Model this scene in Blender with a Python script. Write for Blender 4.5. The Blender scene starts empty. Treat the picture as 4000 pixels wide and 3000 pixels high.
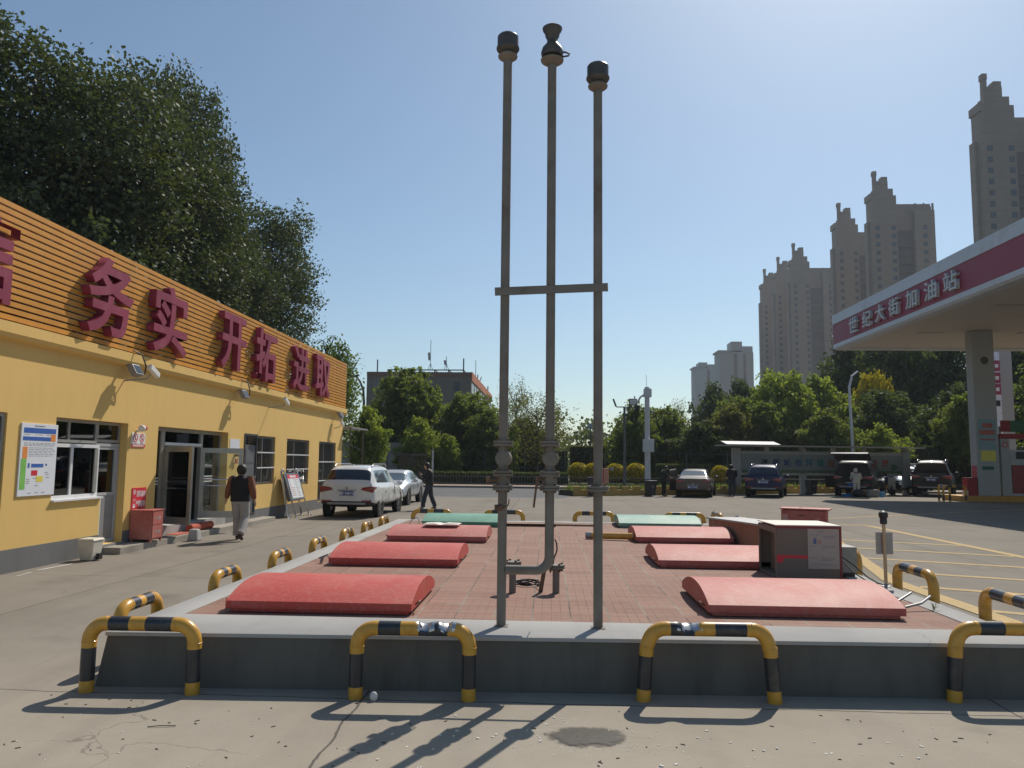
import bpy, bmesh, math, random
import numpy as np
from mathutils import Vector, Matrix, Quaternion
random.seed(7)
SC = bpy.context.scene
COL = SC.collection
R = math.radians

# ---------------------------------------------------------------- camera, sky, sun, exposure
camd = bpy.data.cameras.new('camera')
cam = bpy.data.objects.new('camera', camd)
COL.objects.link(cam)
camd.sensor_fit = 'HORIZONTAL'
camd.sensor_width = 36.0
camd.lens = 3005.0 / 4000.0 * 36.0
camd.clip_start = 0.05
camd.clip_end = 4000
_d = Vector(((2142 - 2000) / 3005.0, (1803 - 1500) / 3005.0, 1.0)).normalized()     # world Y seen from the camera (x right, y down, z ahead)
_r = R(0.35)
_u = Vector((math.sin(_r), -math.cos(_r), 0.0))
_u = (_u - _d * _u.dot(_d)).normalized()
_x = _d.cross(_u)
_m = Matrix((_x, _d, _u))                                # camera axes -> world axes
right, down, fwd = _m @ Vector((1, 0, 0)), _m @ Vector((0, 1, 0)), _m @ Vector((0, 0, 1))
cam.matrix_world = Matrix.Translation((0, 0, 1.72)) @ Matrix((right, -down, -fwd)).transposed().to_4x4()
SC.camera = cam

SUN_DIR = Vector((-0.385, -0.851, -1.0)).normalized()   # the way the light travels
SUN_EL = math.asin(-SUN_DIR.z)
SUN_AZ = math.atan2(-SUN_DIR.x, -SUN_DIR.y)
world = bpy.data.worlds.new('World')
SC.world = world
world.use_nodes = True
wn = world.node_tree
sky = wn.nodes.new('ShaderNodeTexSky')
sky.sky_type = 'NISHITA'
sky.sun_disc = False
sky.sun_elevation = SUN_EL
sky.sun_rotation = SUN_AZ
sky.altitude = 60
sky.air_density = 1.0
sky.dust_density = 0.8
sky.ozone_density = 2.0
bg = wn.nodes['Background']
bg.inputs['Strength'].default_value = 0.095
tint = wn.nodes.new('ShaderNodeMix'); tint.data_type = 'RGBA'; tint.blend_type = 'MULTIPLY'
tint.inputs[0].default_value = 1.0; tint.inputs[7].default_value = (0.97, 1.07, 1.06, 1)
wn.links.new(sky.outputs['Color'], tint.inputs[6])
wn.links.new(tint.outputs[2], bg.inputs['Color'])
sund = bpy.data.lights.new('sun', 'SUN')
sund.energy = 4.6
sund.angle = R(0.5)
sund.color = (1.0, 0.93, 0.82)
sun = bpy.data.objects.new('sun', sund)
COL.objects.link(sun)
sun.rotation_mode = 'QUATERNION'
sun.rotation_quaternion = SUN_DIR.to_track_quat('-Z', 'Y')
sun.location = (10, 20, 40)
SC.view_settings.view_transform = 'Standard'
SC.view_settings.look = 'None'
SC.view_settings.gamma = 1.0
SC.view_settings.use_curve_mapping = False
SC.view_settings.exposure = 0.0
SC.cycles.max_bounces = 8
SC.cycles.transparent_max_bounces = 12
SC.cycles.volume_bounces = 0

# ---------------------------------------------------------------- material helpers
def _node(t, kind, **kw):
    n = t.nodes.new(kind)
    for k, v in kw.items():
        if k.startswith('_'):
            setattr(n, k[1:], v)
            continue
        key = int(k[1:]) if k[0] == 'i' and k[1:].isdigit() else k.replace('__', ' ')
        s = n.inputs[key]
        if hasattr(v, 'is_output'):
            t.links.new(v, s)
        else:
            s.default_value = v
    return n

def c4(c):
    return (c[0], c[1], c[2], 1.0)

def math_(t, op, a, b=0.0, c=None):
    n = t.nodes.new('ShaderNodeMath')
    n.operation = op
    for i, v in enumerate((a, b, c)):
        if v is None:
            continue
        if hasattr(v, 'is_output'):
            t.links.new(v, n.inputs[i])
        else:
            n.inputs[i].default_value = v
    return n.outputs[0]

def mixc(t, fac, a, b, mode='MIX'):
    n = t.nodes.new('ShaderNodeMix')
    n.data_type = 'RGBA'
    n.blend_type = mode
    for s, v in ((n.inputs[0], fac), (n.inputs[6], a), (n.inputs[7], b)):
        if hasattr(v, 'is_output'):
            t.links.new(v, s)
        elif isinstance(v, (tuple, list)):
            s.default_value = c4(v)
        else:
            s.default_value = v
    return n.outputs[2]

def noise(t, vec, scale, detail=4.0, rough=0.55):
    return _node(t, 'ShaderNodeTexNoise', Vector=vec, Scale=scale, Detail=detail, Roughness=rough).outputs[0]

def ramp(t, fac, lo, hi):
    n = t.nodes.new('ShaderNodeMapRange')
    t.links.new(fac, n.inputs[0])
    n.inputs[1].default_value = lo
    n.inputs[2].default_value = hi
    n.clamp = True
    return n.outputs[0]

def base(name):
    m = bpy.data.materials.new(name)
    m.use_nodes = True
    t = m.node_tree
    b = t.nodes['Principled BSDF']
    co = t.nodes.new('ShaderNodeTexCoord').outputs['Object']
    return m, t, b, co

def bumpit(t, b, h, strength, dist=0.01):
    n = _node(t, 'ShaderNodeBump', Strength=strength, Distance=dist, Height=h)
    t.links.new(n.outputs[0], b.inputs['Normal'])

def M(name, rgb, rough=0.6, metal=0.0, var=0.15, scale=6.0, dirt=None, dirtscale=2.0, bump=0.0, bscale=60.0, coat=0.0, spec=0.5):
    m, t, b, co = base(name)
    n = noise(t, co, scale)
    lo = tuple(c * (1 - var) for c in rgb)
    hi = tuple(min(1, c * (1 + var)) for c in rgb)
    col = mixc(t, ramp(t, n, 0.3, 0.7), lo, hi)
    if dirt:
        dn = noise(t, co, dirtscale, 6.0, 0.65)
        col = mixc(t, ramp(t, dn, 0.52, 0.75), col, dirt)
    t.links.new(col, b.inputs['Base Color'])
    rr = _node(t, 'ShaderNodeMapRange', i0=n, i3=max(0.02, rough - 0.08), i4=min(1, rough + 0.08)).outputs[0]
    t.links.new(rr, b.inputs['Roughness'])
    b.inputs['Metallic'].default_value = metal
    b.inputs['Specular IOR Level'].default_value = spec
    b.inputs['Coat Weight'].default_value = coat
    b.inputs['Coat Roughness'].default_value = 0.04
    if bump:
        bumpit(t, b, noise(t, co, bscale, 5.0), bump)
    return m

def add_lines(m, axis, period, width, rgb, amt=0.6):
    """thin joint lines across an object axis, worked into a material's colour"""
    t = m.node_tree
    b = t.nodes['Principled BSDF']
    co = t.nodes.new('ShaderNodeTexCoord').outputs['Object']
    src = b.inputs['Base Color'].links[0].from_socket
    s = _node(t, 'ShaderNodeSeparateXYZ', Vector=co).outputs[axis]
    fr = math_(t, 'FRACT', math_(t, 'ADD', math_(t, 'DIVIDE', s, period), 100.37))
    k = math_(t, 'LESS_THAN', fr, width / period)
    t.links.new(mixc(t, math_(t, 'MULTIPLY', k, amt), src, rgb), b.inputs['Base Color'])
    return m

def weather(m, fade, scratch=(0.2, 0.1, 0.08), speck=(0.6, 0.56, 0.5)):
    """old outdoor paint: bleached clouds, fine scratches, dust and droppings"""
    t = m.node_tree
    b = t.nodes['Principled BSDF']
    co = t.nodes.new('ShaderNodeTexCoord').outputs['Object']
    inf = t.nodes.new('ShaderNodeObjectInfo').outputs['Random']
    off = _node(t, 'ShaderNodeCombineXYZ', X=math_(t, 'MULTIPLY', inf, 30.0), Y=math_(t, 'MULTIPLY', inf, 17.0))
    v = _node(t, 'ShaderNodeVectorMath', _operation='ADD', i0=co, i1=off.outputs[0]).outputs[0]
    col = b.inputs['Base Color'].links[0].from_socket
    n1 = noise(t, v, 1.4, 7.0, 0.65)
    col = mixc(t, math_(t, 'MULTIPLY', ramp(t, n1, 0.42, 0.75), 0.55), col, fade)
    mp = _node(t, 'ShaderNodeMapping', Vector=v, Rotation=(0, 0, 0.5), Scale=(3.0, 40.0, 8.0))
    n2 = noise(t, mp.outputs[0], 1.5, 5.0, 0.7)
    col = mixc(t, math_(t, 'MULTIPLY', ramp(t, n2, 0.66, 0.74), 0.35), col, scratch)
    n4 = noise(t, v, 22.0, 6.0, 0.7)
    col = mixc(t, math_(t, 'MULTIPLY', ramp(t, n4, 0.5, 0.8), 0.22), col, speck)
    vo = _node(t, 'ShaderNodeTexVoronoi', Vector=v, Scale=5.0)
    sp = math_(t, 'LESS_THAN', vo.outputs['Distance'], math_(t, 'MULTIPLY', ramp(t, noise(t, v, 2.0, 3.0), 0.5, 0.75), 0.11))
    col = mixc(t, math_(t, 'MULTIPLY', sp, 0.8), col, speck)
    t.links.new(col, b.inputs['Base Color'])
    bumpit(t, b, n4, 0.12, 0.004)
    return m

def glass(name, tint=(0.75, 0.8, 0.8), refl=0.12, rough=0.02):
    m = bpy.data.materials.new(name)
    m.use_nodes = True
    t = m.node_tree
    t.nodes.remove(t.nodes['Principled BSDF'])
    tr = _node(t, 'ShaderNodeBsdfTransparent', Color=c4(tint))
    gl = _node(t, 'ShaderNodeBsdfGlossy', Color=(1, 1, 1, 1), Roughness=rough)
    lw = _node(t, 'ShaderNodeFresnel', IOR=1.5)
    mx = _node(t, 'ShaderNodeMixShader', i0=math_(t, 'ADD', lw.outputs[0], refl - 0.04), i1=tr.outputs[0], i2=gl.outputs[0])
    t.links.new(mx.outputs[0], t.nodes['Material Output'].inputs[0])
    return m

def leafmat(name, c1, c2, trans=0.35, rough=0.45, spec=0.35):
    m, t, b, co = base(name)
    n = noise(t, co, 1.1, 3.0)
    n2 = noise(t, co, 9.0, 2.0)
    col = mixc(t, ramp(t, n, 0.3, 0.7), c1, c2)
    col = mixc(t, math_(t, 'MULTIPLY', ramp(t, n2, 0.35, 0.75), 0.6), col, tuple(min(1, c * 1.7) for c in c2))
    t.links.new(col, b.inputs['Base Color'])
    b.inputs['Roughness'].default_value = rough
    b.inputs['Specular IOR Level'].default_value = spec
    tr = t.nodes.new('ShaderNodeBsdfTranslucent')
    t.links.new(mixc(t, 1.0, col, (1.5, 1.5, 0.5), 'MULTIPLY'), tr.inputs[0])
    mx = _node(t, 'ShaderNodeMixShader', i0=trans, i1=b.outputs[0], i2=tr.outputs[0])
    t.links.new(mx.outputs[0], t.nodes['Material Output'].inputs[0])
    return m

# ---------------------------------------------------------------- mesh helpers
class MB:
    def __init__(self):
        self.v, self.f, self.m = [], [], []
        self.mi = 0
    def face(self, idx):
        self.f.append(tuple(idx)); self.m.append(self.mi)
    def poly(self, pts):
        k = len(self.v); self.v += [tuple(p) for p in pts]; self.face(range(k, k + len(pts)))
    def box(self, x0, x1, y0, y1, z0, z1):
        k = len(self.v)
        self.v += [(x0, y0, z0), (x1, y0, z0), (x1, y1, z0), (x0, y1, z0), (x0, y0, z1), (x1, y0, z1), (x1, y1, z1), (x0, y1, z1)]
        for q in ((0, 3, 2, 1), (4, 5, 6, 7), (0, 1, 5, 4), (1, 2, 6, 5), (2, 3, 7, 6), (3, 0, 4, 7)):
            self.face([k + i for i in q])
        return self
    def obox(self, c, ax, ay, az):
        c, ax, ay, az = Vector(c), Vector(ax), Vector(ay), Vector(az)
        k = len(self.v)
        for sz in (-1, 1):
            for sx, sy in ((-1, -1), (1, -1), (1, 1), (-1, 1)):
                self.v.append(tuple(c + ax * sx + ay * sy + az * sz))
        for q in ((0, 3, 2, 1), (4, 5, 6, 7), (0, 1, 5, 4), (1, 2, 6, 5), (2, 3, 7, 6), (3, 0, 4, 7)):
            self.face([k + i for i in q])
        return self
    def tube(self, pts, r, n=10, cap=True, mats=None):
        pts = [Vector(p) for p in pts]
        rs = r if isinstance(r, (list, tuple)) else [r] * len(pts)
        k0 = len(self.v)
        ref = None
        for i, p in enumerate(pts):
            a = pts[max(i - 1, 0)]; b = pts[min(i + 1, len(pts) - 1)]
            d = (b - a)
            d = d.normalized() if d.length > 1e-9 else Vector((0, 0, 1))
            if ref is None:
                ref = d.orthogonal().normalized()
            ref = (ref - d * ref.dot(d))
            ref = ref.normalized() if ref.length > 1e-6 else d.orthogonal().normalized()
            s = d.cross(ref)
            for j in range(n):
                a_ = 2 * math.pi * j / n
                self.v.append(tuple(p + (ref * math.cos(a_) + s * math.sin(a_)) * rs[i]))
        for i in range(len(pts) - 1):
            if mats:
                self.mi = mats[i]
            for j in range(n):
                self.face((k0 + i * n + j, k0 + i * n + (j + 1) % n, k0 + (i + 1) * n + (j + 1) % n, k0 + (i + 1) * n + j))
        if cap:
            self.face([k0 + j for j in range(n)][::-1])
            self.face([k0 + (len(pts) - 1) * n + j for j in range(n)])
        return self
    def lathe(self, prof, o=(0, 0, 0), ax=(0, 0, 1), n=20, ring=None):
        if ring is None:
            ring = len(prof) == 4 and prof[0][0] == prof[1][0] and prof[2][0] == prof[3][0] and prof[0][0] > prof[2][0] and prof[0][1] == prof[3][1]
        ax = Vector(ax).normalized(); o = Vector(o)
        e1 = ax.orthogonal().normalized(); e2 = ax.cross(e1)
        k0 = len(self.v)
        for r_, h in prof:
            for j in range(n):
                a = 2 * math.pi * j / n
                self.v.append(tuple(o + ax * h + (e1 * math.cos(a) + e2 * math.sin(a)) * max(r_, 1e-4)))
        for i in range(len(prof) - 1):
            for j in range(n):
                self.face((k0 + i * n + j, k0 + i * n + (j + 1) % n, k0 + (i + 1) * n + (j + 1) % n, k0 + (i + 1) * n + j))
        if ring:
            l = (len(prof) - 1) * n
            for j in range(n):
                self.face((k0 + l + j, k0 + l + (j + 1) % n, k0 + (j + 1) % n, k0 + j))
            return self
        self.face([k0 + j for j in range(n)][::-1])
        self.face([k0 + (len(prof) - 1) * n + j for j in range(n)])
        return self
    def loft(self, rings, n=18):
        """closed body through level ellipses (centre, rx, ry)"""
        k0 = len(self.v)
        for c, rx, ry in rings:
            for j in range(n):
                a = 2 * math.pi * j / n
                ca, sa = math.cos(a), math.sin(a)
                self.v.append((c[0] + rx * math.copysign(abs(ca) ** 0.8, ca), c[1] + ry * math.copysign(abs(sa) ** 0.8, sa), c[2]))
        for i in range(len(rings) - 1):
            for j in range(n):
                self.face((k0 + i * n + j, k0 + i * n + (j + 1) % n, k0 + (i + 1) * n + (j + 1) % n, k0 + (i + 1) * n + j))
        self.face([k0 + j for j in range(n)][::-1])
        self.face([k0 + (len(rings) - 1) * n + j for j in range(n)])
        return self
    def prism(self, poly, o, e1, e2, e3):
        """polygon (a, b) in the plane e1, e2 at o, extruded by the vector e3"""
        o, e1, e2, e3 = Vector(o), Vector(e1), Vector(e2), Vector(e3)
        n = len(poly); k = len(self.v)
        for s in (0, 1):
            for a, b in poly:
                self.v.append(tuple(o + e1 * a + e2 * b + e3 * s))
        self.face([k + i for i in range(n)][::-1])
        self.face([k + n + i for i in range(n)])
        for i in range(n):
            self.face((k + i, k + (i + 1) % n, k + n + (i + 1) % n, k + n + i))
        return self
    def sphere(self, c, rx, ry=None, rz=None, n=16, m=10):
        ry = rx if ry is None else ry; rz = rx if rz is None else rz
        c = Vector(c); k0 = len(self.v)
        for i in range(m + 1):
            th = math.pi * i / m
            for j in range(n):
                ph = 2 * math.pi * j / n
                self.v.append((c.x + rx * max(math.sin(th), 1e-3) * math.cos(ph), c.y + ry * max(math.sin(th), 1e-3) * math.sin(ph), c.z - rz * math.cos(th)))
        for i in range(m):
            for j in range(n):
                self.face((k0 + i * n + j, k0 + i * n + (j + 1) % n, k0 + (i + 1) * n + (j + 1) % n, k0 + (i + 1) * n + j))
        return self
    def mesh(self, name, o=(0, 0, 0), smooth=None, bevel=0.0, seg=2):
        me = bpy.data.meshes.new(name)
        o = Vector(o)
        me.from_pydata([tuple(Vector(v) - o) for v in self.v], [], self.f)
        me.polygons.foreach_set('material_index', self.m)
        bm = bmesh.new(); bm.from_mesh(me)
        if bevel:
            bmesh.ops.remove_doubles(bm, verts=bm.verts, dist=1e-5)
        bmesh.ops.recalc_face_normals(bm, faces=bm.faces)
        if bevel:
            es = [e for e in bm.edges if len(e.link_faces) == 2 and e.calc_face_angle(0) > 0.6]
            bmesh.ops.bevel(bm, geom=es, offset=bevel, segments=seg, profile=0.6, affect='EDGES', clamp_overlap=True)
        if smooth is not None:
            for f in bm.faces:
                f.smooth = True
            for e in bm.edges:
                if len(e.link_faces) == 2 and e.calc_face_angle(0) > smooth:
                    e.smooth = False
        bm.to_mesh(me); bm.free(); me.update()
        return me

def link(name, data, mats, parent=None, loc=(0, 0, 0)):
    o = bpy.data.objects.new(name, data)
    COL.objects.link(o)
    for m in (mats if isinstance(mats, (list, tuple)) else [mats]):
        data.materials.append(m)
    if parent:
        o.parent = parent
    o.location = loc
    return o

def part(parent, name, mb, mats, smooth=None, bevel=0.0, world=True, loc=None, label=None):
    """one mesh under a thing (or under a part); world=True: its coordinates are world ones"""
    org = Vector((0, 0, 0))
    if world:
        p = parent
        while p is not None:
            org = org + Vector(p.location); p = p.parent
    if loc is not None:
        org = org + Vector(loc)
    o = link(name, mb.mesh(name, org, smooth, bevel), mats, parent, loc or (0, 0, 0))
    if label:
        o['label'] = label
    return o

def thing(name, label, cat, loc=(0, 0, 0), rz=0.0, group=None):
    o = bpy.data.objects.new(name, None)
    COL.objects.link(o)
    o.empty_display_size = 0.2
    o.location = loc; o.rotation_euler = (0, 0, rz)
    o['label'] = label; o['category'] = cat
    if group:
        o['group'] = group
    return o

def solo(name, label, cat, mb, mats, loc=(0, 0, 0), rz=0.0, group=None, smooth=None, bevel=0.0, world=True):
    """a thing that is one mesh"""
    o = link(name, mb.mesh(name, loc if world else (0, 0, 0), smooth, bevel), mats, None, loc)
    o.rotation_euler = (0, 0, rz)
    o['label'] = label; o['category'] = cat
    if group:
        o['group'] = group
    return o

def struct(name, mb, mats, kind='structure', **kw):
    o = link(name, mb.mesh(name, (0, 0, 0), **kw), mats)
    o['kind'] = kind
    return o

def dup(root, loc, rz=0.0, label=None, group=None, scale=None):
    r = root.copy(); COL.objects.link(r)
    r.location = loc; r.rotation_euler = (0, 0, rz)
    if scale is not None:
        r.scale = scale if isinstance(scale, (tuple, list)) else (scale,) * 3
    if label:
        r['label'] = label
    if group:
        r['group'] = group
    for ch in list(root.children):
        c = ch.copy(); COL.objects.link(c); c.parent = r
        for g in list(ch.children):
            d = g.copy(); COL.objects.link(d); d.parent = c
    return r

def evalmesh(o):
    dg = bpy.context.evaluated_depsgraph_get()
    me = bpy.data.meshes.new_from_object(o.evaluated_get(dg))
    return me

def textmesh(s, bold=0.0, extrude=0.5, res=3):
    c = bpy.data.curves.new('lettering', 'FONT')
    c.body = s; c.size = 1.0; c.extrude = extrude; c.offset = bold; c.resolution_u = res
    c.align_x = 'CENTER'
    o = bpy.data.objects.new('lettering', c); COL.objects.link(o)
    me = evalmesh(o)
    bpy.data.objects.remove(o); bpy.data.curves.remove(c)
    return me

def text(parent, name, s, mat, o, e1, e2, w, h, depth, bold=0.0, loc=None, fit=True):
    """lettering that fills w x h with its lower left corner at o (world), proud by depth along e1 x e2"""
    me = textmesh(s, bold)
    me.name = name
    n = len(me.vertices)
    co = np.empty(n * 3); me.vertices.foreach_get('co', co); co = co.reshape(-1, 3)
    mn, mx = co.min(0), co.max(0)
    sx = w / (mx[0] - mn[0]); sy = h / (mx[1] - mn[1])
    if not fit:
        sx = sy = min(sx, sy)
    e1, e2 = np.array(e1, float), np.array(e2, float); e3 = np.cross(e1, e2)
    org = np.zeros(3); p = parent
    while p is not None:
        org += np.array(p.location); p = p.parent
    q = np.array(o, float) - org + np.outer((co[:, 0] - mn[0]) * sx, e1) + np.outer((co[:, 1] - mn[1]) * sy, e2) + np.outer((co[:, 2] - mn[2]) / (mx[2] - mn[2]) * depth, e3)
    me.vertices.foreach_set('co', q.reshape(-1)); me.update()
    me.materials.clear()
    return link(name, me, mat, parent)

def arc(c, a, b, r, n=6):
    """quarter bend from c+a*r to c+b*r round c"""
    return [Vector(c) + (Vector(a) * math.cos(t) + Vector(b) * math.sin(t)) * r for t in [math.pi / 2 * i / n for i in range(n + 1)]]
# ---------------------------------------------------------------- materials of the setting
def concrete(name, c1, c2, jointx=None, jointy=None, stain=True, rough=0.85, pale=None):
    m, t, b, co = base(name)
    n1 = noise(t, co, 0.35, 6.0, 0.6)
    n2 = noise(t, co, 2.3, 8.0, 0.7)
    n3 = noise(t, co, 90.0, 3.0, 0.6)
    col = mixc(t, ramp(t, n1, 0.32, 0.68), c1, c2)
    col = mixc(t, math_(t, 'MULTIPLY', ramp(t, n2, 0.45, 0.8), 0.4), col, tuple(c * 0.72 for c in c1))
    col = mixc(t, math_(t, 'MULTIPLY', ramp(t, n3, 0.35, 0.75), 0.28), col, tuple(c * 1.25 for c in c2))
    # long tyre-worn streaks
    mp = _node(t, 'ShaderNodeMapping', Vector=co, Scale=(1.6, 0.07, 1.0))
    n4 = noise(t, mp.outputs[0], 1.0, 5.0, 0.6)
    col = mixc(t, math_(t, 'MULTIPLY', ramp(t, n4, 0.5, 0.75), 0.35), col, tuple(c * 0.7 for c in c1))
    if pale:
        # paler concrete towards the near side, with a noisy edge
        sp_ = _node(t, 'ShaderNodeSeparateXYZ', Vector=co)
        yy = math_(t, 'ADD', sp_.outputs[1], math_(t, 'MULTIPLY', math_(t, 'SUBTRACT', n1, 0.5), 3.0))
        yy = math_(t, 'ADD', yy, math_(t, 'MULTIPLY', sp_.outputs[0], -0.12))
        col = mixc(t, math_(t, 'MULTIPLY', math_(t, 'SUBTRACT', 1.0, ramp(t, yy, 4.6, 8.5)), 1.0), col, mixc(t, 1.0, col, pale, 'MULTIPLY'))
    # dark specks
    vo = _node(t, 'ShaderNodeTexVoronoi', Vector=co, Scale=7.0)
    sp = math_(t, 'LESS_THAN', vo.outputs['Distance'], math_(t, 'MULTIPLY', ramp(t, n2, 0.5, 0.8), 0.07))
    col = mixc(t, math_(t, 'MULTIPLY', sp, 0.55), col, (0.05, 0.045, 0.04))
    # cracks and oily blotches
    wv_ = _node(t, 'ShaderNodeVectorMath', _operation='ADD', i0=co, i1=_node(t, 'ShaderNodeTexNoise', Vector=co, Scale=1.3, Detail=5.0).outputs[1]).outputs[0]
    vc = _node(t, 'ShaderNodeTexVoronoi', _feature='DISTANCE_TO_EDGE', Vector=wv_, Scale=0.33)
    ck = math_(t, 'MULTIPLY', math_(t, 'LESS_THAN', vc.outputs['Distance'], 0.0016), ramp(t, noise(t, co, 0.5, 2.0), 0.5, 0.56))
    col = mixc(t, math_(t, 'MULTIPLY', ck, 0.38), col, (0.07, 0.06, 0.05))
    n6 = noise(t, co, 0.9, 4.0, 0.5)
    col = mixc(t, math_(t, 'MULTIPLY', ramp(t, n6, 0.60, 0.74), 0.45), col, tuple(c * 0.5 for c in c1))
    if stain:
        sep = _node(t, 'ShaderNodeSeparateXYZ', Vector=co)
        wob = math_(t, 'MULTIPLY', math_(t, 'SUBTRACT', noise(t, co, 1.7, 5.0), 0.5), 0.12)
        for ax, per, off in ((0, jointx, -1.33), (1, jointy, 27.3)):
            if per:
                u = math_(t, 'ADD', sep.outputs[ax], wob)
                fr = math_(t, 'FRACT', math_(t, 'ADD', math_(t, 'DIVIDE', math_(t, 'SUBTRACT', u, off), per), 0.5))
                ds = math_(t, 'MULTIPLY', math_(t, 'ABSOLUTE', math_(t, 'SUBTRACT', fr, 0.5)), per)
                col = mixc(t, math_(t, 'MULTIPLY', math_(t, 'LESS_THAN', ds, 0.009), 0.75), col, (0.06, 0.055, 0.05))
    t.links.new(col, b.inputs['Base Color'])
    b.inputs['Roughness'].default_value = rough
    b.inputs['Specular IOR Level'].default_value = 0.08
    bumpit(t, b, math_(t, 'ADD', math_(t, 'MULTIPLY', n3, 0.4), n2), 0.35, 0.01)
    return m

def brick(name, c1, c2, grout, w):
    m, t, b, co = base(name)
    br = _node(t, 'ShaderNodeTexBrick', _offset=0.0, Vector=co, Color1=c4(c1), Color2=c4(c2), Mortar=c4(grout), Scale=1.0)
    br.inputs['Brick Width'].default_value = w; br.inputs['Row Height'].default_value = w
    br.inputs['Mortar Size'].default_value = 0.009; br.inputs['Mortar Smooth'].default_value = 0.3
    fi = _node(t, 'ShaderNodeTexBrick', _offset=0.0, Vector=co, Color1=(1, 1, 1, 1), Color2=(0.93, 0.93, 0.93, 1), Mortar=(0.55, 0.5, 0.48, 1), Scale=1.0)
    fi.inputs['Brick Width'].default_value = w / 4; fi.inputs['Row Height'].default_value = w / 4
    fi.inputs['Mortar Size'].default_value = 0.004
    t.links.new(mixc(t, ramp(t, noise(t, co, 1.3, 4.0), 0.42, 0.58), (0.10, 0.06, 0.05), grout), br.inputs['Mortar'])
    wv = _node(t, 'ShaderNodeTexWave', _wave_type='RINGS', Vector=co, Scale=9.0, Distortion=7.0)
    n1 = noise(t, co, 0.8, 5.0); n2 = noise(t, co, 7.0, 6.0, 0.7); n3 = noise(t, co, 55.0, 3.0)
    col = mixc(t, ramp(t, n1, 0.35, 0.65), br.outputs[0], mixc(t, 1.0, br.outputs[0], fi.outputs[0], 'MULTIPLY'))
    col = mixc(t, math_(t, 'MULTIPLY', ramp(t, n2, 0.45, 0.75), 0.55), col, (0.24, 0.18, 0.13))
    col = mixc(t, math_(t, 'MULTIPLY', ramp(t, wv.outputs[1], 0.75, 1.0), 0.22), col, (0.10, 0.05, 0.04))
    col = mixc(t, math_(t, 'MULTIPLY', ramp(t, n3, 0.55, 0.75), 0.3), col, (0.42, 0.33, 0.26))
    t.links.new(col, b.inputs['Base Color'])
    b.inputs['Roughness'].default_value = 0.85
    bumpit(t, b, math_(t, 'ADD', br.outputs[1], math_(t, 'MULTIPLY', n3, -0.3)), -0.6, 0.008)
    return m

def stained(name, rgb, streak, rough=0.75, amt=0.5, zs=0.25):
    """paint or render with vertical run-down streaks"""
    m, t, b, co = base(name)
    mp = _node(t, 'ShaderNodeMapping', Vector=co, Scale=(2.5, 2.5, zs))
    n = noise(t, mp.outputs[0], 1.6, 7.0, 0.65)
    n2 = noise(t, co, 0.5, 3.0)
    n3 = noise(t, co, 45.0, 4.0)
    col = mixc(t, math_(t, 'MULTIPLY', ramp(t, n, 0.45, 0.8), amt), rgb, streak)
    col = mixc(t, math_(t, 'MULTIPLY', ramp(t, n2, 0.35, 0.7), 0.3), col, tuple(c * 0.85 for c in rgb))
    t.links.new(col, b.inputs['Base Color'])
    b.inputs['Roughness'].default_value = rough
    b.inputs['Specular IOR Level'].default_value = 0.3
    bumpit(t, b, n3, 0.25, 0.004)
    return m

m_ground = concrete('forecourt_concrete', (0.20, 0.178, 0.15), (0.25, 0.225, 0.19), 4.6, 5.4, pale=(1.5, 1.48, 1.42))
m_road = concrete('asphalt', (0.125, 0.125, 0.125), (0.155, 0.155, 0.155), None, None, False)
m_pave = M('pavement_brick', (0.30, 0.22, 0.17), 0.9, var=0.25, scale=3)
m_kerb = M('kerb_stone', (0.20, 0.19, 0.18), 0.9, var=0.2)
m_grass = leafmat('grass_green', (0.07, 0.11, 0.03), (0.10, 0.16, 0.04), 0.2)
m_soil = M('park_soil', (0.09, 0.08, 0.05), 0.95, var=0.4, scale=0.8, dirt=(0.06, 0.09, 0.03), dirtscale=1.0)
m_markyellow = M('marking_yellow', (0.50, 0.37, 0.19), 0.85, var=0.12, scale=12, dirt=(0.36, 0.30, 0.22), dirtscale=5, spec=0.1)
m_markwhite = M('marking_white', (0.5, 0.49, 0.46), 0.8, var=0.15, scale=12, dirt=(0.3, 0.28, 0.25), dirtscale=5)
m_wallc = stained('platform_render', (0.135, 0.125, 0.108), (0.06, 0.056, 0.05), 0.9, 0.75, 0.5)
m_cope = concrete('coping_screed', (0.36, 0.352, 0.335), (0.43, 0.422, 0.405), None, None, False)
m_brick = brick('terracotta_paver', (0.245, 0.115, 0.078), (0.305, 0.16, 0.115), (0.30, 0.265, 0.215), 0.33)
add_lines(m_brick, 1, 0.33, 0.012, (0.075, 0.045, 0.04), 0.6)
m_red = M('red_paint', (0.47, 0.06, 0.045), 0.6, var=0.07, scale=2.5, dirt=(0.48, 0.15, 0.115), dirtscale=1.2, spec=0.4)
m_redold = M('faded_red_paint', (0.43, 0.10, 0.08), 0.62, var=0.1, scale=2.5, dirt=(0.50, 0.23, 0.19), dirtscale=1.5, spec=0.4)
m_green = M('green_paint', (0.055, 0.24, 0.15), 0.55, var=0.08, scale=2.5, dirt=(0.16, 0.36, 0.26), dirtscale=1.5, coat=0.1)
m_greenold = M('faded_green_paint', (0.13, 0.32, 0.24), 0.6, var=0.08, scale=2.5, dirt=(0.40, 0.50, 0.42), dirtscale=2.5, coat=0.05)
for _m, _f in ((m_red, (0.44, 0.13, 0.10)), (m_redold, (0.46, 0.20, 0.165)), (m_green, (0.20, 0.38, 0.28)), (m_greenold, (0.36, 0.46, 0.38))): weather(_m, _f)
m_yel = M('rail_yellow', (0.60, 0.31, 0.035), 0.35, var=0.08, scale=8, dirt=(0.36, 0.17, 0.03), dirtscale=6, coat=0.25)
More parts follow.
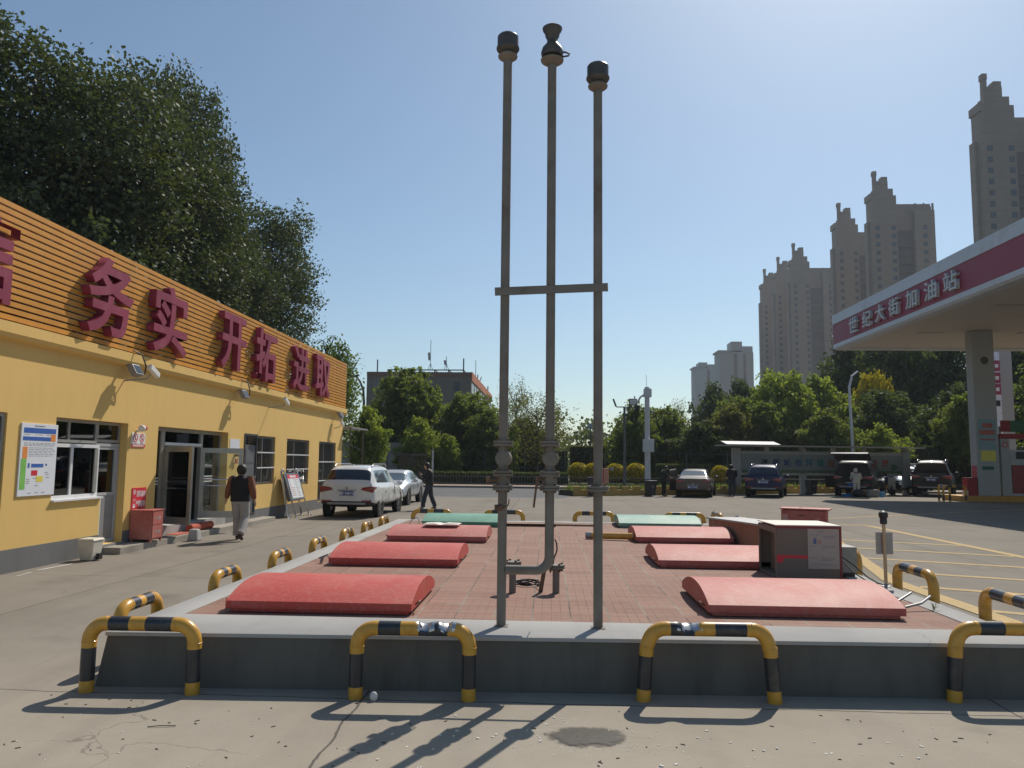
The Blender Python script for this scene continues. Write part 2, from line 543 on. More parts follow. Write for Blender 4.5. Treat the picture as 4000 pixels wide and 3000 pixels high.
m_blk = M('rail_black', (0.028, 0.03, 0.036), 0.35, var=0.2, scale=8, dirt=(0.09, 0.08, 0.07), dirtscale=9, coat=0.15)
m_bare = M('bare_steel', (0.55, 0.55, 0.55), 0.3, 0.9, var=0.2, scale=20)
m_galv = M('aged_grey_pipe', (0.19, 0.168, 0.142), 0.6, 0.1, var=0.14, scale=4, dirt=(0.13, 0.092, 0.062), dirtscale=3.5, bump=0.1, bscale=40)
m_cap = M('vent_cap_dark', (0.085, 0.08, 0.075), 0.45, 0.4, var=0.2, scale=9, dirt=(0.16, 0.12, 0.08), dirtscale=6)
m_rust = M('rusty_bolt', (0.17, 0.10, 0.065), 0.7, 0.3, var=0.3, scale=25)
m_rubber = M('black_rubber', (0.02, 0.02, 0.02), 0.6, var=0.3)
m_white = M('white_paint', (0.75, 0.75, 0.73), 0.5, var=0.04)
m_black = M('black_plastic', (0.018, 0.018, 0.02), 0.45, var=0.2)
m_paper = M('paper', (0.72, 0.70, 0.64), 0.8, var=0.05)
m_greym = M('grey_metal', (0.30, 0.30, 0.30), 0.5, 0.3, var=0.1)
m_chrome = M('chrome', (0.8, 0.8, 0.82), 0.12, 1.0, var=0.03)
m_blue = M('sign_blue', (0.04, 0.12, 0.42), 0.5, var=0.05)
m_orange = M('sign_orange', (0.75, 0.26, 0.06), 0.5, var=0.05)
m_lime = M('sign_green', (0.20, 0.50, 0.10), 0.5, var=0.05)
m_signred = M('sign_red', (0.62, 0.03, 0.05), 0.45, var=0.05)
m_signyel = M('sign_yellow', (0.72, 0.60, 0.10), 0.5, var=0.05)
m_ink = M('printed_grey', (0.25, 0.25, 0.26), 0.7, var=0.1)

# ---------------------------------------------------------------- the setting
b = MB()
b.poly([(-850, -150, -0.008), (850, -150, -0.008), (850, 850, -0.008), (-850, 850, -0.008)])
struct('terrain', b, m_soil)
b = MB()
b.poly([(-60, -40, 0), (70, -40, 0), (70, 49.15, 0), (19.4, 49.15, 0), (1.2, 39.2, 0), (0.6, 36.6, 0), (-60, 36.6, 0)])
struct('ground', b, m_ground)
b = MB()
b.poly([(-200, 36.6, 0.004), (0.6, 36.6, 0.004), (1.2, 39.2, 0.004), (19.4, 49.15, 0.004), (19.4, 49.2, 0.004), (-200, 49.2, 0.004)])
struct('road', b, m_road)
b = MB()
b.box(-200, 60, 49.2, 49.45, -0.02, 0.13)
struct('kerb', b, m_kerb, bevel=0.02)
b = MB()
b.box(-200, 60, 49.45, 52.4, -0.02, 0.122)
struct('pavement', b, m_pave)
b = MB()
b.poly([(-60, 36.5, 0.008), (0.3, 36.5, 0.008), (0.3, 36.62, 0.008), (-60, 36.62, 0.008)])
struct('road_edge_line', b, m_markwhite)

def strip(mb, a, c, w, z=0.004):
    a, c = Vector(a), Vector(c); d = (c - a).normalized(); n = Vector((-d.y, d.x)) * w / 2
    mb.poly([(a.x + n.x, a.y + n.y, z), (a.x - n.x, a.y - n.y, z), (c.x - n.x, c.y - n.y, z), (c.x + n.x, c.y + n.y, z)])
b = MB()
for a, c, w in (((9.05, 8.0), (9.09, 22.6), 0.22), ((8.35, 22.8), (9.2, 22.8), 0.2), ((6.7, 18.3), (8.95, 17.40), 0.17), ((6.2, 16.65), (8.95, 15.47), 0.17),
                ((5.9, 14.82), (8.95, 13.47), 0.17), ((5.6, 13.0), (8.95, 11.6), 0.17), ((5.3, 11.45), (8.95, 9.83), 0.17), ((5.3, 9.65), (8.95, 7.9), 0.17)):
    strip(b, a, c, w)
b.poly([(5.0, 6.5, 0.008), (5.26, 6.5, 0.008), (5.26, 12.0, 0.008), (6.85, 19.0, 0.008), (6.64, 19.0, 0.008), (5.0, 12.0, 0.008)])
strip(b, (6.9, 23.9), (20, 33.0), 0.13)
struct('yellow_marking', b, m_markyellow)
b = MB()
strip(b, (-7.7, 11.5), (-7.62, 12.3), 0.06)
strip(b, (-7.6, 10.9), (-7.66, 11.3), 0.03)
struct('chalk_streak', b, m_markwhite)

# ---------------------------------------------------------------- raised tank platform
PL = [(-3.35, 5.88), (3.76, 6.14), (3.76, 17.35), (-3.35, 17.35)]
H0 = 0.40
pt = thing('tank_platform', 'raised rectangular concrete island with terracotta paving carrying the hatch covers', 'platform', (0.2, 11.6, 0))
b = MB()
n = 24
def ringpt(o, z):
    return [(x + (o if x > 0 else -o), y + (o if y > 12 else -o), z) for x, y in PL]
for i in range(4):
    a0, a1 = ringpt(0.05, -0.02)[i], ringpt(0.05, -0.02)[(i + 1) % 4]
    c0, c1 = ringpt(0.0, H0 - 0.035)[i], ringpt(0.0, H0 - 0.035)[(i + 1) % 4]
    b.poly([a0, a1, c1, c0])
b.poly(ringpt(0.0, H0 - 0.035))
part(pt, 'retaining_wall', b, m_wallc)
b = MB()
IN = [(-3.08, 6.56), (3.52, 6.56), (3.52, 17.0), (-3.08, 17.0)]
out = ringpt(0.012, 0)
k = len(b.v)
for ring, z in ((out, H0 - 0.035), (out, H0 - 0.008), (ringpt(0.0, 0), H0), (IN, H0), (IN, H0 - 0.035)):
    b.v += [(p[0], p[1], z) for p in ring]
for l in range(4):
    for i in range(4):
        b.face((k + l * 4 + i, k + l * 4 + (i + 1) % 4, k + (l + 1) * 4 + (i + 1) % 4, k + (l + 1) * 4 + i))
part(pt, 'coping', b, m_cope, smooth=0.9)
b = MB()
b.poly([(x, y, H0 - 0.006) for x, y in IN])
part(pt, 'brick_paving', b, m_brick)

# ---------------------------------------------------------------- arched hatch covers
def hatch(loc, w, mat, label, dp=1.35):
    t = thing('hatch_cover', label, 'hatch cover', loc, 0, 'arched hatch covers on the tank platform')
    b = MB()
    b.box(-w / 2 + 0.04, w / 2 - 0.04, 0.025, dp - 0.04, 0.0, 0.06)
    part(t, 'base_frame', b, mat, bevel=0.004, world=False)
    prof = [(0, 0.03), (dp, 0.03), (dp, 0.095)]
    for i in range(1, 16):
        a = i / 16
        prof.append((dp * (1 - a), 0.095 + 0.122 * (1 - abs(2 * a - 1) ** 2.2)))
    prof.append((0, 0.095))
    b = MB()
    b.prism(prof, (-w / 2, 0, 0), (0, 1, 0), (0, 0, 1), (w, 0, 0))
    part(t, 'lid', b, mat, smooth=0.22, bevel=0.003, world=False)
    for s in (-1, 1):
        b = MB()
        b.tube([(s * (w / 2 + 0.012), 0.12, 0.07), (s * (w / 2 + 0.04), 0.12, 0.09), (s * (w / 2 + 0.04), 0.2, 0.09), (s * (w / 2 + 0.012), 0.2, 0.07)], 0.008, 6)
        part(t, 'handle', b, m_rust, world=False, smooth=0.6)
    return t
for x, y, w, mat, lab in ((-1.97, 6.68, 1.62, m_red, 'bright red arched hatch cover at the near left, largest of the left row'),
                          (-1.93, 9.68, 1.62, m_red, 'red arched hatch cover second from the front in the left row'),
                          (-1.81, 12.6, 1.62, m_redold, 'red arched hatch cover on the left with an open magazine lying on it'),
                          (-1.75, 15.6, 1.56, m_green, 'deep green arched hatch cover at the back left of the platform'),
                          (2.24, 6.92, 1.68, m_redold, 'faded pinkish red arched hatch cover at the near right in front of the steel cabinet'),
                          (2.24, 9.98, 1.68, m_redold, 'faded red arched hatch cover partly hidden behind the steel cabinet'),
                          (2.26, 13.0, 1.60, m_redold, 'faded red arched hatch cover on the right that the fallen yellow tube leans on'),
                          (2.27, 15.9, 1.66, m_greenold, 'pale faded green arched hatch cover at the back right with white scuffs')):
    hatch((x, y, H0), w, mat, lab)

# ---------------------------------------------------------------- three vent pipes
pv = thing('vent_pipe_stand', 'tall stand of three grey vent pipes joined by a high crossbar', 'vent pipes', (0.01, 6.35, H0))
XL, XC, XR, YP = -0.372, 0.012, 0.405, 6.345
b = MB(); b.tube([(XL, YP, H0), (XL, YP, 5.2)], 0.038, 16)
part(pv, 'pipe', b, m_galv, smooth=0.6, label='left pipe of the three, with a valve and a side branch')
b = MB()
b.tube([(XL + 0.03, YP, 0.845), (XC - 0.11, YP, 0.845)] + arc((XC - 0.11, YP, 0.955), (0, 0, -1), (1, 0, 0), 0.11, 8)[1:] + [(XC, YP, 5.18)], 0.038, 16)
part(pv, 'pipe', b, m_galv, smooth=0.6, label='middle pipe, elbowing into the left one low down')
b = MB(); b.tube([(XR, YP, H0), (XR, YP, 4.92)], 0.038, 16)
part(pv, 'pipe', b, m_galv, smooth=0.6, label='right pipe of the three, the shortest')
b = MB()
b.obox((0.015, YP - 0.045, 3.145), (0.47, 0, 0.019), (0, 0.003, 0), (-0.0016, 0, 0.034))
b.obox((0.015, YP - 0.028, 3.178), (0.47, 0, 0.019), (0, 0.02, 0), (0, 0, 0.003))
part(pv, 'crossbar', b, m_galv)
b = MB()
b.box(XL, XR, YP - 0.012, YP + 0.012, 1.2, 1.215)
b.box(XL, XC + 0.05, YP - 0.012, YP - 0.008, 1.19, 1.212)
part(pv, 'crossbar', b, m_rust, label='thin lower crossbar')
for x, zt in ((XL, 5.2), (XR, 4.92)):
    b = MB(); b.lathe([(0.038, -0.03), (0.05, -0.025), (0.082, 0.0), (0.085, 0.012), (0.06, 0.03), (0.055, 0.05)], (x, YP, zt), n=24)
    part(pv, 'flange', b, m_galv, smooth=0.5)
    b = MB(); b.lathe([(0.055, 0.035), (0.088, 0.055), (0.1, 0.075), (0.1, 0.088), (0.092, 0.095), (0.092, 0.185), (0.08, 0.2), (0.03, 0.212), (0.0, 0.214)], (x, YP, zt), n=24)
    part(pv, 'vent_cap', b, m_cap, smooth=0.5)
b = MB(); b.lathe([(0.038, -0.03), (0.06, -0.025), (0.096, 0.0), (0.1, 0.012), (0.07, 0.03)], (XC, YP, 5.16), n=24)
part(pv, 'flange', b, m_galv, smooth=0.5)
b = MB(); b.lathe([(0.06, 0.03), (0.092, 0.045), (0.098, 0.075), (0.085, 0.12), (0.055, 0.155), (0.045, 0.175), (0.046, 0.2), (0.06, 0.225), (0.064, 0.255), (0.082, 0.28), (0.086, 0.3), (0.07, 0.312), (0.0, 0.315)], (XC, YP, 5.16), n=24)
part(pv, 'relief_valve', b, m_cap, smooth=0.5)
b = MB(); b.tube([(XC + 0.08, YP, 5.25), (XC + 0.12, YP - 0.01, 5.235), (XC + 0.15, YP - 0.01, 5.222), (XC + 0.14, YP - 0.01, 5.205), (XC + 0.08, YP, 5.2)], 0.008, 6)
part(pv, 'lever', b, m_cap)
def flange(x, z, r=0.082, hh=0.022):
    f = part(pv, 'flange', MB().lathe([(r, -hh), (r, -0.004), (r - 0.012, -0.003), (r - 0.012, 0.003), (r, 0.004), (r, hh)], (x, YP, z), n=24), m_galv, smooth=0.5)
    b = MB()
    for i in range(4):
        a = math.pi / 4 + i * math.pi / 2
        b.lathe([(0.011, -hh - 0.016), (0.011, hh + 0.014)], (x + (r - 0.02) * math.cos(a), YP + (r - 0.02) * math.sin(a), z), n=6)
    part(f, 'bolt', b, m_rust)
for x in (XL, XC):
    flange(x, 1.865); flange(x, 1.62); flange(x, 1.505)
    part(pv, 'valve_body', MB().lathe([(0.058, -0.05), (0.06, 0.05)], (x, YP, 1.562), n=20), m_galv, smooth=0.5)
    part(pv, 'sight_gauge', MB().lathe([(0.05, -0.045), (0.062, -0.043), (0.066, -0.03), (0.066, 0.03), (0.062, 0.043), (0.05, 0.045)], (x + 0.006, YP, 1.742), (-0.12 if x < 0 else 0.06, -1, 0.0), n=24), m_galv, smooth=0.5)
flange(XR, 1.505, 0.088)
part(pv, 'valve_handle', MB().tube([(XL - 0.05, YP - 0.03, 1.565), (XL - 0.12, YP - 0.05, 1.565)], 0.014, 8).obox((XL - 0.12, YP - 0.05, 1.565), (0.014, 0, 0), (0, 0.02, 0), (0, 0, 0.028)), m_rust)
part(pv, 'valve_handle', MB().tube([(XC - 0.05, YP - 0.03, 1.575), (XC - 0.10, YP - 0.06, 1.575), (XC - 0.108, YP - 0.07, 1.52), (XC - 0.128, YP - 0.07, 1.35)], 0.009, 8).tube([(XC - 0.1, YP - 0.06, 1.6), (XC - 0.1, YP - 0.06, 1.52)], 0.016, 8), m_rust)
b = MB()
b.lathe([(0.024, -0.03), (0.026, 0.03)], (XL - 0.03, YP - 0.05, 1.345), (1, 0.2, 0), n=12)
b.tube([(XL, YP - 0.045, 1.345), (XL + 0.04, YP - 0.05, 1.355), (XL + 0.052, YP - 0.05, 1.375), (XL + 0.056, YP - 0.05, 1.415)], 0.005, 6)
part(pv, 'drain_cock', b, m_rust, smooth=0.6)
b = MB(); b.box(XL - 0.055, XL + 0.055, YP - 0.055, YP + 0.055, H0 - 0.001, H0 + 0.006)
part(pv, 'base_plate', b, m_galv)
b = MB(); b.box(XR - 0.055, XR + 0.055, YP - 0.055, YP + 0.055, H0 - 0.001, H0 + 0.006)
part(pv, 'base_plate', b, m_galv)

# capped stub pipes, rod and cable
def stub(x, y, z1, lab):
    t = thing('capped_pipe', lab, 'pipe', (x, y, H0), 0, 'short capped pipes')
    part(t, 'pipe', MB().tube([(x, y, H0 - 0.004), (x, y, z1)], 0.036, 14), m_galv, smooth=0.6)
    f = part(t, 'flange', MB().lathe([(0.088, 0), (0.088, 0.018), (0.08, 0.02), (0.088, 0.022), (0.088, 0.04)], (x, y, z1 - 0.02), n=24), m_galv, smooth=0.5)
    b = MB()
    for i in range(4):
        a = 0.5 + i * math.pi / 2
        b.lathe([(0.013, -0.03), (0.013, 0.056)], (x + 0.066 * math.cos(a), y + 0.066 * math.sin(a), z1 - 0.02), n=6)
    part(f, 'bolt', b, m_rust)
stub(-0.355, 7.95, 0.69, 'short grey capped pipe with bolted flange just right of the left vent pipe')
stub(0.085, 7.98, 0.66, 'short rusty grey capped pipe with bolted flange right of the middle vent pipe')
b = MB(); b.obox((-0.045, 8.0, 0.56), (0.022, 0, 0.004), (0, 0.004, 0), (0.028, 0, 0.165))
solo('steel_bar', 'leaning rusty angle bar between the two short capped pipes', 'steel bar', b, m_rust)
b = MB()
rnd = random.Random(3)
pts = []
for i in range(60):
    a = i * 0.55; rr = 0.13 + 0.03 * rnd.random()
    pts.append((-0.22 + rr * math.cos(a), 8.45 + 0.8 * rr * math.sin(a), H0 + 0.006 + 0.035 * rnd.random()))
b.tube(pts, 0.006, 5)
b.tube([(-0.14, 8.4, 0.43), (-0.06, 8.2, 0.47), (-0.055, 8.03, 0.43), (-0.06, 7.97, 0.405)], 0.007, 5)
solo('cable_coil', 'loose coil of dark cable on the paving behind the vent pipes', 'cable', b, m_rubber, smooth=1.0)
b = MB()
b.tube([(0.04, 6.40, 1.08), (0.06, 6.42, 1.085), (0.072, 6.43, 1.05), (0.076, 6.44, 1.0), (0.066, 6.44, 0.965), (0.05, 6.42, 0.94), (0.04, 6.40, 0.93)], 0.006, 6)
b.tube([(0.06, 6.43, 0.955), (0.05, 6.5, 0.9), (0.035, 6.52, 0.84), (0.02, 6.5, 0.80)], 0.0035, 5)
solo('black_cable', 'black cable looping down from the middle vent pipe elbow', 'cable', b, m_rubber, smooth=1.0)

# ---------------------------------------------------------------- striped guard rails
def rail_mesh(w, top, r=0.052, bend=0.13, dents=(), splay=0.0, name='guard_rail'):
    """inverted U along local x, from 0 to w; slots: yellow, black, bare steel"""
    zc = top - r
    pts, mats = [], []
    def add(p, m):
        pts.append(Vector(p)); mats.append(m)
    for z, m in ((-0.01, 0), (0.085, 0), (0.088, 1), (0.32, 1), (0.323, 0), (zc - bend, 0)):
        add((-splay * (1 - z / zc), 0, z), m)
    for p in arc((bend, 0, zc - bend), (-1, 0, 0), (0, 0, 1), bend, 8)[1:]:
        add(p, 0)
    L = w - 2 * bend
    fr = [0.05, 0.051, 0.34, 0.341, 0.57, 0.571, 0.94, 0.941, 0.97]
    ms = [0, 1, 1, 0, 0, 1, 1, 0, 0]
    xs = sorted(set(fr + [i / 40 for i in range(3, 39)]))
    for f in xs:
        m = [mm for ff, mm in zip(fr, ms) if ff <= f][-1]
        add((bend + L * f, 0, zc), m)
    for p in arc((w - bend, 0, zc - bend), (0, 0, 1), (1, 0, 0), bend, 8):
        add(p, 0)
    for z, m in ((zc - bend - 0.002, 0), (0.323, 0), (0.32, 1), (0.088, 1), (0.085, 0), (-0.01, 0)):
        add((w + splay * (1 - z / zc), 0, z), m)
    b = MB()
    seg = []
    for i in range(len(pts) - 1):
        seg.append(mats[i] if mats[i] == mats[i + 1] else mats[i + 1] if pts[i].z < pts[i + 1].z or abs(pts[i].z - pts[i + 1].z) < 1e-6 else mats[i + 1])
    n = 16
    k0 = len(b.v)
    b.tube(pts, r, n, mats=seg)
    # weld beads
    b.mi = 0
    for c, a in (((-splay * 0.2, 0, zc - bend), (0, 0, 1)), ((w + splay * 0.2, 0, zc - bend), (0, 0, 1)), ((bend, 0, zc), (1, 0, 0)), ((w - bend, 0, zc), (1, 0, 0))):
        b.lathe([(r - 0.002, -0.006), (r + 0.0025, -0.002), (r + 0.0025, 0.002), (r - 0.002, 0.006)], c, a, n=16)
    # knocks: push the top of the bar in and show bare steel
    for dx, dr, dd in dents:
        for i, v in enumerate(b.v):
            if v[2] > zc - r * 1.2 and bend < v[0] < w - bend:
                q = abs(v[0] - dx) / dr
                if q < 1:
                    g = (1 - q * q) ** 2
                    up = max(0.0, (v[2] - zc) / r * 0.7 - v[1] / r * 0.6)
                    b.v[i] = (v[0] + 0.008 * math.sin(v[0] * 90), v[1] + dd * g * 0.5 * up, v[2] - dd * g * up)
        for fi, f in enumerate(b.f):
            c = sum((Vector(b.v[i]) for i in f), Vector()) / len(f)
            if abs(c.x - dx) < dr * (0.75 + 0.3 * math.sin(c.z * 260 + c.y * 170)) and c.z > zc - 0.006 and len(f) == 4 and c.z > zc - r and c.y < 0.03:
                b.m[fi] = 2
    return b.mesh(name, smooth=0.7)
RM = [m_yel, m_blk, m_bare]
def rail(me, x, y, z, rz, lab, group='striped guard rails round the platform', first=False):
    o = bpy.data.objects.new('guard_rail', me); COL.objects.link(o)
    if not len(me.materials):
        for m in RM: me.materials.append(m)
    o.location = (x, y, z); o.rotation_euler = (0, 0, rz)
    o['label'] = lab; o['category'] = 'guard rail'; o['group'] = group
    return o
f1 = rail_mesh(0.79, 0.545)
rail(f1, -3.385, 5.70, 0, R(1.0), 'striped guard rail at the front left corner of the platform, standing by the kerb end')
rail(rail_mesh(0.82, 0.55, dents=((0.50, 0.07, 0.035), (0.66, 0.055, 0.04))), -1.385, 5.71, 0, R(1.5), 'front row striped guard rail with two silver knocks in its bar')
rail(rail_mesh(0.88, 0.565, dents=((0.30, 0.10, 0.045),), splay=0.035), 0.735, 5.83, 0, R(1.5), 'front row striped guard rail with one silver dent and splayed legs')
rail(rail_mesh(0.88, 0.58, splay=0.03), 3.02, 6.0, 0, R(1.5), 'striped guard rail at the front right corner of the platform, cut by the photo edge')
side = rail_mesh(0.62, 0.55)
labs = ('nearest', 'second', 'third', 'fourth', 'fifth', 'sixth', 'farthest')
for yc, l in zip((6.55, 8.32, 10.02, 11.68, 13.35, 14.85, 16.35), labs):
    rail(side, -3.47, yc - 0.31, 0, R(90), 'striped guard rail along the left side of the platform, %s of its seven' % l)
side2 = rail_mesh(0.82, 0.66)
for y0, l in zip((6.42, 8.16, 10.08, 12.0, 13.9, 15.6), ('nearest', 'second', 'third, past the grey box', 'fourth', 'fifth', 'sixth')):
    rail(side2, 3.91, y0, 0, R(90), 'striped guard rail along the right side of the platform, %s' % l)
rail(side2, 3.72, 16.95, 0, R(90), 'striped guard rail at the far right corner of the platform, seen end on')
back = rail_mesh(0.86, 0.63)
for x0, l in ((-3.05, 'leftmost, with a bent wire in front of it'), (-1.42, 'half hidden by the deep green hatch cover'), (0.6, 'crossed by the right vent pipe'), (2.6, 'rightmost, behind the pale green hatch cover')):
    rail(back, x0, 17.5, 0, R(0.5), 'back row striped guard rail, ' + l)
# ---------------------------------------------------------------- small things on the platform
m_cabin = stained('cabinet_brown_shaded', (0.20, 0.165, 0.13), (0.13, 0.11, 0.09), 0.6, 0.4)  # front and sides: their shade is put into the darker colour
m_cabtop = M('cabinet_top_sunlit', (0.62, 0.58, 0.50), 0.6, var=0.06, dirt=(0.5, 0.44, 0.38))  # sunlight on the top painted in as a paler colour than the sides
m_maroon = M('cabinet_maroon', (0.22, 0.03, 0.035), 0.5, var=0.1)
m_dark = M('dark_inside', (0.03, 0.028, 0.025), 0.9)
t = thing('steel_cabinet', 'brownish steel cabinet with sunlit top and a pasted notice behind the near right hatch cover', 'cabinet', (3.03, 9.6, H0))
x0, x1, y0, y1, z0, z1 = 2.655, 3.405, 9.25, 10.0, H0, 1.015
b = MB()
b.box(x0 + 0.02, x1 - 0.02, y0, y0 + 0.02, z0, z1 - 0.03)
b.box(x0 + 0.02, x1 - 0.02, y1 - 0.02, y1, z0, z1 - 0.03)
b.box(x1 - 0.02, x1, y0, y1, z0, z1 - 0.03)
b.box(x0, x0 + 0.02, y0, y0 + 0.05, z0, z1 - 0.03); b.box(x0, x0 + 0.02, y1 - 0.05, y1, z0, z1 - 0.03)
b.box(x0, x0 + 0.02, y0 + 0.05, y1 - 0.05, z1 - 0.1, z1 - 0.03)
b.box(x0 + 0.14, x0 + 0.15, y0 + 0.02, y1 - 0.02, z0 + 0.02, z1 - 0.1)
b.box(x0, x1 - 0.02, y0 + 0.02, y1 - 0.02, z0, z0 + 0.02)
part(t, 'shell', b, m_cabin, bevel=0.003)
part(t, 'top_panel', MB().box(x0 - 0.005, x1 - 0.003, y0 - 0.012, y1, z1 - 0.012, z1), m_cabtop, bevel=0.003)
for q in ((x0 - 0.003, x1 + 0.004, y0 - 0.01, y0 - 0.001, z1 - 0.04, z1 - 0.012), (x1 - 0.022, x1 + 0.004, y0 - 0.008, y0 - 0.001, z0, z1 - 0.04), (x1 - 0.02, x1 + 0.03, y1 + 0.001, y1 + 0.02, z0 + 0.3, z1 + 0.02)): part(t, 'trim', MB().box(*q), m_maroon)
pz = part(t, 'notice', MB().box(x0 + 0.365, x1 - 0.025, y0 - 0.007, y0 - 0.002, 0.515, 0.985), M('notice_sheet', (0.42, 0.36, 0.31), 0.7, var=0.04))
b = MB()
for k, (xa, w_) in enumerate(((3.14, 0.06), (3.05, 0.05), (3.12, 0.04), (3.19, 0.15), (3.19, 0.13), (3.05, 0.06), (3.18, 0.16), (3.18, 0.14), (3.04, 0.07), (3.18, 0.15), (3.18, 0.12), (3.05, 0.3))):
    z = (0.94, 0.9, 0.9, 0.885, 0.87, 0.77, 0.775, 0.755, 0.64, 0.63, 0.612, 0.56)[k]
    b.box(xa, xa + w_, y0 - 0.0085, y0 - 0.007, z, z + 0.007)
part(pz, 'print_lines', b, m_ink)
part(pz, 'blue_panel', MB().box(3.085, 3.12, y0 - 0.0085, y0 - 0.007, 0.80, 0.865), M('notice_blue', (0.12, 0.17, 0.32), 0.7))
part(pz, 'red_symbol', MB().lathe([(0.018, 0), (0.018, 0.0016), (0.012, 0.0016), (0.012, 0.0)], (3.158, y0 - 0.0085, 0.822), (0, 1, 0)), m_redold)
b = MB()
b.prism([(0, 0), (0.06, 0), (0.09, 0.055), (0.36, 0.05), (0.36, 0.085), (0, 0.09)], (x0 + 0.01, y0 - 0.001, 0.58), (1, 0, 0), (0, 0, 1), (0, -0.0015, 0))
part(t, 'red_tape', b, m_signred)
t = thing('grey_junction_box', 'low grey steel box with cables right of the brown cabinet', 'box', (3.6, 9.7, H0))
part(t, 'housing', MB().box(3.46, 3.66, 9.45, 9.75, H0 + 0.05, H0 + 0.35), M('box_grey', (0.27, 0.27, 0.25), 0.6, var=0.12, dirt=(0.18, 0.15, 0.12)), bevel=0.006)
part(t, 'foot', MB().box(3.48, 3.64, 9.48, 9.72, H0, H0 + 0.05), m_black)
b = MB()
b.tube([(3.41, 9.26, 0.66), (3.5, 9.15, 0.58), (3.6, 9.0, 0.46), (3.66, 8.9, 0.42), (3.7, 8.82, 0.41)], 0.008, 6)
b.tube([(3.41, 9.27, 0.62), (3.48, 9.1, 0.5), (3.58, 8.95, 0.42), (3.66, 8.88, 0.41)], 0.007, 6)
part(t, 'cable', b, m_rubber, smooth=1.0)
# sign post with black ball
t = thing('sign_post', 'thin post topped by a black ball with the back of a small sign on it', 'sign post', (3.70, 8.78, H0))
m_post = M('post_cream', (0.50, 0.36, 0.20), 0.5, var=0.15, scale=14, dirt=(0.4, 0.3, 0.28))
part(t, 'post', MB().tube([(3.70, 8.78, H0), (3.698, 8.78, 1.1)], 0.018, 12), m_post, smooth=0.6)
part(t, 'base_plate', MB().lathe([(0.055, 0), (0.055, 0.008), (0.03, 0.015), (0.022, 0.03)], (3.70, 8.78, H0), n=16), m_greym, smooth=0.5)
part(t, 'ball_cap', MB().lathe([(0.036, 0), (0.038, 0.05), (0.034, 0.06), (0.046, 0.075), (0.05, 0.1), (0.044, 0.125), (0.025, 0.142), (0, 0.146)], (3.697, 8.78, 1.075), n=20), m_black, smooth=0.6)
b = MB(); b.box(3.615, 3.8, 8.802, 8.806, 0.745, 0.985)
sg = part(t, 'sign_plate', b, M('plate_back', (0.36, 0.33, 0.31), 0.5, 0.3, var=0.08), bevel=0.0015)
b = MB(); b.box(3.675, 3.722, 8.765, 8.768, 0.95, 0.962); b.box(3.675, 3.722, 8.765, 8.768, 0.77, 0.782)
part(sg, 'clamp', b, m_greym)
# slab and red sand box
t = thing('ramp_trough', 'low long steel trough with grey cover and orange stained side by the right kerb', 'trough', (3.5, 13.0, H0))
part(t, 'side_walls', MB().prism([(11.3, 0), (15.4, 0), (15.4, 0.24), (11.3, 0.42)], (3.14, 0, H0), (0, 1, 0), (0, 0, 1), (0.62, 0, 0)), stained('orange_stained_steel', (0.30, 0.15, 0.09), (0.42, 0.36, 0.32), 0.7, 0.7))
part(t, 'cover', MB().prism([(11.25, 0.423), (15.45, 0.243), (15.45, 0.275), (11.25, 0.455)], (3.10, 0, H0), (0, 1, 0), (0, 0, 1), (0.70, 0, 0)), m_greym, bevel=0.004)
t = thing('sand_chest', 'red steel fire chest with sloping overhanging lids standing right of the platform', 'chest', (4.9, 15.0, 0))
ang = R(-24)
ca, sa = math.cos(ang), math.sin(ang)
def rl(x, y, z): return (4.62 + x * ca - y * sa, 15.1 + x * sa + y * ca, z)
def rbox(mb, xa, xb, ya, yb, za, zb):
    mb.obox(rl((xa + xb) / 2, (ya + yb) / 2, (za + zb) / 2), Vector((ca, sa, 0)) * (xb - xa) / 2, Vector((-sa, ca, 0)) * (yb - ya) / 2, (0, 0, (zb - za) / 2))
b = MB(); rbox(b, -0.14, 0.66, -0.2, 0.2, 0, 0.86); part(t, 'body', b, m_redold, bevel=0.005)
b = MB(); b.obox(rl(0.02, 0, 0.885), Vector((ca, sa, 0.0)) * 0.18, Vector((-sa, ca, 0.0)) * 0.24, (0, 0, 0.012)); part(t, 'lid', b, m_redold, bevel=0.003)
b = MB(); b.obox(rl(0.45, 0, 0.885), Vector((ca, sa, 0.0)) * 0.27, Vector((-sa, ca, 0.0)) * 0.24, (0, 0, 0.012)); part(t, 'lid', b, m_redold, bevel=0.003)
b = MB(); rbox(b, -0.12, -0.02, -0.203, -0.2, 0.6, 0.78); part(t, 'label_plate', b, M('pale_red', (0.55, 0.28, 0.24), 0.6))
b = MB(); rbox(b, 0.16, 0.29, -0.203, -0.2, 0.76, 0.775); part(t, 'latch', b, m_black)
# fallen tube, magazine, rods, wires, valve stubs
b = MB()
b.mi = 0; b.tube([(0.75, 13.55, H0 + 0.055), (1.46, 13.35, H0 + 0.07)], 0.055, 14)
b.mi = 1; b.tube([(0.66, 13.58, H0 + 0.058), (0.76, 13.55, H0 + 0.058)], 0.06, 10)
solo('fallen_yellow_tube', 'yellow steel tube lying on the paving with its end against a red hatch cover', 'tube', b, [m_yel, m_greym], smooth=0.6)
t = thing('magazine', 'open magazine with white pages lying on a red hatch cover', 'magazine', (-1.75, 13.1, 0.645))
zt = H0 + 0.248
b = MB()
for s in (-1, 1):
    b.prism([(0, 0.002), (0.08, 0.016), (0.25, 0.01), (0.3, 0.006), (0.3, 0.002), (0.25, 0.004), (0.08, 0.006)], (-1.80, 12.98, zt - 0.004), (s, 0.04, 0), (0, 0, 1), (0.02, 0.34, 0.004))
part(t, 'pages', b, m_paper, smooth=0.5)
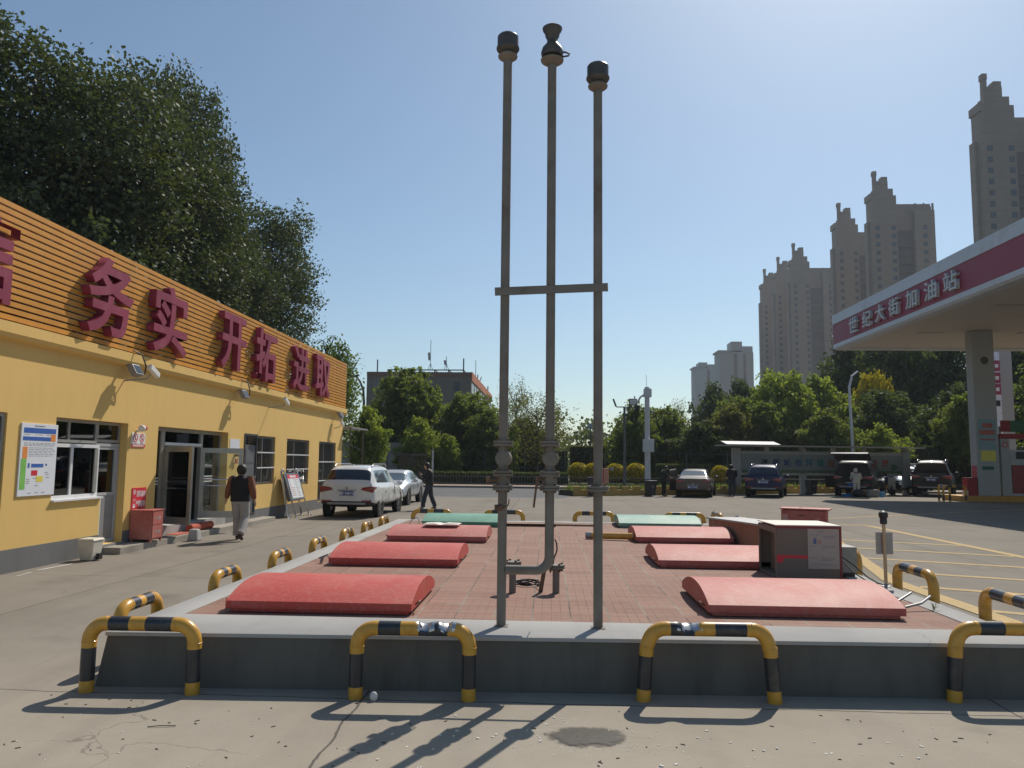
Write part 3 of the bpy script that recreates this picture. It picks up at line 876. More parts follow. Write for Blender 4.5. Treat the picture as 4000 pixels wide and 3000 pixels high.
b = MB(); b.obox((-1.62, 13.1, zt + 0.0105), (0.1, 0.004, -0.003), (0.004, 0.05, 0), (0, 0, 0.001)); b.obox((-1.98, 13.06, zt + 0.0105), (0.09, 0, 0.003), (0.004, 0.03, 0), (0, 0, 0.001))
part(t, 'printed_picture', b, M('magazine_print', (0.35, 0.26, 0.24), 0.7, var=0.4, scale=40))
b = MB(); b.tube([(3.3, 7.62, H0 + 0.03), (3.5, 7.75, H0 + 0.10)], 0.012, 8)
solo('metal_rod', 'short steel rod end sticking out beside the near right hatch cover, upper of two', 'rod', b, m_greym)
b = MB(); b.tube([(3.25, 7.35, H0 + 0.03), (3.44, 7.42, H0 + 0.06), (3.56, 7.5, H0 + 0.11)], 0.012, 8)
solo('metal_rod', 'longer steel rod sticking out beside the near right hatch cover, by a weed', 'rod', b, m_greym)
b = MB(); b.tube([(-2.72, 15.2, H0), (-2.71, 15.2, H0 + 0.1), (-2.66, 15.3, H0 + 0.17), (-2.6, 15.35, H0 + 0.2), (-2.55, 15.3, H0 + 0.14), (-2.5, 15.2, H0)], 0.008, 6)
solo('bent_wire', 'bent thick wire sticking up at the back left of the platform', 'wire', b, m_greym, smooth=1.0)
b = MB(); b.tube([(-2.9, 9.9, H0), (-2.88, 9.9, H0 + 0.08)], 0.02, 8); b.obox((-2.87, 9.9, H0 + 0.08), (0.05, 0.02, 0.02), (0, 0.012, 0), (0, 0, 0.012))
solo('small_tap', 'small grey tap beside the second left hatch cover', 'tap', b, m_greym)
def weed(x, y, z, s, n, seed):
    rnd = random.Random(seed); b = MB()
    for i in range(n):
        a = rnd.random() * 6.28; l = s * (0.5 + rnd.random()); h = s * (0.4 + rnd.random())
        p = Vector((x, y, z)); q = p + Vector((math.cos(a) * l * 0.5, math.sin(a) * l * 0.5, h)); e = p + Vector((math.cos(a) * l, math.sin(a) * l, h * 0.8))
        w = Vector((-math.sin(a), math.cos(a), 0)) * s * 0.09
        b.poly([p - w * 0.4, p + w * 0.4, q + w, q - w]); b.poly([q - w, q + w, e])
    return b
solo('weed', 'tiny green weed on the right coping beside a steel rod', 'weed', weed(3.55, 7.42, H0, 0.05, 14, 5), m_grass)

# ---------------------------------------------------------------- yellow service building
XW = -7.94
m_ochre = stained('ochre_render', (0.75, 0.50, 0.17), (0.60, 0.39, 0.135), 0.85, 0.3, 0.7)
m_plinth = stained('plinth_grey', (0.165, 0.165, 0.165), (0.10, 0.10, 0.10), 0.85, 0.4)
m_slat = M('orange_wood_slat', (0.60, 0.265, 0.03), 0.5, var=0.1, scale=3, dirt=(0.52, 0.25, 0.05), dirtscale=2)
m_frame = M('rusty_frame', (0.05, 0.04, 0.035), 0.7)
m_pvc = M('pvc_white', (0.72, 0.72, 0.72), 0.4, var=0.03, dirt=(0.6, 0.59, 0.56))
m_alu = M('aluminium_frame', (0.42, 0.41, 0.38), 0.4, 0.5, var=0.08)
m_doorgrey = M('steel_door_grey', (0.14, 0.145, 0.15), 0.5, 0.2, var=0.08)
m_glass = glass('window_glass', (0.62, 0.68, 0.66), 0.06)
m_glassdk = glass('tinted_glass', (0.22, 0.25, 0.26), 0.08)
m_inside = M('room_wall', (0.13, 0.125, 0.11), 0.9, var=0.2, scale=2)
m_crimson = M('sign_crimson', (0.24, 0.022, 0.055), 0.5, var=0.14, scale=1.5, dirt=(0.33, 0.085, 0.11), dirtscale=1.6)
t = bld = thing('service_building', 'long single storey yellow building with orange slatted parapet and crimson letters', 'building', (-9.5, 18.7, 0))
ops = [(8.6, 10.93, 0.93, 2.35), (12.06, 13.43, 1.0, 2.35), (13.43, 14.2, 0.16, 2.35), (15.33, 18.78, 0.30, 2.35), (19.8, 20.68, 0.22, 2.37), (20.7, 22.1, 1.0, 2.34), (23.1, 25.3, 0.9, 2.33), (26.4, 28.5, 0.25, 2.33)]
YA, YB = 7.0, 29.4
TH = 0.24
b = MB()
ys = sorted(set([YA, YB] + [o[0] for o in ops] + [o[1] for o in ops]))
for a, c in zip(ys[:-1], ys[1:]):
    mid = (a + c) / 2
    op = [o for o in ops if o[0] <= mid <= o[1]]
    if op:
        if op[0][2] > 0.05: b.box(XW - TH, XW, a, c, -0.02, op[0][2])
        b.box(XW - TH, XW, a, c, op[0][3], 3.62)
    else:
        b.box(XW - TH, XW, a, c, -0.02, 3.62)
b.box(-14.2, XW - TH, YB - TH, YB, -0.02, 3.62)
b.box(-14.2, XW - TH, YA, YA + TH, -0.02, 3.62)
b.box(-14.2, -13.96, YA + TH, YB - TH, -0.02, 3.62)
part(t, 'wall', b, m_ochre)
part(t, 'roof', MB().box(-14.1, XW - TH, YA, YB, 3.622, 3.7), m_greym)
b = MB()
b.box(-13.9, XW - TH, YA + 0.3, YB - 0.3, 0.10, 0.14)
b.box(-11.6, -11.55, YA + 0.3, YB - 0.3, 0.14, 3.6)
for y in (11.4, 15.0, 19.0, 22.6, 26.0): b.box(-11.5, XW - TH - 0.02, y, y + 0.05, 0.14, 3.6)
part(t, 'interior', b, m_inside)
b = MB()
rnd = random.Random(11)
for k in range(12):
    y = 15.2 + 0.3 * k; b.box(-11.5, -11.2, y, y + 0.26, 0.15, 0.5 + 1.1 * rnd.random())
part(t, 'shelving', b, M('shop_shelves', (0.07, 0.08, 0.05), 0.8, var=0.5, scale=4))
part(t, 'green_poster', MB().box(-11.54, -11.52, 16.6, 18.2, 1.1, 2.1), M('shop_poster_green', (0.05, 0.22, 0.04), 0.7, var=0.6, scale=3, dirt=(0.3, 0.25, 0.04), dirtscale=3))
b = MB()
gap = [o for o in ops if o[2] < 0.33]
ys2 = [YA] + [v for o in gap for v in (o[0], o[1])] + [YB]
for a, c in zip(ys2[0::2], ys2[1::2]):
    if c - a > 0.02: part(t, 'plinth', MB().box(XW, XW + 0.012, a, c, -0.01, 0.345), m_plinth)
part(t, 'plinth', MB().box(XW - 6, XW, YB, YB + 0.012, -0.01, 0.345), m_plinth)
b = MB()
b.prism([(0, 3.40), (0.10, 3.44), (0.13, 3.50), (0.13, 3.66), (0, 3.68)], (XW + 0.0005, YA, 0), (1, 0, 0), (0, 0, 1), (0, YB - YA + 0.1, 0))
part(t, 'cornice', b, m_ochre)
b = MB()
ns = 17; z0, z1 = 3.69, 5.44; pit = (z1 - z0) / ns
for i in range(ns):
    z = z0 + pit * i
    b.box(XW + 0.03, XW + 0.06, YA, YB + 0.12, z + 0.006, z + pit - 0.024)
    b.box(-12.0, XW + 0.03, YB + 0.09, YB + 0.12, z + 0.006, z + pit - 0.024)
part(t, 'slat_screen', b, m_slat)
b = MB()
y = YA + 0.3
while y < YB:
    part(t, 'screen_post', MB().box(XW - 0.03, XW + 0.028, y, y + 0.05, 3.7, 5.43), m_frame); y += 1.5
for y in (8.5, 13, 17.5, 22, 26.5): part(t, 'screen_brace', MB().obox((XW - 0.6, y, 4.4), (0.02, 0, 0), (0, 0.02, 0), (0.57, 0, 0.7)), m_frame)
# crimson channel letters
def sc(v, x, o=0.0): return o + (v - o) * x / -7.94
for ch, ya, yb, za, zb in (('信', 9.42, 10.93, 3.92, 5.34), ('务', 12.71, 14.17, 3.89, 5.30), ('实', 14.94, 16.39, 3.87, 5.30), ('开', 18.19, 19.69, 3.93, 5.33),
                           ('拓', 20.40, 21.97, 3.88, 5.33), ('进', 23.50, 25.10, 3.89, 5.29), ('取', 25.80, 27.54, 3.90, 5.32)):
    k = 7.70 / 7.94
    ya, yb, za, zb = ya * k, yb * k, 1.72 + (za - 1.72) * k, 1.72 + (zb - 1.72) * k
    text(t, 'sign_letter', ch, m_crimson, (-7.86, ya, za), (0, 1, 0), (0, 0, 1), yb - ya, zb - za, 0.15, bold=0.021)
# windows and doors ------------------------------------------------
def frame_rect(mb, x, ya, yb, za, zb, w=0.05, d=0.05):
    mb.box(x - d, x, ya, yb, za, za + w); mb.box(x - d, x, ya, yb, zb - w, zb)
    mb.box(x - d, x, ya, ya + w, za + w, zb - w); mb.box(x - d, x, yb - w, yb, za + w, zb - w)
def pane(parent, x, ya, yb, za, zb, mat, name='pane'):
    b = MB(); b.box(x - 0.006, x, ya, yb, za, zb)
    return part(parent, name, b, mat)
def window(ya, yb, za, zb, x, mat, ymull, zmull, glassm=m_glassdk, w=0.05):
    b = MB(); frame_rect(b, x, ya, yb, za, zb, w)
    for y in ymull: b.box(x - 0.05, x, y - w / 2, y + w / 2, za + w, zb - w)
    for z in zmull:
        e = [ya + w] + [v for y in ymull for v in (y - w / 2, y + w / 2)] + [yb - w]
        for p, q in zip(e[0::2], e[1::2]): b.box(x - 0.05, x - 0.001, p, q, z - w / 2, z + w / 2)
    f = part(t, 'window', b, mat)
    pane(f, x - 0.02, ya + 0.01, yb - 0.01, za + 0.01, zb - 0.01, glassm)
    return f
XI = XW - 0.19
window(8.61, 10.92, 0.94, 2.34, XW - 0.03, m_alu, (9.7,), (1.9,))
# ticket window: white sliding casement flush below, grey lights above
f = window(12.065, 13.40, 1.02, 1.93, XW - 0.05, m_pvc, (12.62,), (), m_glassdk, 0.06)
part(f, 'sill', MB().box(XW - 0.05, XW + 0.05, 12.06, 13.44, 0.985, 1.02), m_pvc, bevel=0.004)
b = MB(); b.box(XW - 0.052, XW - 0.03, 13.24, 13.33, 1.1, 1.86); part(f, 'sash_stile', b, m_alu)
window(12.065, 13.43, 1.95, 2.345, XI + 0.06, m_alu, (12.62,), ())
window(13.44, 14.19, 1.98, 2.345, XI + 0.05, m_alu, (), ())
d = part(t, 'ticket_door', MB().box(XI - 0.02, XI + 0.03, 13.47, 14.16, 0.18, 1.02), m_greym, bevel=0.003, label='grey plastic door right of the ticket window, glazed above')
b = MB(); frame_rect(b, XI + 0.05, 13.44, 14.19, 0.165, 1.96, 0.055, 0.07); frame_rect(b, XI + 0.04, 13.5, 14.13, 1.02, 1.9, 0.05, 0.05)
part(d, 'door_frame', b, M('pvc_grey', (0.42, 0.42, 0.42), 0.45, var=0.04))
pane(d, XI + 0.01, 13.54, 14.09, 1.06, 1.86, m_glassdk)
part(d, 'jamb_panel', MB().box(XI + 0.05, XW - 0.005, 13.435, 13.455, 0.165, 1.0), m_pvc)
part(d, 'threshold', MB().box(XI, XW + 0.06, 13.44, 14.2, 0.02, 0.158), m_greym)
# glazed entrance
XE = XW - 0.17
e = part(t, 'entrance', MB().box(XE - 0.05, XE, 15.34, 18.77, 2.27, 2.345).box(XE - 0.05, XE, 15.34, 15.39, 0.3, 2.27).box(XE - 0.05, XE, 18.72, 18.77, 0.3, 2.27).box(XE - 0.06, XE + 0.01, 15.80, 15.94, 0.3, 2.27).box(XE - 0.06, XE + 0.01, 17.62, 17.74, 0.3, 2.27).box(XE - 0.05, XE, 15.94, 17.62, 1.96, 2.03).box(XE - 0.05, XE, 15.39, 15.80, 0.3, 0.36).box(XE - 0.05, XE, 17.74, 18.72, 0.3, 0.36), m_alu, label='wide glazed shop entrance with both door leaves open')
pane(e, XE - 0.02, 15.39, 15.80, 0.36, 2.27, m_glass); pane(e, XE - 0.02, 17.74, 18.72, 0.36, 2.27, m_glass); pane(e, XE - 0.02, 15.94, 17.62, 2.03, 2.27, m_glass)
b = MB()
for z in (1.27, 1.21, 1.15):
    b.box(XE - 0.016, XE - 0.013, 15.40, 15.79, z, z + 0.03); b.box(XE - 0.016, XE - 0.013, 17.76, 18.4, z, z + 0.03)
part(e, 'glass_stripes', b, m_pvc)
part(e, 'light_bar', MB().box(XE, XE + 0.03, 15.94, 17.62, 1.985, 2.04), m_pvc)
part(e, 'threshold', MB().box(XE - 0.1, XW + 0.02, 15.33, 18.78, 0.02, 0.306), m_cope)
for q in ((15.335, 18.775, 0.296), (19.805, 20.675, 0.216), (13.435, 14.195, 0.155), (26.405, 28.495, 0.246)): part(t, 'plinth', MB().box(XW, XW + 0.011, q[0], q[1], -0.01, q[2]), m_plinth)
def leaf(hinge, ang, w, za=0.34, zb=1.95):
    """open glass door leaf turned out from the wall by ang"""
    h = Vector((XE + 0.02, hinge, 0)); u = Vector((math.sin(ang), -math.cos(ang), 0)); nn = Vector((u.y, -u.x, 0)) * 0.022
    def bar(mb, a, c, z0, z1):
        mb.obox(h + u * (a + c) / 2 + Vector((0, 0, (z0 + z1) / 2)), u * (c - a) / 2, nn, (0, 0, (z1 - z0) / 2))
    b = MB(); bar(b, 0, 0.09, za, zb); bar(b, w - 0.09, w, za, zb); bar(b, 0.09, w - 0.09, zb - 0.11, zb); bar(b, 0.09, w - 0.09, za, za + 0.15)
    o = part(t, 'door_leaf', b, m_alu)
    b = MB(); b.obox(h + u * w / 2 + Vector((0, 0, (za + zb) / 2)), u * (w / 2 - 0.09), nn * 0.12, (0, 0, (zb - za) / 2 - 0.1)); part(o, 'pane', b, glass('door_glass', (0.85, 0.88, 0.86), 0.05))
    b = MB()
    for z in (1.22, 1.08):
        for s in (1, -1):
            b.tube([h + u * 0.06 + nn * 2.2 * s + Vector((0, 0, z)), h + u * (w - 0.05) + nn * 2.2 * s + Vector((0, 0, z))], 0.012, 8)
    part(o, 'push_bar', b, m_chrome, smooth=0.6)
leaf(15.97, R(68), 0.80)
leaf(17.64, R(108), 0.93)
# steel security door and barred windows
d = part(t, 'steel_door', MB().box(XW - 0.05, XW - 0.01, 19.86, 20.62, 0.24, 2.08), m_doorgrey, bevel=0.004, label='dark grey steel door with barred light above')
b = MB(); frame_rect(b, XW + 0.02, 19.8, 20.68, 0.22, 2.37, 0.06, 0.09)
for z in (2.14, 2.20, 2.26): b.box(XW - 0.03, XW + 0.01, 19.86, 20.62, z, z + 0.015)
part(d, 'door_frame', b, M('door_frame_black', (0.045, 0.045, 0.05), 0.5))
b = MB()
for za, zb in ((0.4, 0.75), (0.85, 1.5), (1.6, 1.95)):
    b.box(XW - 0.01, XW - 0.002, 19.95, 20.53, za, zb)
part(d, 'raised_panel', b, m_doorgrey, bevel=0.004)
b = MB(); b.box(XW - 0.01, XW + 0.02, 20.5, 20.56, 1.0, 1.3); b.tube([(XW + 0.03, 20.53, 1.22), (XW + 0.06, 20.53, 1.22), (XW + 0.06, 20.45, 1.22)], 0.01, 6)
part(d, 'handle', b, m_chrome)
def barred(ya, yb, za, zb):
    f = window(ya, yb, za, zb, XW - 0.06, m_alu, ((ya * 0.62 + yb * 0.38),), (za + (zb - za) * 0.66,))
    b = MB()
    nb = int((yb - ya) / 0.1)
    for i in range(1, nb):
        y = ya + (yb - ya) * i / nb; b.box(XW - 0.012, XW + 0.0, y - 0.007, y + 0.007, za + 0.01, zb - 0.01)
    part(f, 'grille_bars', b, M('grille_dark', (0.10, 0.10, 0.10), 0.5, 0.3))
    b = MB()
    for q in (0.34, 0.66): z = za + (zb - za) * q; b.box(XW + 0.001, XW + 0.012, ya + 0.01, yb - 0.01, z - 0.015, z + 0.015)
    part(f, 'grille_rail', b, m_pvc)
    return f
barred(20.74, 22.08, 1.02, 2.33); barred(23.12, 25.28, 0.92, 2.32); barred(26.42, 28.48, 0.27, 2.32)
# doorstep kerb along the wall
b = MB()
b.box(XW + 0.013, -7.56, 13.5, 21.3, -0.01, 0.12)
st = struct('pavement_step', b, concrete('step_concrete', (0.30, 0.27, 0.23), (0.37, 0.34, 0.29), None, None, False), bevel=0.012)
st.name = 'pavement'

# ---------------------------------------------------------------- things fixed to the wall
t = thing('notice_board', 'white wall board with blue bars and orange green scale left of the ticket window', 'notice board', (XW + 0.02, 11.67, 1.66))
part(t, 'panel', MB().box(XW + 0.001, XW + 0.022, 11.23, 12.09, 1.11, 2.22), M('board_white', (0.72, 0.74, 0.78), 0.5, var=0.03), bevel=0.003)
X2 = XW + 0.0222
def bx(mb, ya, yb, za, zb, d=0.002): mb.box(X2, X2 + d, ya, yb, za, zb)
for q in ((11.28, 12.04, 2.07, 2.15), (11.27, 11.92, 1.955, 2.015), (11.5, 11.78, 1.545, 1.6), (11.42, 11.46, 1.54, 1.61), (11.83, 11.87, 1.57, 1.6)):
    b = MB(); bx(b, *q); part(t, 'blue_bar', b, m_blue)
for q in ((11.92, 12.04, 1.95, 2.06), (11.28, 11.39, 1.68, 1.86)):
    b = MB(); bx(b, *q); part(t, 'orange_panel', b, m_orange)
b = MB(); bx(b, 11.26, 11.38, 1.215, 1.68); part(t, 'green_bar', b, m_lime)
b = MB(); bx(b, 11.51, 11.65, 1.42, 1.50); part(t, 'red_square', b, m_signred)
b = MB(); bx(b, 11.63, 11.79, 1.32, 1.41); part(t, 'yellow_square', b, m_signyel)
b = MB()
rnd = random.Random(2)
bx(b, 11.52, 11.76, 2.172, 2.19)
for z in (2.04, 1.915, 1.895, 1.875, 1.84, 1.815, 1.79, 1.765, 1.74, 1.715):
    y = 11.42 if z < 1.87 else 11.3
    while y < 11.98:
        w_ = 0.03 + rnd.random() * 0.1; bx(b, y, min(y + w_, 12.04), z, z + 0.008, 0.001); y += w_ + 0.02 + (0.1 * rnd.random() if z > 2 else 0)
for y, z in ((11.4, 1.36), (11.4, 1.33), (11.4, 1.3), (11.82, 1.46), (11.85, 1.43), (11.86, 1.38), (11.56, 1.37), (11.6, 1.26), (11.45, 1.15), (11.62, 1.15), (11.78, 1.15)):
    bx(b, y, y + 0.08, z, z + 0.01, 0.001)
part(t, 'print_lines', b, m_ink)
t = thing('warning_light', 'red dome alarm light on a bracket above the no smoking sign', 'alarm light', (XW, 14.55, 2.3))
part(t, 'bracket', MB().tube([(XW, 14.5, 2.22), (XW + 0.1, 14.48, 2.24), (XW + 0.13, 14.48, 2.26)], 0.025, 8), m_pvc)
part(t, 'housing', MB().lathe([(0.06, 0), (0.068, 0.02), (0.06, 0.07)], (XW + 0.13, 14.42, 2.27), (0, 1, 0.05), n=16), m_pvc, smooth=0.5)
part(t, 'red_dome', MB().lathe([(0.055, 0.07), (0.058, 0.12), (0.045, 0.17), (0.02, 0.19), (0, 0.195)], (XW + 0.13, 14.42, 2.27), (0, 1, 0.05), n=16), M('dome_red', (0.5, 0.05, 0.05), 0.2, coat=0.5), smooth=0.6)
t = thing('no_smoking_sign', 'small white sign with two red prohibition circles over a red strip', 'sign', (XW, 14.57, 2.04))
part(t, 'panel', MB().box(XW + 0.001, XW + 0.012, 14.33, 14.82, 1.91, 2.185), m_white)
part(t, 'red_strip', MB().box(XW + 0.0125, XW + 0.0145, 14.33, 14.82, 1.91, 1.965), m_signred)
for yc in (14.455, 14.695):
    b = MB(); b.lathe([(0.085, 0), (0.085, 0.002), (0.066, 0.002), (0.066, 0)], (XW + 0.012, yc, 2.09), (1, 0, 0), n=24)
    b.obox((XW + 0.0135, yc, 2.09), (0.0008, 0, 0), (0, 0.055, -0.055), (0, 0.006, 0.006)); part(t, 'prohibition_mark', b, m_signred, smooth=0.5)
    b = MB(); b.box(XW + 0.0122, XW + 0.0128, yc - 0.012, yc + 0.012, 2.045, 2.135); b.box(XW + 0.0122, XW + 0.0128, yc - 0.06, yc + 0.06, 1.978, 1.99); part(t, 'pictogram', b, m_black)
b = MB()
for i in range(7): b.box(XW + 0.0147, XW + 0.0155, 14.38 + 0.057 * i, 14.42 + 0.057 * i, 1.922, 1.953)
part(t, 'strip_lettering', b, m_white)
t = thing('fire_equipment_sign', 'red sign with white characters on the wall above the red steel box', 'sign', (XW, 14.71, 0.93))
part(t, 'panel', MB().box(XW + 0.001, XW + 0.012, 14.46, 14.97, 0.725, 1.13), m_signred)
text(t, 'lettering', '消防器材', m_white, (XW + 0.0122, 14.615, 0.955), (0, 1, 0), (0, 0, 1), 0.33, 0.12, 0.002, bold=0.01)
text(t, 'lettering', '严禁挪用', m_white, (XW + 0.0122, 14.605, 0.765), (0, 1, 0), (0, 0, 1), 0.33, 0.12, 0.002, bold=0.01)
b = MB(); b.lathe([(0.045, 0), (0.045, 0.002), (0.034, 0.002), (0.034, 0)], (XW + 0.0122, 14.54, 1.05), (1, 0, 0), n=20); b.box(XW + 0.0122, XW + 0.0138, 14.525, 14.555, 1.035, 1.065)
b.box(XW + 0.0122, XW + 0.0138, 14.5, 14.58, 0.75, 0.80); b.box(XW + 0.0122, XW + 0.0138, 14.505, 14.575, 0.81, 0.825)
text(t, 'lettering', '119', m_white, (XW + 0.0122, 14.50, 0.865), (0, 1, 0), (0, 0, 1), 0.08, 0.06, 0.002)
part(t, 'pictogram', b, m_white)
t = thing('fire_extinguisher_box', 'red two door steel box standing under the red wall sign', 'box', (-7.72, 14.7, 0.12))
part(t, 'body', MB().box(-7.925, -7.5, 14.42, 14.86, 0.17, 0.70), m_redold, bevel=0.006)
part(t, 'top', MB().box(-7.93, -7.48, 14.4, 14.88, 0.702, 0.72), m_redold, bevel=0.004)
part(t, 'door_panel', MB().box(-7.498, -7.488, 14.45, 14.83, 0.44, 0.685), m_redold, bevel=0.003)
part(t, 'door_panel', MB().box(-7.498, -7.488, 14.45, 14.83, 0.19, 0.425), m_redold, bevel=0.003)
for z in (0.535, 0.28): text(t, 'lettering', '灭火器箱', m_markwhite, (-7.4878, 14.53, z), (0, 1, 0), (0, 0, 1), 0.22, 0.055, 0.002)
for x, y in ((-7.9, 14.44), (-7.54, 14.44), (-7.9, 14.81), (-7.54, 14.81)): part(t, 'leg', MB().box(x, x + 0.035, y, y + 0.035, 0.118, 0.17), m_redold)
solo('paper_notice', 'white paper notice on the yellow wall between entrance and steel door', 'notice', MB().box(XW + 0.001, XW + 0.008, 18.89, 19.49, 1.85, 2.20), M('notice_paper', (0.68, 0.70, 0.74), 0.6, var=0.04, dirt=(0.35, 0.36, 0.42), dirtscale=14))
t = thing('wall_alarm_button', 'small brown and red call point on the yellow wall under the paper notice', 'alarm button', (XW, 19.2, 1.7))
part(t, 'hook', MB().box(XW, XW + 0.12, 19.18, 19.26, 1.76, 1.82), m_rust, bevel=0.01)
part(t, 'red_tag', MB().box(XW + 0.03, XW + 0.06, 19.18, 19.30, 1.58, 1.70), m_redold, bevel=0.005)
for k, (y, z, lab) in enumerate(((14.3, 3.42, 'grey floodlight with a looping cable under the cornice near the no smoking sign'), (19.6, 3.42, 'grey floodlight with a looping cable under the cornice over the shop entrance'), (29.0, 3.42, 'grey floodlight under the cornice at the far end of the yellow building'))):
    x = XW + 0.22; q = 7.72 / 7.94; y *= q
    t = thing('floodlight', lab, 'floodlight', (x, y, z), 0, 'wall floodlights under the cornice')
    part(t, 'bracket', MB().box(XW + 0.0, x + 0.02, y - 0.02, y + 0.02, z - 0.01, z + 0.03), m_greym)
    part(t, 'housing', MB().obox((x + 0.02, y, z - 0.1), (0.05, 0, 0.03), (0, 0.13, 0), (-0.05, 0, 0.09)), m_greym, bevel=0.01)
    part(t, 'lens', MB().obox((x + 0.073, y, z - 0.07), (0.002, 0, 0.0012), (0, 0.11, 0), (-0.04, 0, 0.072)), m_glassdk)
    if k < 2:
        part(t, 'cable', MB().tube([(XW + 0.1, y + 0.1, 3.72), (x + 0.02, y + 0.2, 3.65), (x + 0.03, y + 0.35, 3.45), (x + 0.02, y + 0.33, 3.3), (x, y + 0.15, 3.27), (x, y + 0.02, 3.36)], 0.014, 6), m_rubber, smooth=1.0)
for y, z, ln, lab in ((15.0, 3.44, 0.55, 'white security camera on a thin arm, the nearer one on the yellow wall'), (22.9, 3.45, 0.5, 'white security camera on a thin arm between the letters on the yellow wall'), (29.3, 3.1, 0.3, 'white security camera at the far corner of the yellow building')):
    x = XW + ln; q = -x / 7.94; y *= q; z = 1.72 + (z - 1.72) * q
    t = thing('security_camera', lab, 'security camera', (x, y, z), 0, 'security cameras on the yellow building')
    part(t, 'arm', MB().tube([(XW, y, z - 0.18), (x - 0.1, y, z - 0.14), (x - 0.05, y, z - 0.05)], 0.014, 8), m_greym)
    part(t, 'housing', MB().obox((x, y + 0.02, z), (0.04, 0, 0), (0, 0.16, -0.07), (0, 0.02, 0.045)), m_white, bevel=0.012)
t = thing('metal_awning', 'small corrugated lean-to roof on dark posts beyond the end of the building', 'awning', (-8.5, 30.6, 0))
part(t, 'roof_sheet', MB().obox((-8.35, 30.8, 2.98), (0.75, 0, -0.02), (0, 1.3, 0), (0, 0, 0.03)), m_greym)
part(t, 'post', MB().tube([(-7.75, 31.9, 0), (-7.75, 31.9, 2.95)], 0.04, 8), m_cap)
part(t, 'post', MB().tube([(-7.75, 29.8, 0), (-7.75, 29.8, 2.95)], 0.03, 8), m_cap)
part(t, 'brace', MB().tube([(-8.6, 30.0, 2.6), (-7.75, 31.9, 2.1)], 0.03, 6), m_cap)

# ---------------------------------------------------------------- things standing by the wall
def tapered(mb, c, w0, d0, w1, d1, z0, z1):
    k = len(mb.v)
    for w, d, z in ((w0, d0, z0), (w1, d1, z1)):
        mb.v += [(c[0] - w, c[1] - d, z), (c[0] + w, c[1] - d, z), (c[0] + w, c[1] + d, z), (c[0] - w, c[1] + d, z)]
    for q in ((0, 3, 2, 1), (4, 5, 6, 7), (0, 1, 5, 4), (1, 2, 6, 5), (2, 3, 7, 6), (3, 0, 4, 7)): mb.face([k + i for i in q])
    return mb
m_bin = M('cream_plastic', (0.62, 0.57, 0.48), 0.5, var=0.05, dirt=(0.48, 0.44, 0.36))
t = thing('pedal_bin', 'white plastic pedal bin at the foot of the yellow wall below the ticket window', 'bin', (-7.62, 12.75, 0))
part(t, 'body', tapered(MB(), (-7.62, 12.7), 0.10, 0.12, 0.135, 0.15, 0.01, 0.33), m_bin, bevel=0.012)
part(t, 'lid', tapered(MB(), (-7.62, 12.7), 0.15, 0.165, 0.13, 0.145, 0.331, 0.365), m_bin, bevel=0.012)
part(t, 'pedal', MB().box(-7.50, -7.44, 12.66, 12.76, 0.02, 0.12), m_black, bevel=0.005)
for x, y, lab in ((-7.36, 15.95, 'pale stone bollard block with rounded top in front of the open door leaf'), (-7.28, 18.2, 'pale stone bollard block half hidden behind the walking person')):
    solo('stone_block', lab, 'stone block', tapered(MB(), (x, y), 0.115, 0.115, 0.085, 0.085, 0, 0.24), m_cope, (x, y, 0), 0, 'stone blocks by the shop entrance', bevel=0.03)
t = thing('rolled_doormat', 'rolled red doormat lying on the step at the shop entrance', 'doormat', (-7.75, 16.8, 0.12))
part(t, 'mat_roll', MB().tube([(-7.74, 16.5, 0.2), (-7.74, 17.55, 0.2)], 0.085, 14), M('mat_red', (0.42, 0.09, 0.05), 0.9, var=0.35, scale=14, bump=0.4), smooth=0.7)
part(t, 'mat_edge', MB().box(-7.9, -7.62, 15.75, 16.45, 0.122, 0.135), M('mat_red_flat', (0.40, 0.10, 0.06), 0.9, var=0.3, scale=14))
t = thing('broom', 'broom and long handled dustpan leaning inside the shop entrance', 'broom', (-8.35, 17.3, 0.3))
part(t, 'handle', MB().tube([(-8.3, 17.3, 0.35), (-8.36, 17.4, 1.2)], 0.012, 8), m_greym)
part(t, 'dustpan', MB().obox((-8.3, 17.27, 0.37), (0.1, 0, 0.02), (0, 0.13, 0), (0, 0, 0.05)), m_greym, bevel=0.01)
# chrome easel board
t = thing('easel_board', 'chrome price board with red header leaning on four legs by the barred window', 'easel board', (-7.55, 23.1, 0))
def ez(s, y, d=0.0):
    """point on the sloping face: s 0 foot .. 1 top"""
    return Vector((-7.36 - 0.42 * s + d, y, 0.02 + 1.33 * s))
for y in (22.45, 23.65):
    part(t, 'leg', MB().tube([ez(0, y), ez(1.0, y)], 0.022, 10), m_chrome, smooth=0.6)
    part(t, 'leg', MB().tube([ez(0, y) + Vector((-0.2, -0.12, 0)), ez(1.0, y) + Vector((-0.06, -0.08, 0))], 0.035, 10), m_chrome, smooth=0.6)
    part(t, 'foot', MB().lathe([(0.09, 0), (0.085, 0.015), (0.04, 0.03), (0.025, 0.06)], (ez(0, y).x, y, 0), n=16), m_chrome, smooth=0.6)
    part(t, 'foot', MB().lathe([(0.1, 0), (0.095, 0.015), (0.05, 0.03), (0.035, 0.06)], (ez(0, y).x - 0.2, y - 0.12, 0), n=16), m_chrome, smooth=0.6)
    part(t, 'finial', MB().sphere(ez(1.02, y) + Vector((-0.03, -0.04, 0)), 0.055, n=12, m=8), m_chrome, smooth=1.0)
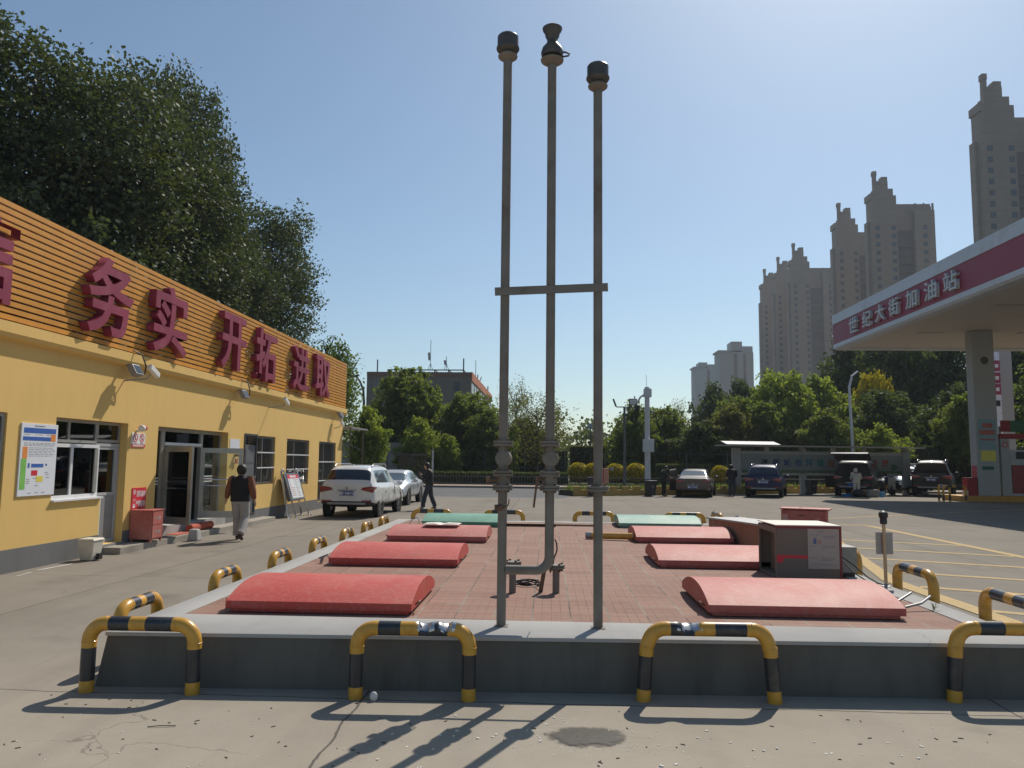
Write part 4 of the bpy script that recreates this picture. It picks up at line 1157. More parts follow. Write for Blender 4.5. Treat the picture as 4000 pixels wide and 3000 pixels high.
def eb(mb, ya, yb, sa, sb, d0, d1):
    nrm = Vector((1.33, 0, 0.42)).normalized()
    k = len(mb.v)
    for d in (d0, d1):
        for s, y in ((sa, ya), (sa, yb), (sb, yb), (sb, ya)): mb.v.append(tuple(ez(s, y) + nrm * d))
    for q in ((0, 3, 2, 1), (4, 5, 6, 7), (0, 1, 5, 4), (1, 2, 6, 5), (2, 3, 7, 6), (3, 0, 4, 7)): mb.face([k + i for i in q])
b = MB(); eb(b, 22.49, 23.61, 0.36, 0.95, -0.14, 0.02); part(t, 'case', b, M('easel_case', (0.17, 0.19, 0.22), 0.4, 0.5), bevel=0.01)
sh = MB(); eb(sh, 22.56, 23.55, 0.40, 0.83, 0.021, 0.025); sh = part(t, 'sheet', sh, M('easel_sheet', (0.68, 0.70, 0.72), 0.5, var=0.03))
b = MB(); eb(b, 22.56, 23.55, 0.832, 0.915, 0.021, 0.025); hd = part(t, 'red_header', b, m_signred)
b = MB()
for i in range(4): eb(b, 22.78 + i * 0.14, 22.88 + i * 0.14, 0.85, 0.90, 0.0252, 0.027)
part(hd, 'header_lettering', b, m_white)
b = MB()
for i in range(13): eb(b, 23.0 + 0.012 * i, 23.22 + 0.3 * random.Random(i).random(), 0.80 - 0.03 * i, 0.808 - 0.03 * i, 0.0252, 0.0262)
part(sh, 'print_lines', b, m_ink)
b = MB()
for r_ in range(9):
    for c_ in range(1 if r_ < 4 else 3): eb(b, 22.62 + 0.12 * c_, 22.69 + 0.12 * c_, 0.79 - 0.042 * r_, 0.805 - 0.042 * r_, 0.0252, 0.0262)
part(sh, 'red_print', b, m_redold)
# ---------------------------------------------------------------- filling station canopy
m_fascia = M('fascia_red', (0.31, 0.042, 0.08), 0.55, var=0.06, scale=0.4, dirt=(0.26, 0.06, 0.08), dirtscale=0.6)
add_lines(m_fascia, 1, 1.22, 0.012, (0.10, 0.02, 0.03))
m_trim = add_lines(M('fascia_white', (0.56, 0.58, 0.62), 0.45, var=0.04, scale=0.5, dirt=(0.44, 0.44, 0.44), dirtscale=0.8), 1, 2.44, 0.015, (0.25, 0.25, 0.26))
m_soffit = stained('soffit_cream', (0.56, 0.52, 0.46), (0.44, 0.38, 0.30), 0.7, 0.5, 1.0)
add_lines(m_soffit, 1, 0.6, 0.02, (0.30, 0.27, 0.23), 0.6)
m_colw = stained('column_panel', (0.40, 0.395, 0.375), (0.32, 0.31, 0.29), 0.6, 0.25)
m_cabred = M('fire_cabinet_red', (0.30, 0.02, 0.022), 0.55, var=0.1)
CX, CY, CZ, CT = 16.7, 45.6, 8.4, 2.05
CX2, CY0 = 44.0, 10.0
t = thing('station_canopy', 'large filling station canopy with red fascia and white lettering on a square column', 'canopy', (30, 30, 0))
part(t, 'soffit', MB().box(CX + 0.5, CX2, CY0 + 0.5, CY - 0.5, CZ + 0.12, CZ + 0.2), m_soffit)
part(t, 'roof', MB().box(CX + 0.3, CX2, CY0 + 0.3, CY - 0.3, CZ + 1.6, CZ + 1.7), m_greym)
b = MB()
b.prism([(0, 0.32), (0, 1.50), (0.06, 1.50), (0.06, 0.32)], (CX, CY0, CZ), (1, 0, 0), (0, 0, 1), (0, CY - CY0, 0))
b.box(CX + 0.06, CX2, CY - 0.06, CY, CZ + 0.32, CZ + 1.5); b.box(CX + 0.06, CX2, CY0, CY0 + 0.06, CZ + 0.32, CZ + 1.5)
part(t, 'fascia', b, m_fascia)
b = MB()
b.prism([(0.5, 0), (0.08, 0.0), (-0.03, 0.10), (-0.03, 0.315), (0.08, 0.315), (0.5, 0.12)], (CX, CY0, CZ), (1, 0, 0), (0, 0, 1), (0, CY - CY0, 0))
b.box(CX + 0.5, CX2, CY - 0.5, CY + 0.02, CZ, CZ + 0.315); b.box(CX + 0.5, CX2, CY0 - 0.02, CY0 + 0.5, CZ, CZ + 0.315)
part(t, 'lower_trim', b, m_trim, bevel=0.01)
b = MB()
b.prism([(-0.04, 1.503), (-0.04, CT), (0.3, CT), (0.3, 1.503)], (CX, CY0, CZ), (1, 0, 0), (0, 0, 1), (0, CY - CY0, 0))
b.box(CX + 0.3, CX2, CY - 0.3, CY + 0.03, CZ + 1.503, CZ + CT); b.box(CX + 0.3, CX2, CY0 - 0.03, CY0 + 0.3, CZ + 1.503, CZ + CT)
part(t, 'upper_trim', b, m_trim, bevel=0.01)
LET = ((3345, '世'), (3396, '纪'), (3448, '大'), (3505, '街'), (3568, '加'), (3643, '油'), (3726, '站'))
m_letter = M('letter_white', (0.52, 0.52, 0.52), 0.4, var=0.03)
ypos = [42.19, 40.41, 38.82, 37.24, 35.43, 33.66, 32.01]
for (u, ch), y in zip(LET, ypos):
    text(t, 'sign_letter', ch, m_letter, (CX - 0.02, y + 0.58, CZ + 0.50), (0, -1, 0), (0, 0, 1), 1.08, 0.84, 0.16, bold=0.008)
b = MB()
for x, y in ((19.5, 40), (19.5, 33), (24.5, 40), (24.5, 33), (19.5, 27)): b.box(x - 0.6, x + 0.6, y - 0.18, y + 0.18, CZ + 0.1, CZ + 0.119)
part(t, 'recessed_lamp', b, M('lamp_unlit', (0.4, 0.36, 0.3), 0.5))
c = part(t, 'column', MB().box(21.2, 22.27, 39.3, 39.9, 0.28, CZ + 0.1), m_colw, bevel=0.015)
b = MB()
part(c, 'poster', MB().box(21.3, 22.16, 39.288, 39.298, 2.55, 4.05), M('poster_blue_red', (0.22, 0.33, 0.36), 0.5, var=0.1))
b = MB(); b.box(21.5, 22.0, 39.284, 39.287, 3.62, 3.85); b.box(21.36, 22.1, 39.284, 39.287, 3.28, 3.52); b.box(21.36, 22.1, 39.284, 39.287, 3.0, 3.08)
part(c, 'red_print', b, m_redold)
part(c, 'poster', MB().box(21.4, 22.1, 39.288, 39.298, 1.98, 2.5), m_signyel)
part(c, 'plate', MB().box(21.42, 21.98, 39.288, 39.298, 1.55, 1.72), M('dark_green_plate', (0.02, 0.12, 0.07), 0.5))
part(c, 'emblem', MB().lathe([(0.19, 0), (0.19, 0.02), (0.0, 0.02)], (21.78, 39.297, 7.0), (0, -1, 0), n=20), m_cap)
part(c, 'red_notice', MB().box(21.188, 21.198, 39.35, 39.82, 1.05, 1.75), M('pale_notice_red', (0.42, 0.10, 0.10), 0.6))
c2 = part(t, 'column', MB().box(36.0, 37.07, 39.3, 39.9, 0.28, CZ + 0.1), m_colw, bevel=0.015)
# island, pumps, rails
solo('pump_island', 'long raised concrete pump island with orange yellow painted kerb under the canopy', 'island', MB().box(20.05, 40, 38.8, 40.6, -0.01, 0.28), M('island_ochre', (0.52, 0.26, 0.05), 0.7, var=0.15, dirt=(0.36, 0.24, 0.12)), bevel=0.03)
t = thing('fuel_dispenser', 'white fuel pump with red lower panel and red crossbar beside the canopy column', 'fuel pump', (24, 39.7, 0.28))
part(t, 'side_post', MB().box(22.42, 22.86, 39.4, 40.1, 0.28, 3.1), m_colw, bevel=0.02)
part(t, 'side_post', MB().box(25.4, 25.84, 39.4, 40.1, 0.28, 3.1), m_colw, bevel=0.02)
part(t, 'crossbar', MB().box(22.36, 25.9, 39.35, 40.1, 3.1, 3.34), m_cabred, bevel=0.02)
part(t, 'cabinet', MB().box(22.87, 25.39, 39.5, 40.05, 0.28, 2.55), M('pump_grey', (0.42, 0.42, 0.42), 0.4), bevel=0.01)
part(t, 'lower_panel', MB().box(22.95, 25.3, 39.46, 39.498, 0.4, 1.80), M('pump_red', (0.25, 0.015, 0.02), 0.35), bevel=0.005)
part(t, 'display', MB().box(23.2, 24.2, 39.46, 39.498, 2.1, 2.45), m_black)
b = MB(); b.lathe([(0.15, 0), (0.15, 0.012), (0.11, 0.012), (0.11, 0)], (22.64, 39.398, 2.8), (0, -1, 0), n=20); part(t, 'round_mark', b, m_signred)
b = MB(); b.box(22.6, 22.67, 39.75, 39.85, 3.34, 3.72); b.box(25.5, 25.57, 39.75, 39.85, 3.34, 3.72); part(t, 'stand', b, m_greym)
sg = part(t, 'top_sign', MB().box(22.75, 26.4, 39.7, 39.9, 3.46, 4.02), M('pump_sign_green', (0.03, 0.12, 0.05), 0.5), bevel=0.02)
part(sg, 'red_end', MB().box(22.62, 23.1, 39.69, 39.698, 3.46, 4.02), m_cabred)
t = thing('fire_cabinet', 'red steel fire cabinet standing against the canopy column', 'cabinet', (20.9, 39.5, 0.28))
part(t, 'body', MB().box(20.68, 21.16, 39.3, 39.8, 0.28, 1.12), m_cabred, bevel=0.01)
part(t, 'top', MB().box(20.66, 21.18, 39.28, 39.82, 1.122, 1.15), m_cabred)
solo('paint_can', 'small cream can standing on the end of the pump island', 'can', MB().lathe([(0.13, 0), (0.13, 0.25), (0.12, 0.26), (0.12, 0.2)], (20.5, 39.2, 0.28), n=16), m_bin, smooth=0.5)
g1 = rail_mesh(1.05, 0.80)
rail(g1, 18.95, 38.2, 0, 0, 'striped guard rail in front of the end of the pump island under the canopy', 'guard rails at the pump island')
rail(g1, 19.3, 38.3, 0, R(90), 'striped guard rail seen end on at the pump island, just right of another', 'guard rails at the pump island')
# price sign beyond the canopy
t = thing('price_sign', 'tall white price pylon with red squares seen past the canopy column', 'price sign', (31.6, 55, 0))
part(t, 'tower', MB().box(31.0, 32.35, 55, 55.6, 0, 9.9), m_colw, bevel=0.02)
part(t, 'front_panel', MB().box(31.02, 31.5, 54.96, 54.998, 0.5, 9.7), M('pylon_white', (0.70, 0.72, 0.80), 0.4))
for z in (8.35, 7.5, 6.7): 
    p = part(t, 'red_panel', MB().box(31.03, 31.49, 54.93, 54.958, z, z + 0.75), m_fascia)
    part(p, 'mark', MB().box(31.15, 31.38, 54.925, 54.929, z + 0.25, z + 0.5), m_white)
part(t, 'dark_panel', MB().box(31.1, 31.4, 54.93, 54.958, 5.9, 6.3), m_black)

# ---------------------------------------------------------------- notice hoarding, planter wall, bins, posts along the far side
m_hoard = M('hoarding_grey', (0.36, 0.34, 0.31), 0.6, var=0.06)
m_polepale = M('sheet_pale', (0.45, 0.45, 0.45), 0.6)
t = thing('hoarding', 'long roofed notice hoarding on white posts behind the parked cars', 'hoarding', (16, 45.6, 0))
HY = lambda x: 44.8 + (x - 10.1) * 0.17
def hb(mb, xa, xb, d0, d1, za, zb):
    k = len(mb.v)
    for z in (za, zb):
        for x, d in ((xa, d0), (xb, d0), (xb, d1), (xa, d1)): mb.v.append((x, HY(x) + d, z))
    for q in ((0, 3, 2, 1), (4, 5, 6, 7), (0, 1, 5, 4), (1, 2, 6, 5), (2, 3, 7, 6), (3, 0, 4, 7)): mb.face([k + i for i in q])
    return mb
for x, w in ((10.55, 0.5), (14.6, 0.36), (20.9, 0.45)):
    part(t, 'post', hb(MB(), x, x + w, 0.0, 0.3, 0, 2.62), m_hoard, bevel=0.01)
b = MB(); hb(b, 11.08, 14.58, 0.04, 0.2, 2.28, 2.46); hb(b, 14.98, 20.88, 0.04, 0.2, 2.28, 2.46); hb(b, 11.08, 14.58, 0.04, 0.2, 1.08, 1.2); hb(b, 14.98, 20.88, 0.04, 0.2, 1.08, 1.2)
part(t, 'rail', b, m_hoard)
pn = part(t, 'panel', hb(MB(), 11.08, 20.88, -0.02, 0.035, 1.202, 2.278), M('hoarding_picture', (0.21, 0.22, 0.205), 0.7, var=0.15, scale=0.5, dirt=(0.17, 0.20, 0.17), dirtscale=0.6))
part(pn, 'green_foot', hb(MB(), 11.1, 20.8, -0.03, -0.021, 1.21, 1.38), M('hoarding_grass', (0.09, 0.14, 0.07), 0.7, var=0.3))
s = '改善城市环境促进经济发展'
cols = [(0.01, 0.02, 0.05), (0.01, 0.06, 0.20), (0.01, 0.06, 0.25), (0.01, 0.10, 0.30), (0.02, 0.18, 0.30), (0.03, 0.25, 0.22), (0.5, 0.12, 0.03), (0.5, 0.10, 0.03), (0.5, 0.09, 0.03), (0.55, 0.08, 0.03), (0.55, 0.07, 0.03), (0.6, 0.08, 0.03)]
for i, ch in enumerate(s):
    x = 12.25 + i * 0.665
    text(pn, 'lettering', ch, M('lettering_colour', tuple(c * .6 for c in cols[i]), 0.7), (x, HY(x) - 0.024, 1.58), (0.986, 0.166, 0), (0, 0, 1), 0.44, 0.44, 0.012, bold=0.02)
part(pn, 'tree_picture', MB().sphere((20.25, HY(20.25) - 0.03, 1.6), 0.25, 0.012, 0.18).box(20.22, 20.28, HY(20.25) - 0.035, HY(20.25) - 0.022, 1.3, 1.5), M('picture_green', (0.05, 0.11, 0.04), 0.8))
b = MB()
hb(b, 9.6, 22.0, -0.7, 0.5, 2.72, 2.78)
part(t, 'roof', b, m_hoard)
part(t, 'roof_sheet', MB().obox((11.7, HY(11.7) + 0.25, 2.92), (1.6, 0.27, 0), (-0.06, 0.5, 0.10), (0, 0, 0.01)), m_polepale)
b = MB()
for x in (12.5, 14.6, 16.5, 18.4, 20.9): hb(b, x, x + 0.25, 0.0, 0.2, 2.46, 2.72)
part(t, 'roof_strut', b, m_hoard)

m_plant = M('planter_ochre', (0.44, 0.29, 0.085), 0.85, var=0.12, scale=2, dirt=(0.28, 0.20, 0.10), dirtscale=2)
t = thing('planter_wall', 'low battlemented ochre planter wall running behind the parked cars', 'planter', (12, 44, 0))
A0, A1 = Vector((1.3, 39.25, 0)), Vector((23.5, 51.4, 0))
u = (A1 - A0).normalized(); nv = Vector((-u.y, u.x, 0)); L = (A1 - A0).length
b = MB()
b.obox((A0 + A1) / 2 + Vector((0, 0, 0.15)), u * L / 2, nv * 0.1, (0, 0, 0.16))
i = 0.0
while i < L - 0.5:
    b.obox(A0 + u * (i + 0.18) + Vector((0, 0, 0.395)), u * 0.17, nv * 0.098, (0, 0, 0.085)); i += 0.73
part(t, 'wall', b, m_plant, bevel=0.01)
part(t, 'soil', MB().obox((A0 + A1) / 2 + nv * 0.85 + Vector((0, 0, 0.13)), u * L / 2, nv * 0.74, (0, 0, 0.15)), m_soil)
rnd = random.Random(21)
b = MB()
for i in range(2600):
    p = A0 + u * rnd.random() * L + nv * (0.12 + 1.2 * rnd.random()); h = 0.08 + 0.26 * rnd.random() * rnd.random() + 0.1
    a = rnd.random() * 6.28; w = Vector((math.cos(a), math.sin(a), 0)) * 0.025; e = Vector((rnd.uniform(-.12, .12), rnd.uniform(-.12, .12), h))
    z = Vector((0, 0, 0.27))
    b.poly([p + z - w, p + z + w, p + z + e + w * 0.3, p + z + e - w * 0.3])
struct('planter_grass', b, leafmat('planter_leaf', (0.09, 0.125, 0.035), (0.13, 0.17, 0.05), 0.3), 'stuff')

def wheelie(x, y, rz, lab, z=0):
    t = thing('wheeled_bin', lab, 'bin', (x, y, z), rz, 'dark wheeled bins along the planter wall')
    part(t, 'body', tapered(MB(), (0, 0), 0.18, 0.2, 0.23, 0.25, 0.04, 0.76), m_binblk, bevel=0.02, world=False)
    part(t, 'lid', MB().box(-0.25, 0.25, -0.28, 0.27, 0.762, 0.81), m_binblk, bevel=0.02, world=False)
    part(t, 'wheel', MB().lathe([(0.08, -0.2), (0.08, 0.2)], (0, 0.2, 0.08), (1, 0, 0), n=14), m_black, world=False)
    part(t, 'emblem', MB().lathe([(0.07, 0), (0.07, 0.004), (0.05, 0.004), (0.05, 0)], (0, -0.235, 0.5), (0, -1, 0), n=14), m_greym, world=False)
m_binblk = M('bin_dark', (0.025, 0.03, 0.03), 0.5, var=0.1)
wheelie(5.25, 40.2, R(25), 'dark wheeled bin left of the grey brown sedan')
wheelie(15.1, 45.3, R(20), 'dark wheeled bin left of the black van with raised tailgate')
t = thing('barrier_cabinet', 'salmon coloured slim barrier cabinet on a dark foot behind the right vent pipe', 'cabinet', (3.42, 46.0, 0))
part(t, 'body', MB().box(3.26, 3.56, 45.8, 46.2, 0.45, 1.36), M('salmon_paint', (0.60, 0.27, 0.17), 0.5), bevel=0.05)
part(t, 'side_panel', MB().box(3.20, 3.256, 45.82, 46.18, 0.45, 1.33), m_signred)
part(t, 'foot', MB().box(3.3, 3.52, 45.85, 46.15, 0.0, 0.448), m_black)
part(t, 'lamp_head', MB().lathe([(0.1, 0), (0.1, 0.16)], (3.66, 46.0, 1.3), (1, -0.4, 0.3), n=12), m_greym)
t = thing('gate_box', 'black gate machine box at the left end of the ochre planter wall', 'box', (2.15, 39.4, 0))
part(t, 'body', MB().box(1.98, 2.32, 38.75, 39.1, 0.02, 0.92), m_black, bevel=0.02)
part(t, 'cap', MB().box(1.94, 2.36, 38.72, 39.13, 0.922, 0.97), m_black, bevel=0.01)
# poles
m_polew = M('pole_white', (0.55, 0.56, 0.57), 0.5, var=0.06)
m_poled = M('pole_dark', (0.10, 0.105, 0.11), 0.5, 0.2)
t = thing('camera_mast', 'white mast with blue foot carrying a dark dome camera and a grey box', 'camera mast', (5.85, 46.0, 0))
part(t, 'mast', MB().tube([(5.85, 46, 0.75), (5.85, 46, 6.2)], [0.17, 0.14], 14), m_polew, smooth=0.6)
part(t, 'blue_foot', MB().tube([(5.85, 46, 0), (5.85, 46, 0.75)], 0.175, 14), M('mast_blue', (0.03, 0.06, 0.20), 0.5), smooth=0.6)
part(t, 'control_box', MB().box(5.55, 6.2, 45.6, 45.83, 2.35, 3.1), m_polew, bevel=0.02)
part(t, 'head', MB().box(5.66, 6.1, 45.8, 46.2, 5.6, 6.1), m_polew, bevel=0.02)
part(t, 'lightning_rod', MB().tube([(5.83, 46, 6.2), (5.8, 46, 6.95)], 0.012, 6), m_greym)
part(t, 'arm', MB().tube([(5.7, 46, 5.75), (5.45, 45.9, 5.6), (5.25, 45.9, 5.25)], 0.06, 8), m_polew)
part(t, 'bracket', MB().box(5.0, 5.3, 45.85, 45.95, 5.25, 5.4).tube([(5.1, 45.9, 5.4), (5.1, 45.9, 5.65)], 0.04, 6).tube([(5.0, 45.9, 5.3), (4.95, 45.9, 5.0), (5.1, 45.9, 4.85)], 0.015, 6), m_polew)
part(t, 'dome_camera', MB().lathe([(0.1, 0.4), (0.14, 0.36), (0.14, 0.12), (0.1, 0.02), (0, 0)], (5.27, 45.9, 4.72), n=14), m_black, smooth=0.6)
t = thing('floodlight_pole', 'grey pole with two square floodlights left of the white camera mast', 'light pole', (4.82, 50, 0))
part(t, 'pole', MB().tube([(4.82, 49.2, 0.1), (4.82, 49.2, 5.2)], [0.1, 0.075], 12), m_poled, smooth=0.6)
part(t, 'crossarm', MB().box(4.3, 5.35, 49.15, 49.25, 5.2, 5.26), m_poled)
h1 = part(t, 'lamp_head', MB().obox((5.35, 49.1, 5.55), (0.26, 0, 0), (0, 0.05, 0), (0, 0, 0.21)), m_poled, bevel=0.02)
part(h1, 'lens', MB().obox((5.35, 49.04, 5.55), (0.2, 0, 0), (0, 0.004, 0), (0, 0, 0.15)), m_polew)
h2 = part(t, 'lamp_head', MB().obox((4.2, 49.2, 5.5), (0.09, 0, -0.24), (0, 0.25, 0), (0.03, 0, 0.012)), m_poled, bevel=0.01)
t = thing('garden_lamp', 'thin dark lamp post beyond the yellow bushes', 'lamp post', (3.4, 62, 0))
part(t, 'post', MB().tube([(3.35, 62, 0), (3.35, 62, 4.35)], 0.04, 8), m_poled)
part(t, 'lamp_head', MB().box(3.17, 3.53, 61.8, 62.2, 4.35, 4.75), M('lamp_head_grey', (0.3, 0.33, 0.4), 0.4), bevel=0.03)
t = thing('street_lamp', 'tall curved grey street lamp just beyond the end of the yellow building', 'street lamp', (-14.6, 60, 0))
part(t, 'mast', MB().tube([(-14.55, 60, 0), (-14.58, 60, 6.2), (-14.66, 60, 7.2), (-14.95, 60, 7.9), (-15.2, 60, 8.2)], [0.13, 0.1, 0.09, 0.08, 0.07], 10), m_poled, smooth=0.8)
part(t, 'lamp_head', MB().obox((-15.45, 60, 8.28), (0.42, 0, 0.1), (0, 0.14, 0), (-0.02, 0, 0.07)), m_poled, bevel=0.03)
t = thing('street_lamp', 'pale grey curved street lamp rising above the notice hoarding', 'street lamp', (22.5, 58, 0))
part(t, 'mast', MB().tube([(22.5, 58, 0), (22.3, 58, 6.5), (22.3, 58, 7.5), (22.5, 58, 8.2)], [0.13, 0.1, 0.09, 0.07], 10), m_polew, smooth=0.8)
part(t, 'lamp_head', MB().obox((22.7, 58, 8.45), (0.25, 0, 0.2), (0, 0.12, 0), (-0.03, 0, 0.04)), m_polew, bevel=0.03)
t = thing('road_sign', 'small dark blue road name sign with pale border between van and column', 'road sign', (23.8, 52, 0))
part(t, 'post', MB().tube([(24.2, 51.9, 0), (24.2, 51.9, 1.9)], 0.04, 8), m_greym)
sg = part(t, 'plate', MB().box(23.1, 24.9, 51.8, 51.86, 1.35, 1.85), m_white, bevel=0.01)
part(sg, 'blue_field', MB().box(23.16, 24.84, 51.79, 51.799, 1.41, 1.79), M('road_sign_blue', (0.02, 0.06, 0.08), 0.5))
# fences along the park
t = thing('low_fence', 'low black railing along the far pavement', 'fence', (-8, 52.3, 0))
b = MB()
x = -24.0
while x < 9.6:
    b.box(x - 0.012, x + 0.012, 52.19, 52.21, 0.12, 0.78 + (0.1 if int(x * 10) % 20 == 0 else 0)); x += 0.2
part(t, 'bars', b, m_poled)
part(t, 'rail', MB().box(-24, 9.6, 52.185, 52.215, 0.66, 0.70), m_poled); part(t, 'rail', MB().box(-24, 9.6, 52.185, 52.215, 0.2, 0.24), m_poled)
t = thing('low_fence', 'low black railing seen between the sedan, the blue car and the van', 'fence', (14, 53, 0))
b = MB()
for i in range(75): x = 12 + i * 0.18; b.box(x - 0.012, x + 0.012, 53.19, 53.21, 0.1, 0.82)
part(t, 'bars', b, m_poled)
part(t, 'rail', MB().box(11.9, 25.5, 53.185, 53.215, 0.7, 0.74), m_hoard)
t = thing('mesh_fence', 'tall thin black post and wire fence in front of the park trees', 'fence', (0, 56, 0))
for i in range(14): part(t, 'post', MB().tube([(-22 + i * 2.9, 56, 0), (-22 + i * 2.9, 56, 2.45)], 0.035, 6), m_poled)
b = MB()
for z in (0.3, 1.3, 2.35): b.tube([(-22, 56, z), (15.7, 56, z)], 0.012, 5)
part(t, 'wire', b, m_poled)
t = thing('white_signpost', 'slim white stake sign at the far left kerb behind the white sedan', 'post', (-8.6, 50.6, 0))
part(t, 'post', MB().tube([(-7.55, 50.2, 0.1), (-7.55, 50.2, 2.35)], 0.06, 8), m_polew)
part(t, 'cap', MB().lathe([(0.08, 0), (0.08, 0.05)], (-7.55, 50.2, 2.35), n=10), m_greym)
t = thing('bus_shelter', 'low dark flat roofed kiosk among the trees behind the white sedan', 'kiosk', (-9.5, 54, 0))
part(t, 'wall', MB().box(-10.6, -8.6, 54.4, 55.6, 0, 2.0), M('kiosk_brown', (0.10, 0.085, 0.07), 0.8)); part(t, 'roof', MB().box(-10.8, -8.4, 54.2, 55.8, 2.002, 2.2), m_cap)
t = thing('pale_house', 'low pale house with white gates glimpsed behind the end of the yellow building', 'house', (-16, 56, 0))
part(t, 'wall', MB().box(-20, -10.8, 57.2, 60, 0, 3.0), M('house_pale', (0.33, 0.32, 0.30), 0.8, var=0.15))
for x in (-15.4, -14.2, -13.0, -11.9): part(t, 'panel', MB().box(x, x + 0.7, 57.15, 57.195, 0.3, 2.2), M('house_panel', (0.45, 0.45, 0.45), 0.7))

# ---------------------------------------------------------------- office block beyond the trees
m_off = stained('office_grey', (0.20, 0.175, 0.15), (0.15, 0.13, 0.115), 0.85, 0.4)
m_offs = M('office_side_sunlit', (0.36, 0.33, 0.30), 0.8, var=0.1)  # sunlight on the side wall painted in, paler than the shaded front
m_offo = M('office_orange_band_sunlit', (0.50, 0.17, 0.08), 0.7, var=0.1)  # side of the top band, its orange brightened for the sun on it
m_win = M('dark_window', (0.07, 0.08, 0.09), 0.25, var=0.2, scale=2, coat=0.3)
t = thing('office_block', 'flat roofed grey office block with orange top band and antennas on its roof', 'office block', (-15.4, 105, 0))
x0, x1, y0, y1, zt = -21.6, -9.15, 90.0, 122.0, 12.1
part(t, 'wall', MB().box(x0, x1 - 0.02, y0, y1, 0, zt), m_off)
part(t, 'side_wall', MB().box(x1 - 0.019, x1, y0 + 0.05, y1, 0, zt - 1.0), m_offs)
b = MB(); b.box(x1 - 0.018, x1 + 0.12, y0, y1, zt - 1.0, zt + 0.05); part(t, 'top_band', b, m_offo)
part(t, 'top_band', MB().box(x0, x1 - 0.018, y0 - 0.08, y0 - 0.001, zt - 0.55, zt + 0.02), M('office_band_shaded', (0.20, 0.12, 0.085), 0.85))  # front of the same band, shade put into a darker brown
for z in (9.2, 5.9, 2.6):
    for k in range(10):
        y = y0 + 0.8 + k * 3.1
        f = part(t, 'window', MB().box(x1 + 0.001, x1 + 0.03, y, y + 1.7, z, z + 1.7), m_win)
for xa in (-20.8, -11.2):
    for z in (9.9, 6.6, 3.3): part(t, 'window', MB().box(xa, xa + 0.7, y0 - 0.02, y0 - 0.001, z, z + 1.1), m_win)
b = MB(); b.box(-19.6, -10.3, 92, 92.12, 12.55, 12.68); b.box(-19.6, -10.3, 96, 96.12, 12.55, 12.68)
for x in (-19.6, -17.6, -15.7, -13.9, -12.2, -10.4): b.box(x, x + 0.15, 92, 92.12, 12.0, 12.55); b.box(x, x + 0.15, 92.1, 96, 12.6, 12.65)
part(t, 'roof_frame', b, m_poled)
for x, y, h in ((-20.6, 91, 13.7), (-10.2, 91, 13.9), (-9.4, 118, 13.2)): part(t, 'flue', MB().tube([(x, y, 12.0), (x, y, h)], 0.08, 8), m_poled)
for x, y, h, bz, s in ((-14.35, 92, 16.3, 13.9, 1.0), (-12.4, 92, 14.3, 13.3, 0.6), (-8.9, 91, 0, 0, 0)):
    if h:
        a = part(t, 'antenna', MB().tube([(x, y, 12.6), (x, y, h)], 0.035, 6).tube([(x - 0.3, y, 12.6), (x, y, 13.4)], 0.03, 5).tube([(x + 0.3, y, 12.6), (x, y, 13.4)], 0.03, 5), m_poled)
        part(a, 'panel', MB().obox((x - 0.16, y - 0.1, bz + 0.35 * s), (0.13, 0, 0.02), (0, 0.06, 0), (-0.04, 0, 0.48 * s)), m_greym, bevel=0.02)
part(t, 'antenna', MB().tube([(-9.6, 100, 12.0), (-9.6, 100, 14.9)], 0.04, 6).tube([(-9.4, 100, 12), (-9.3, 100, 13.0)], 0.07, 6).tube([(-9.3, 102, 12), (-9.0, 102, 12.9)], 0.06, 6), m_poled)

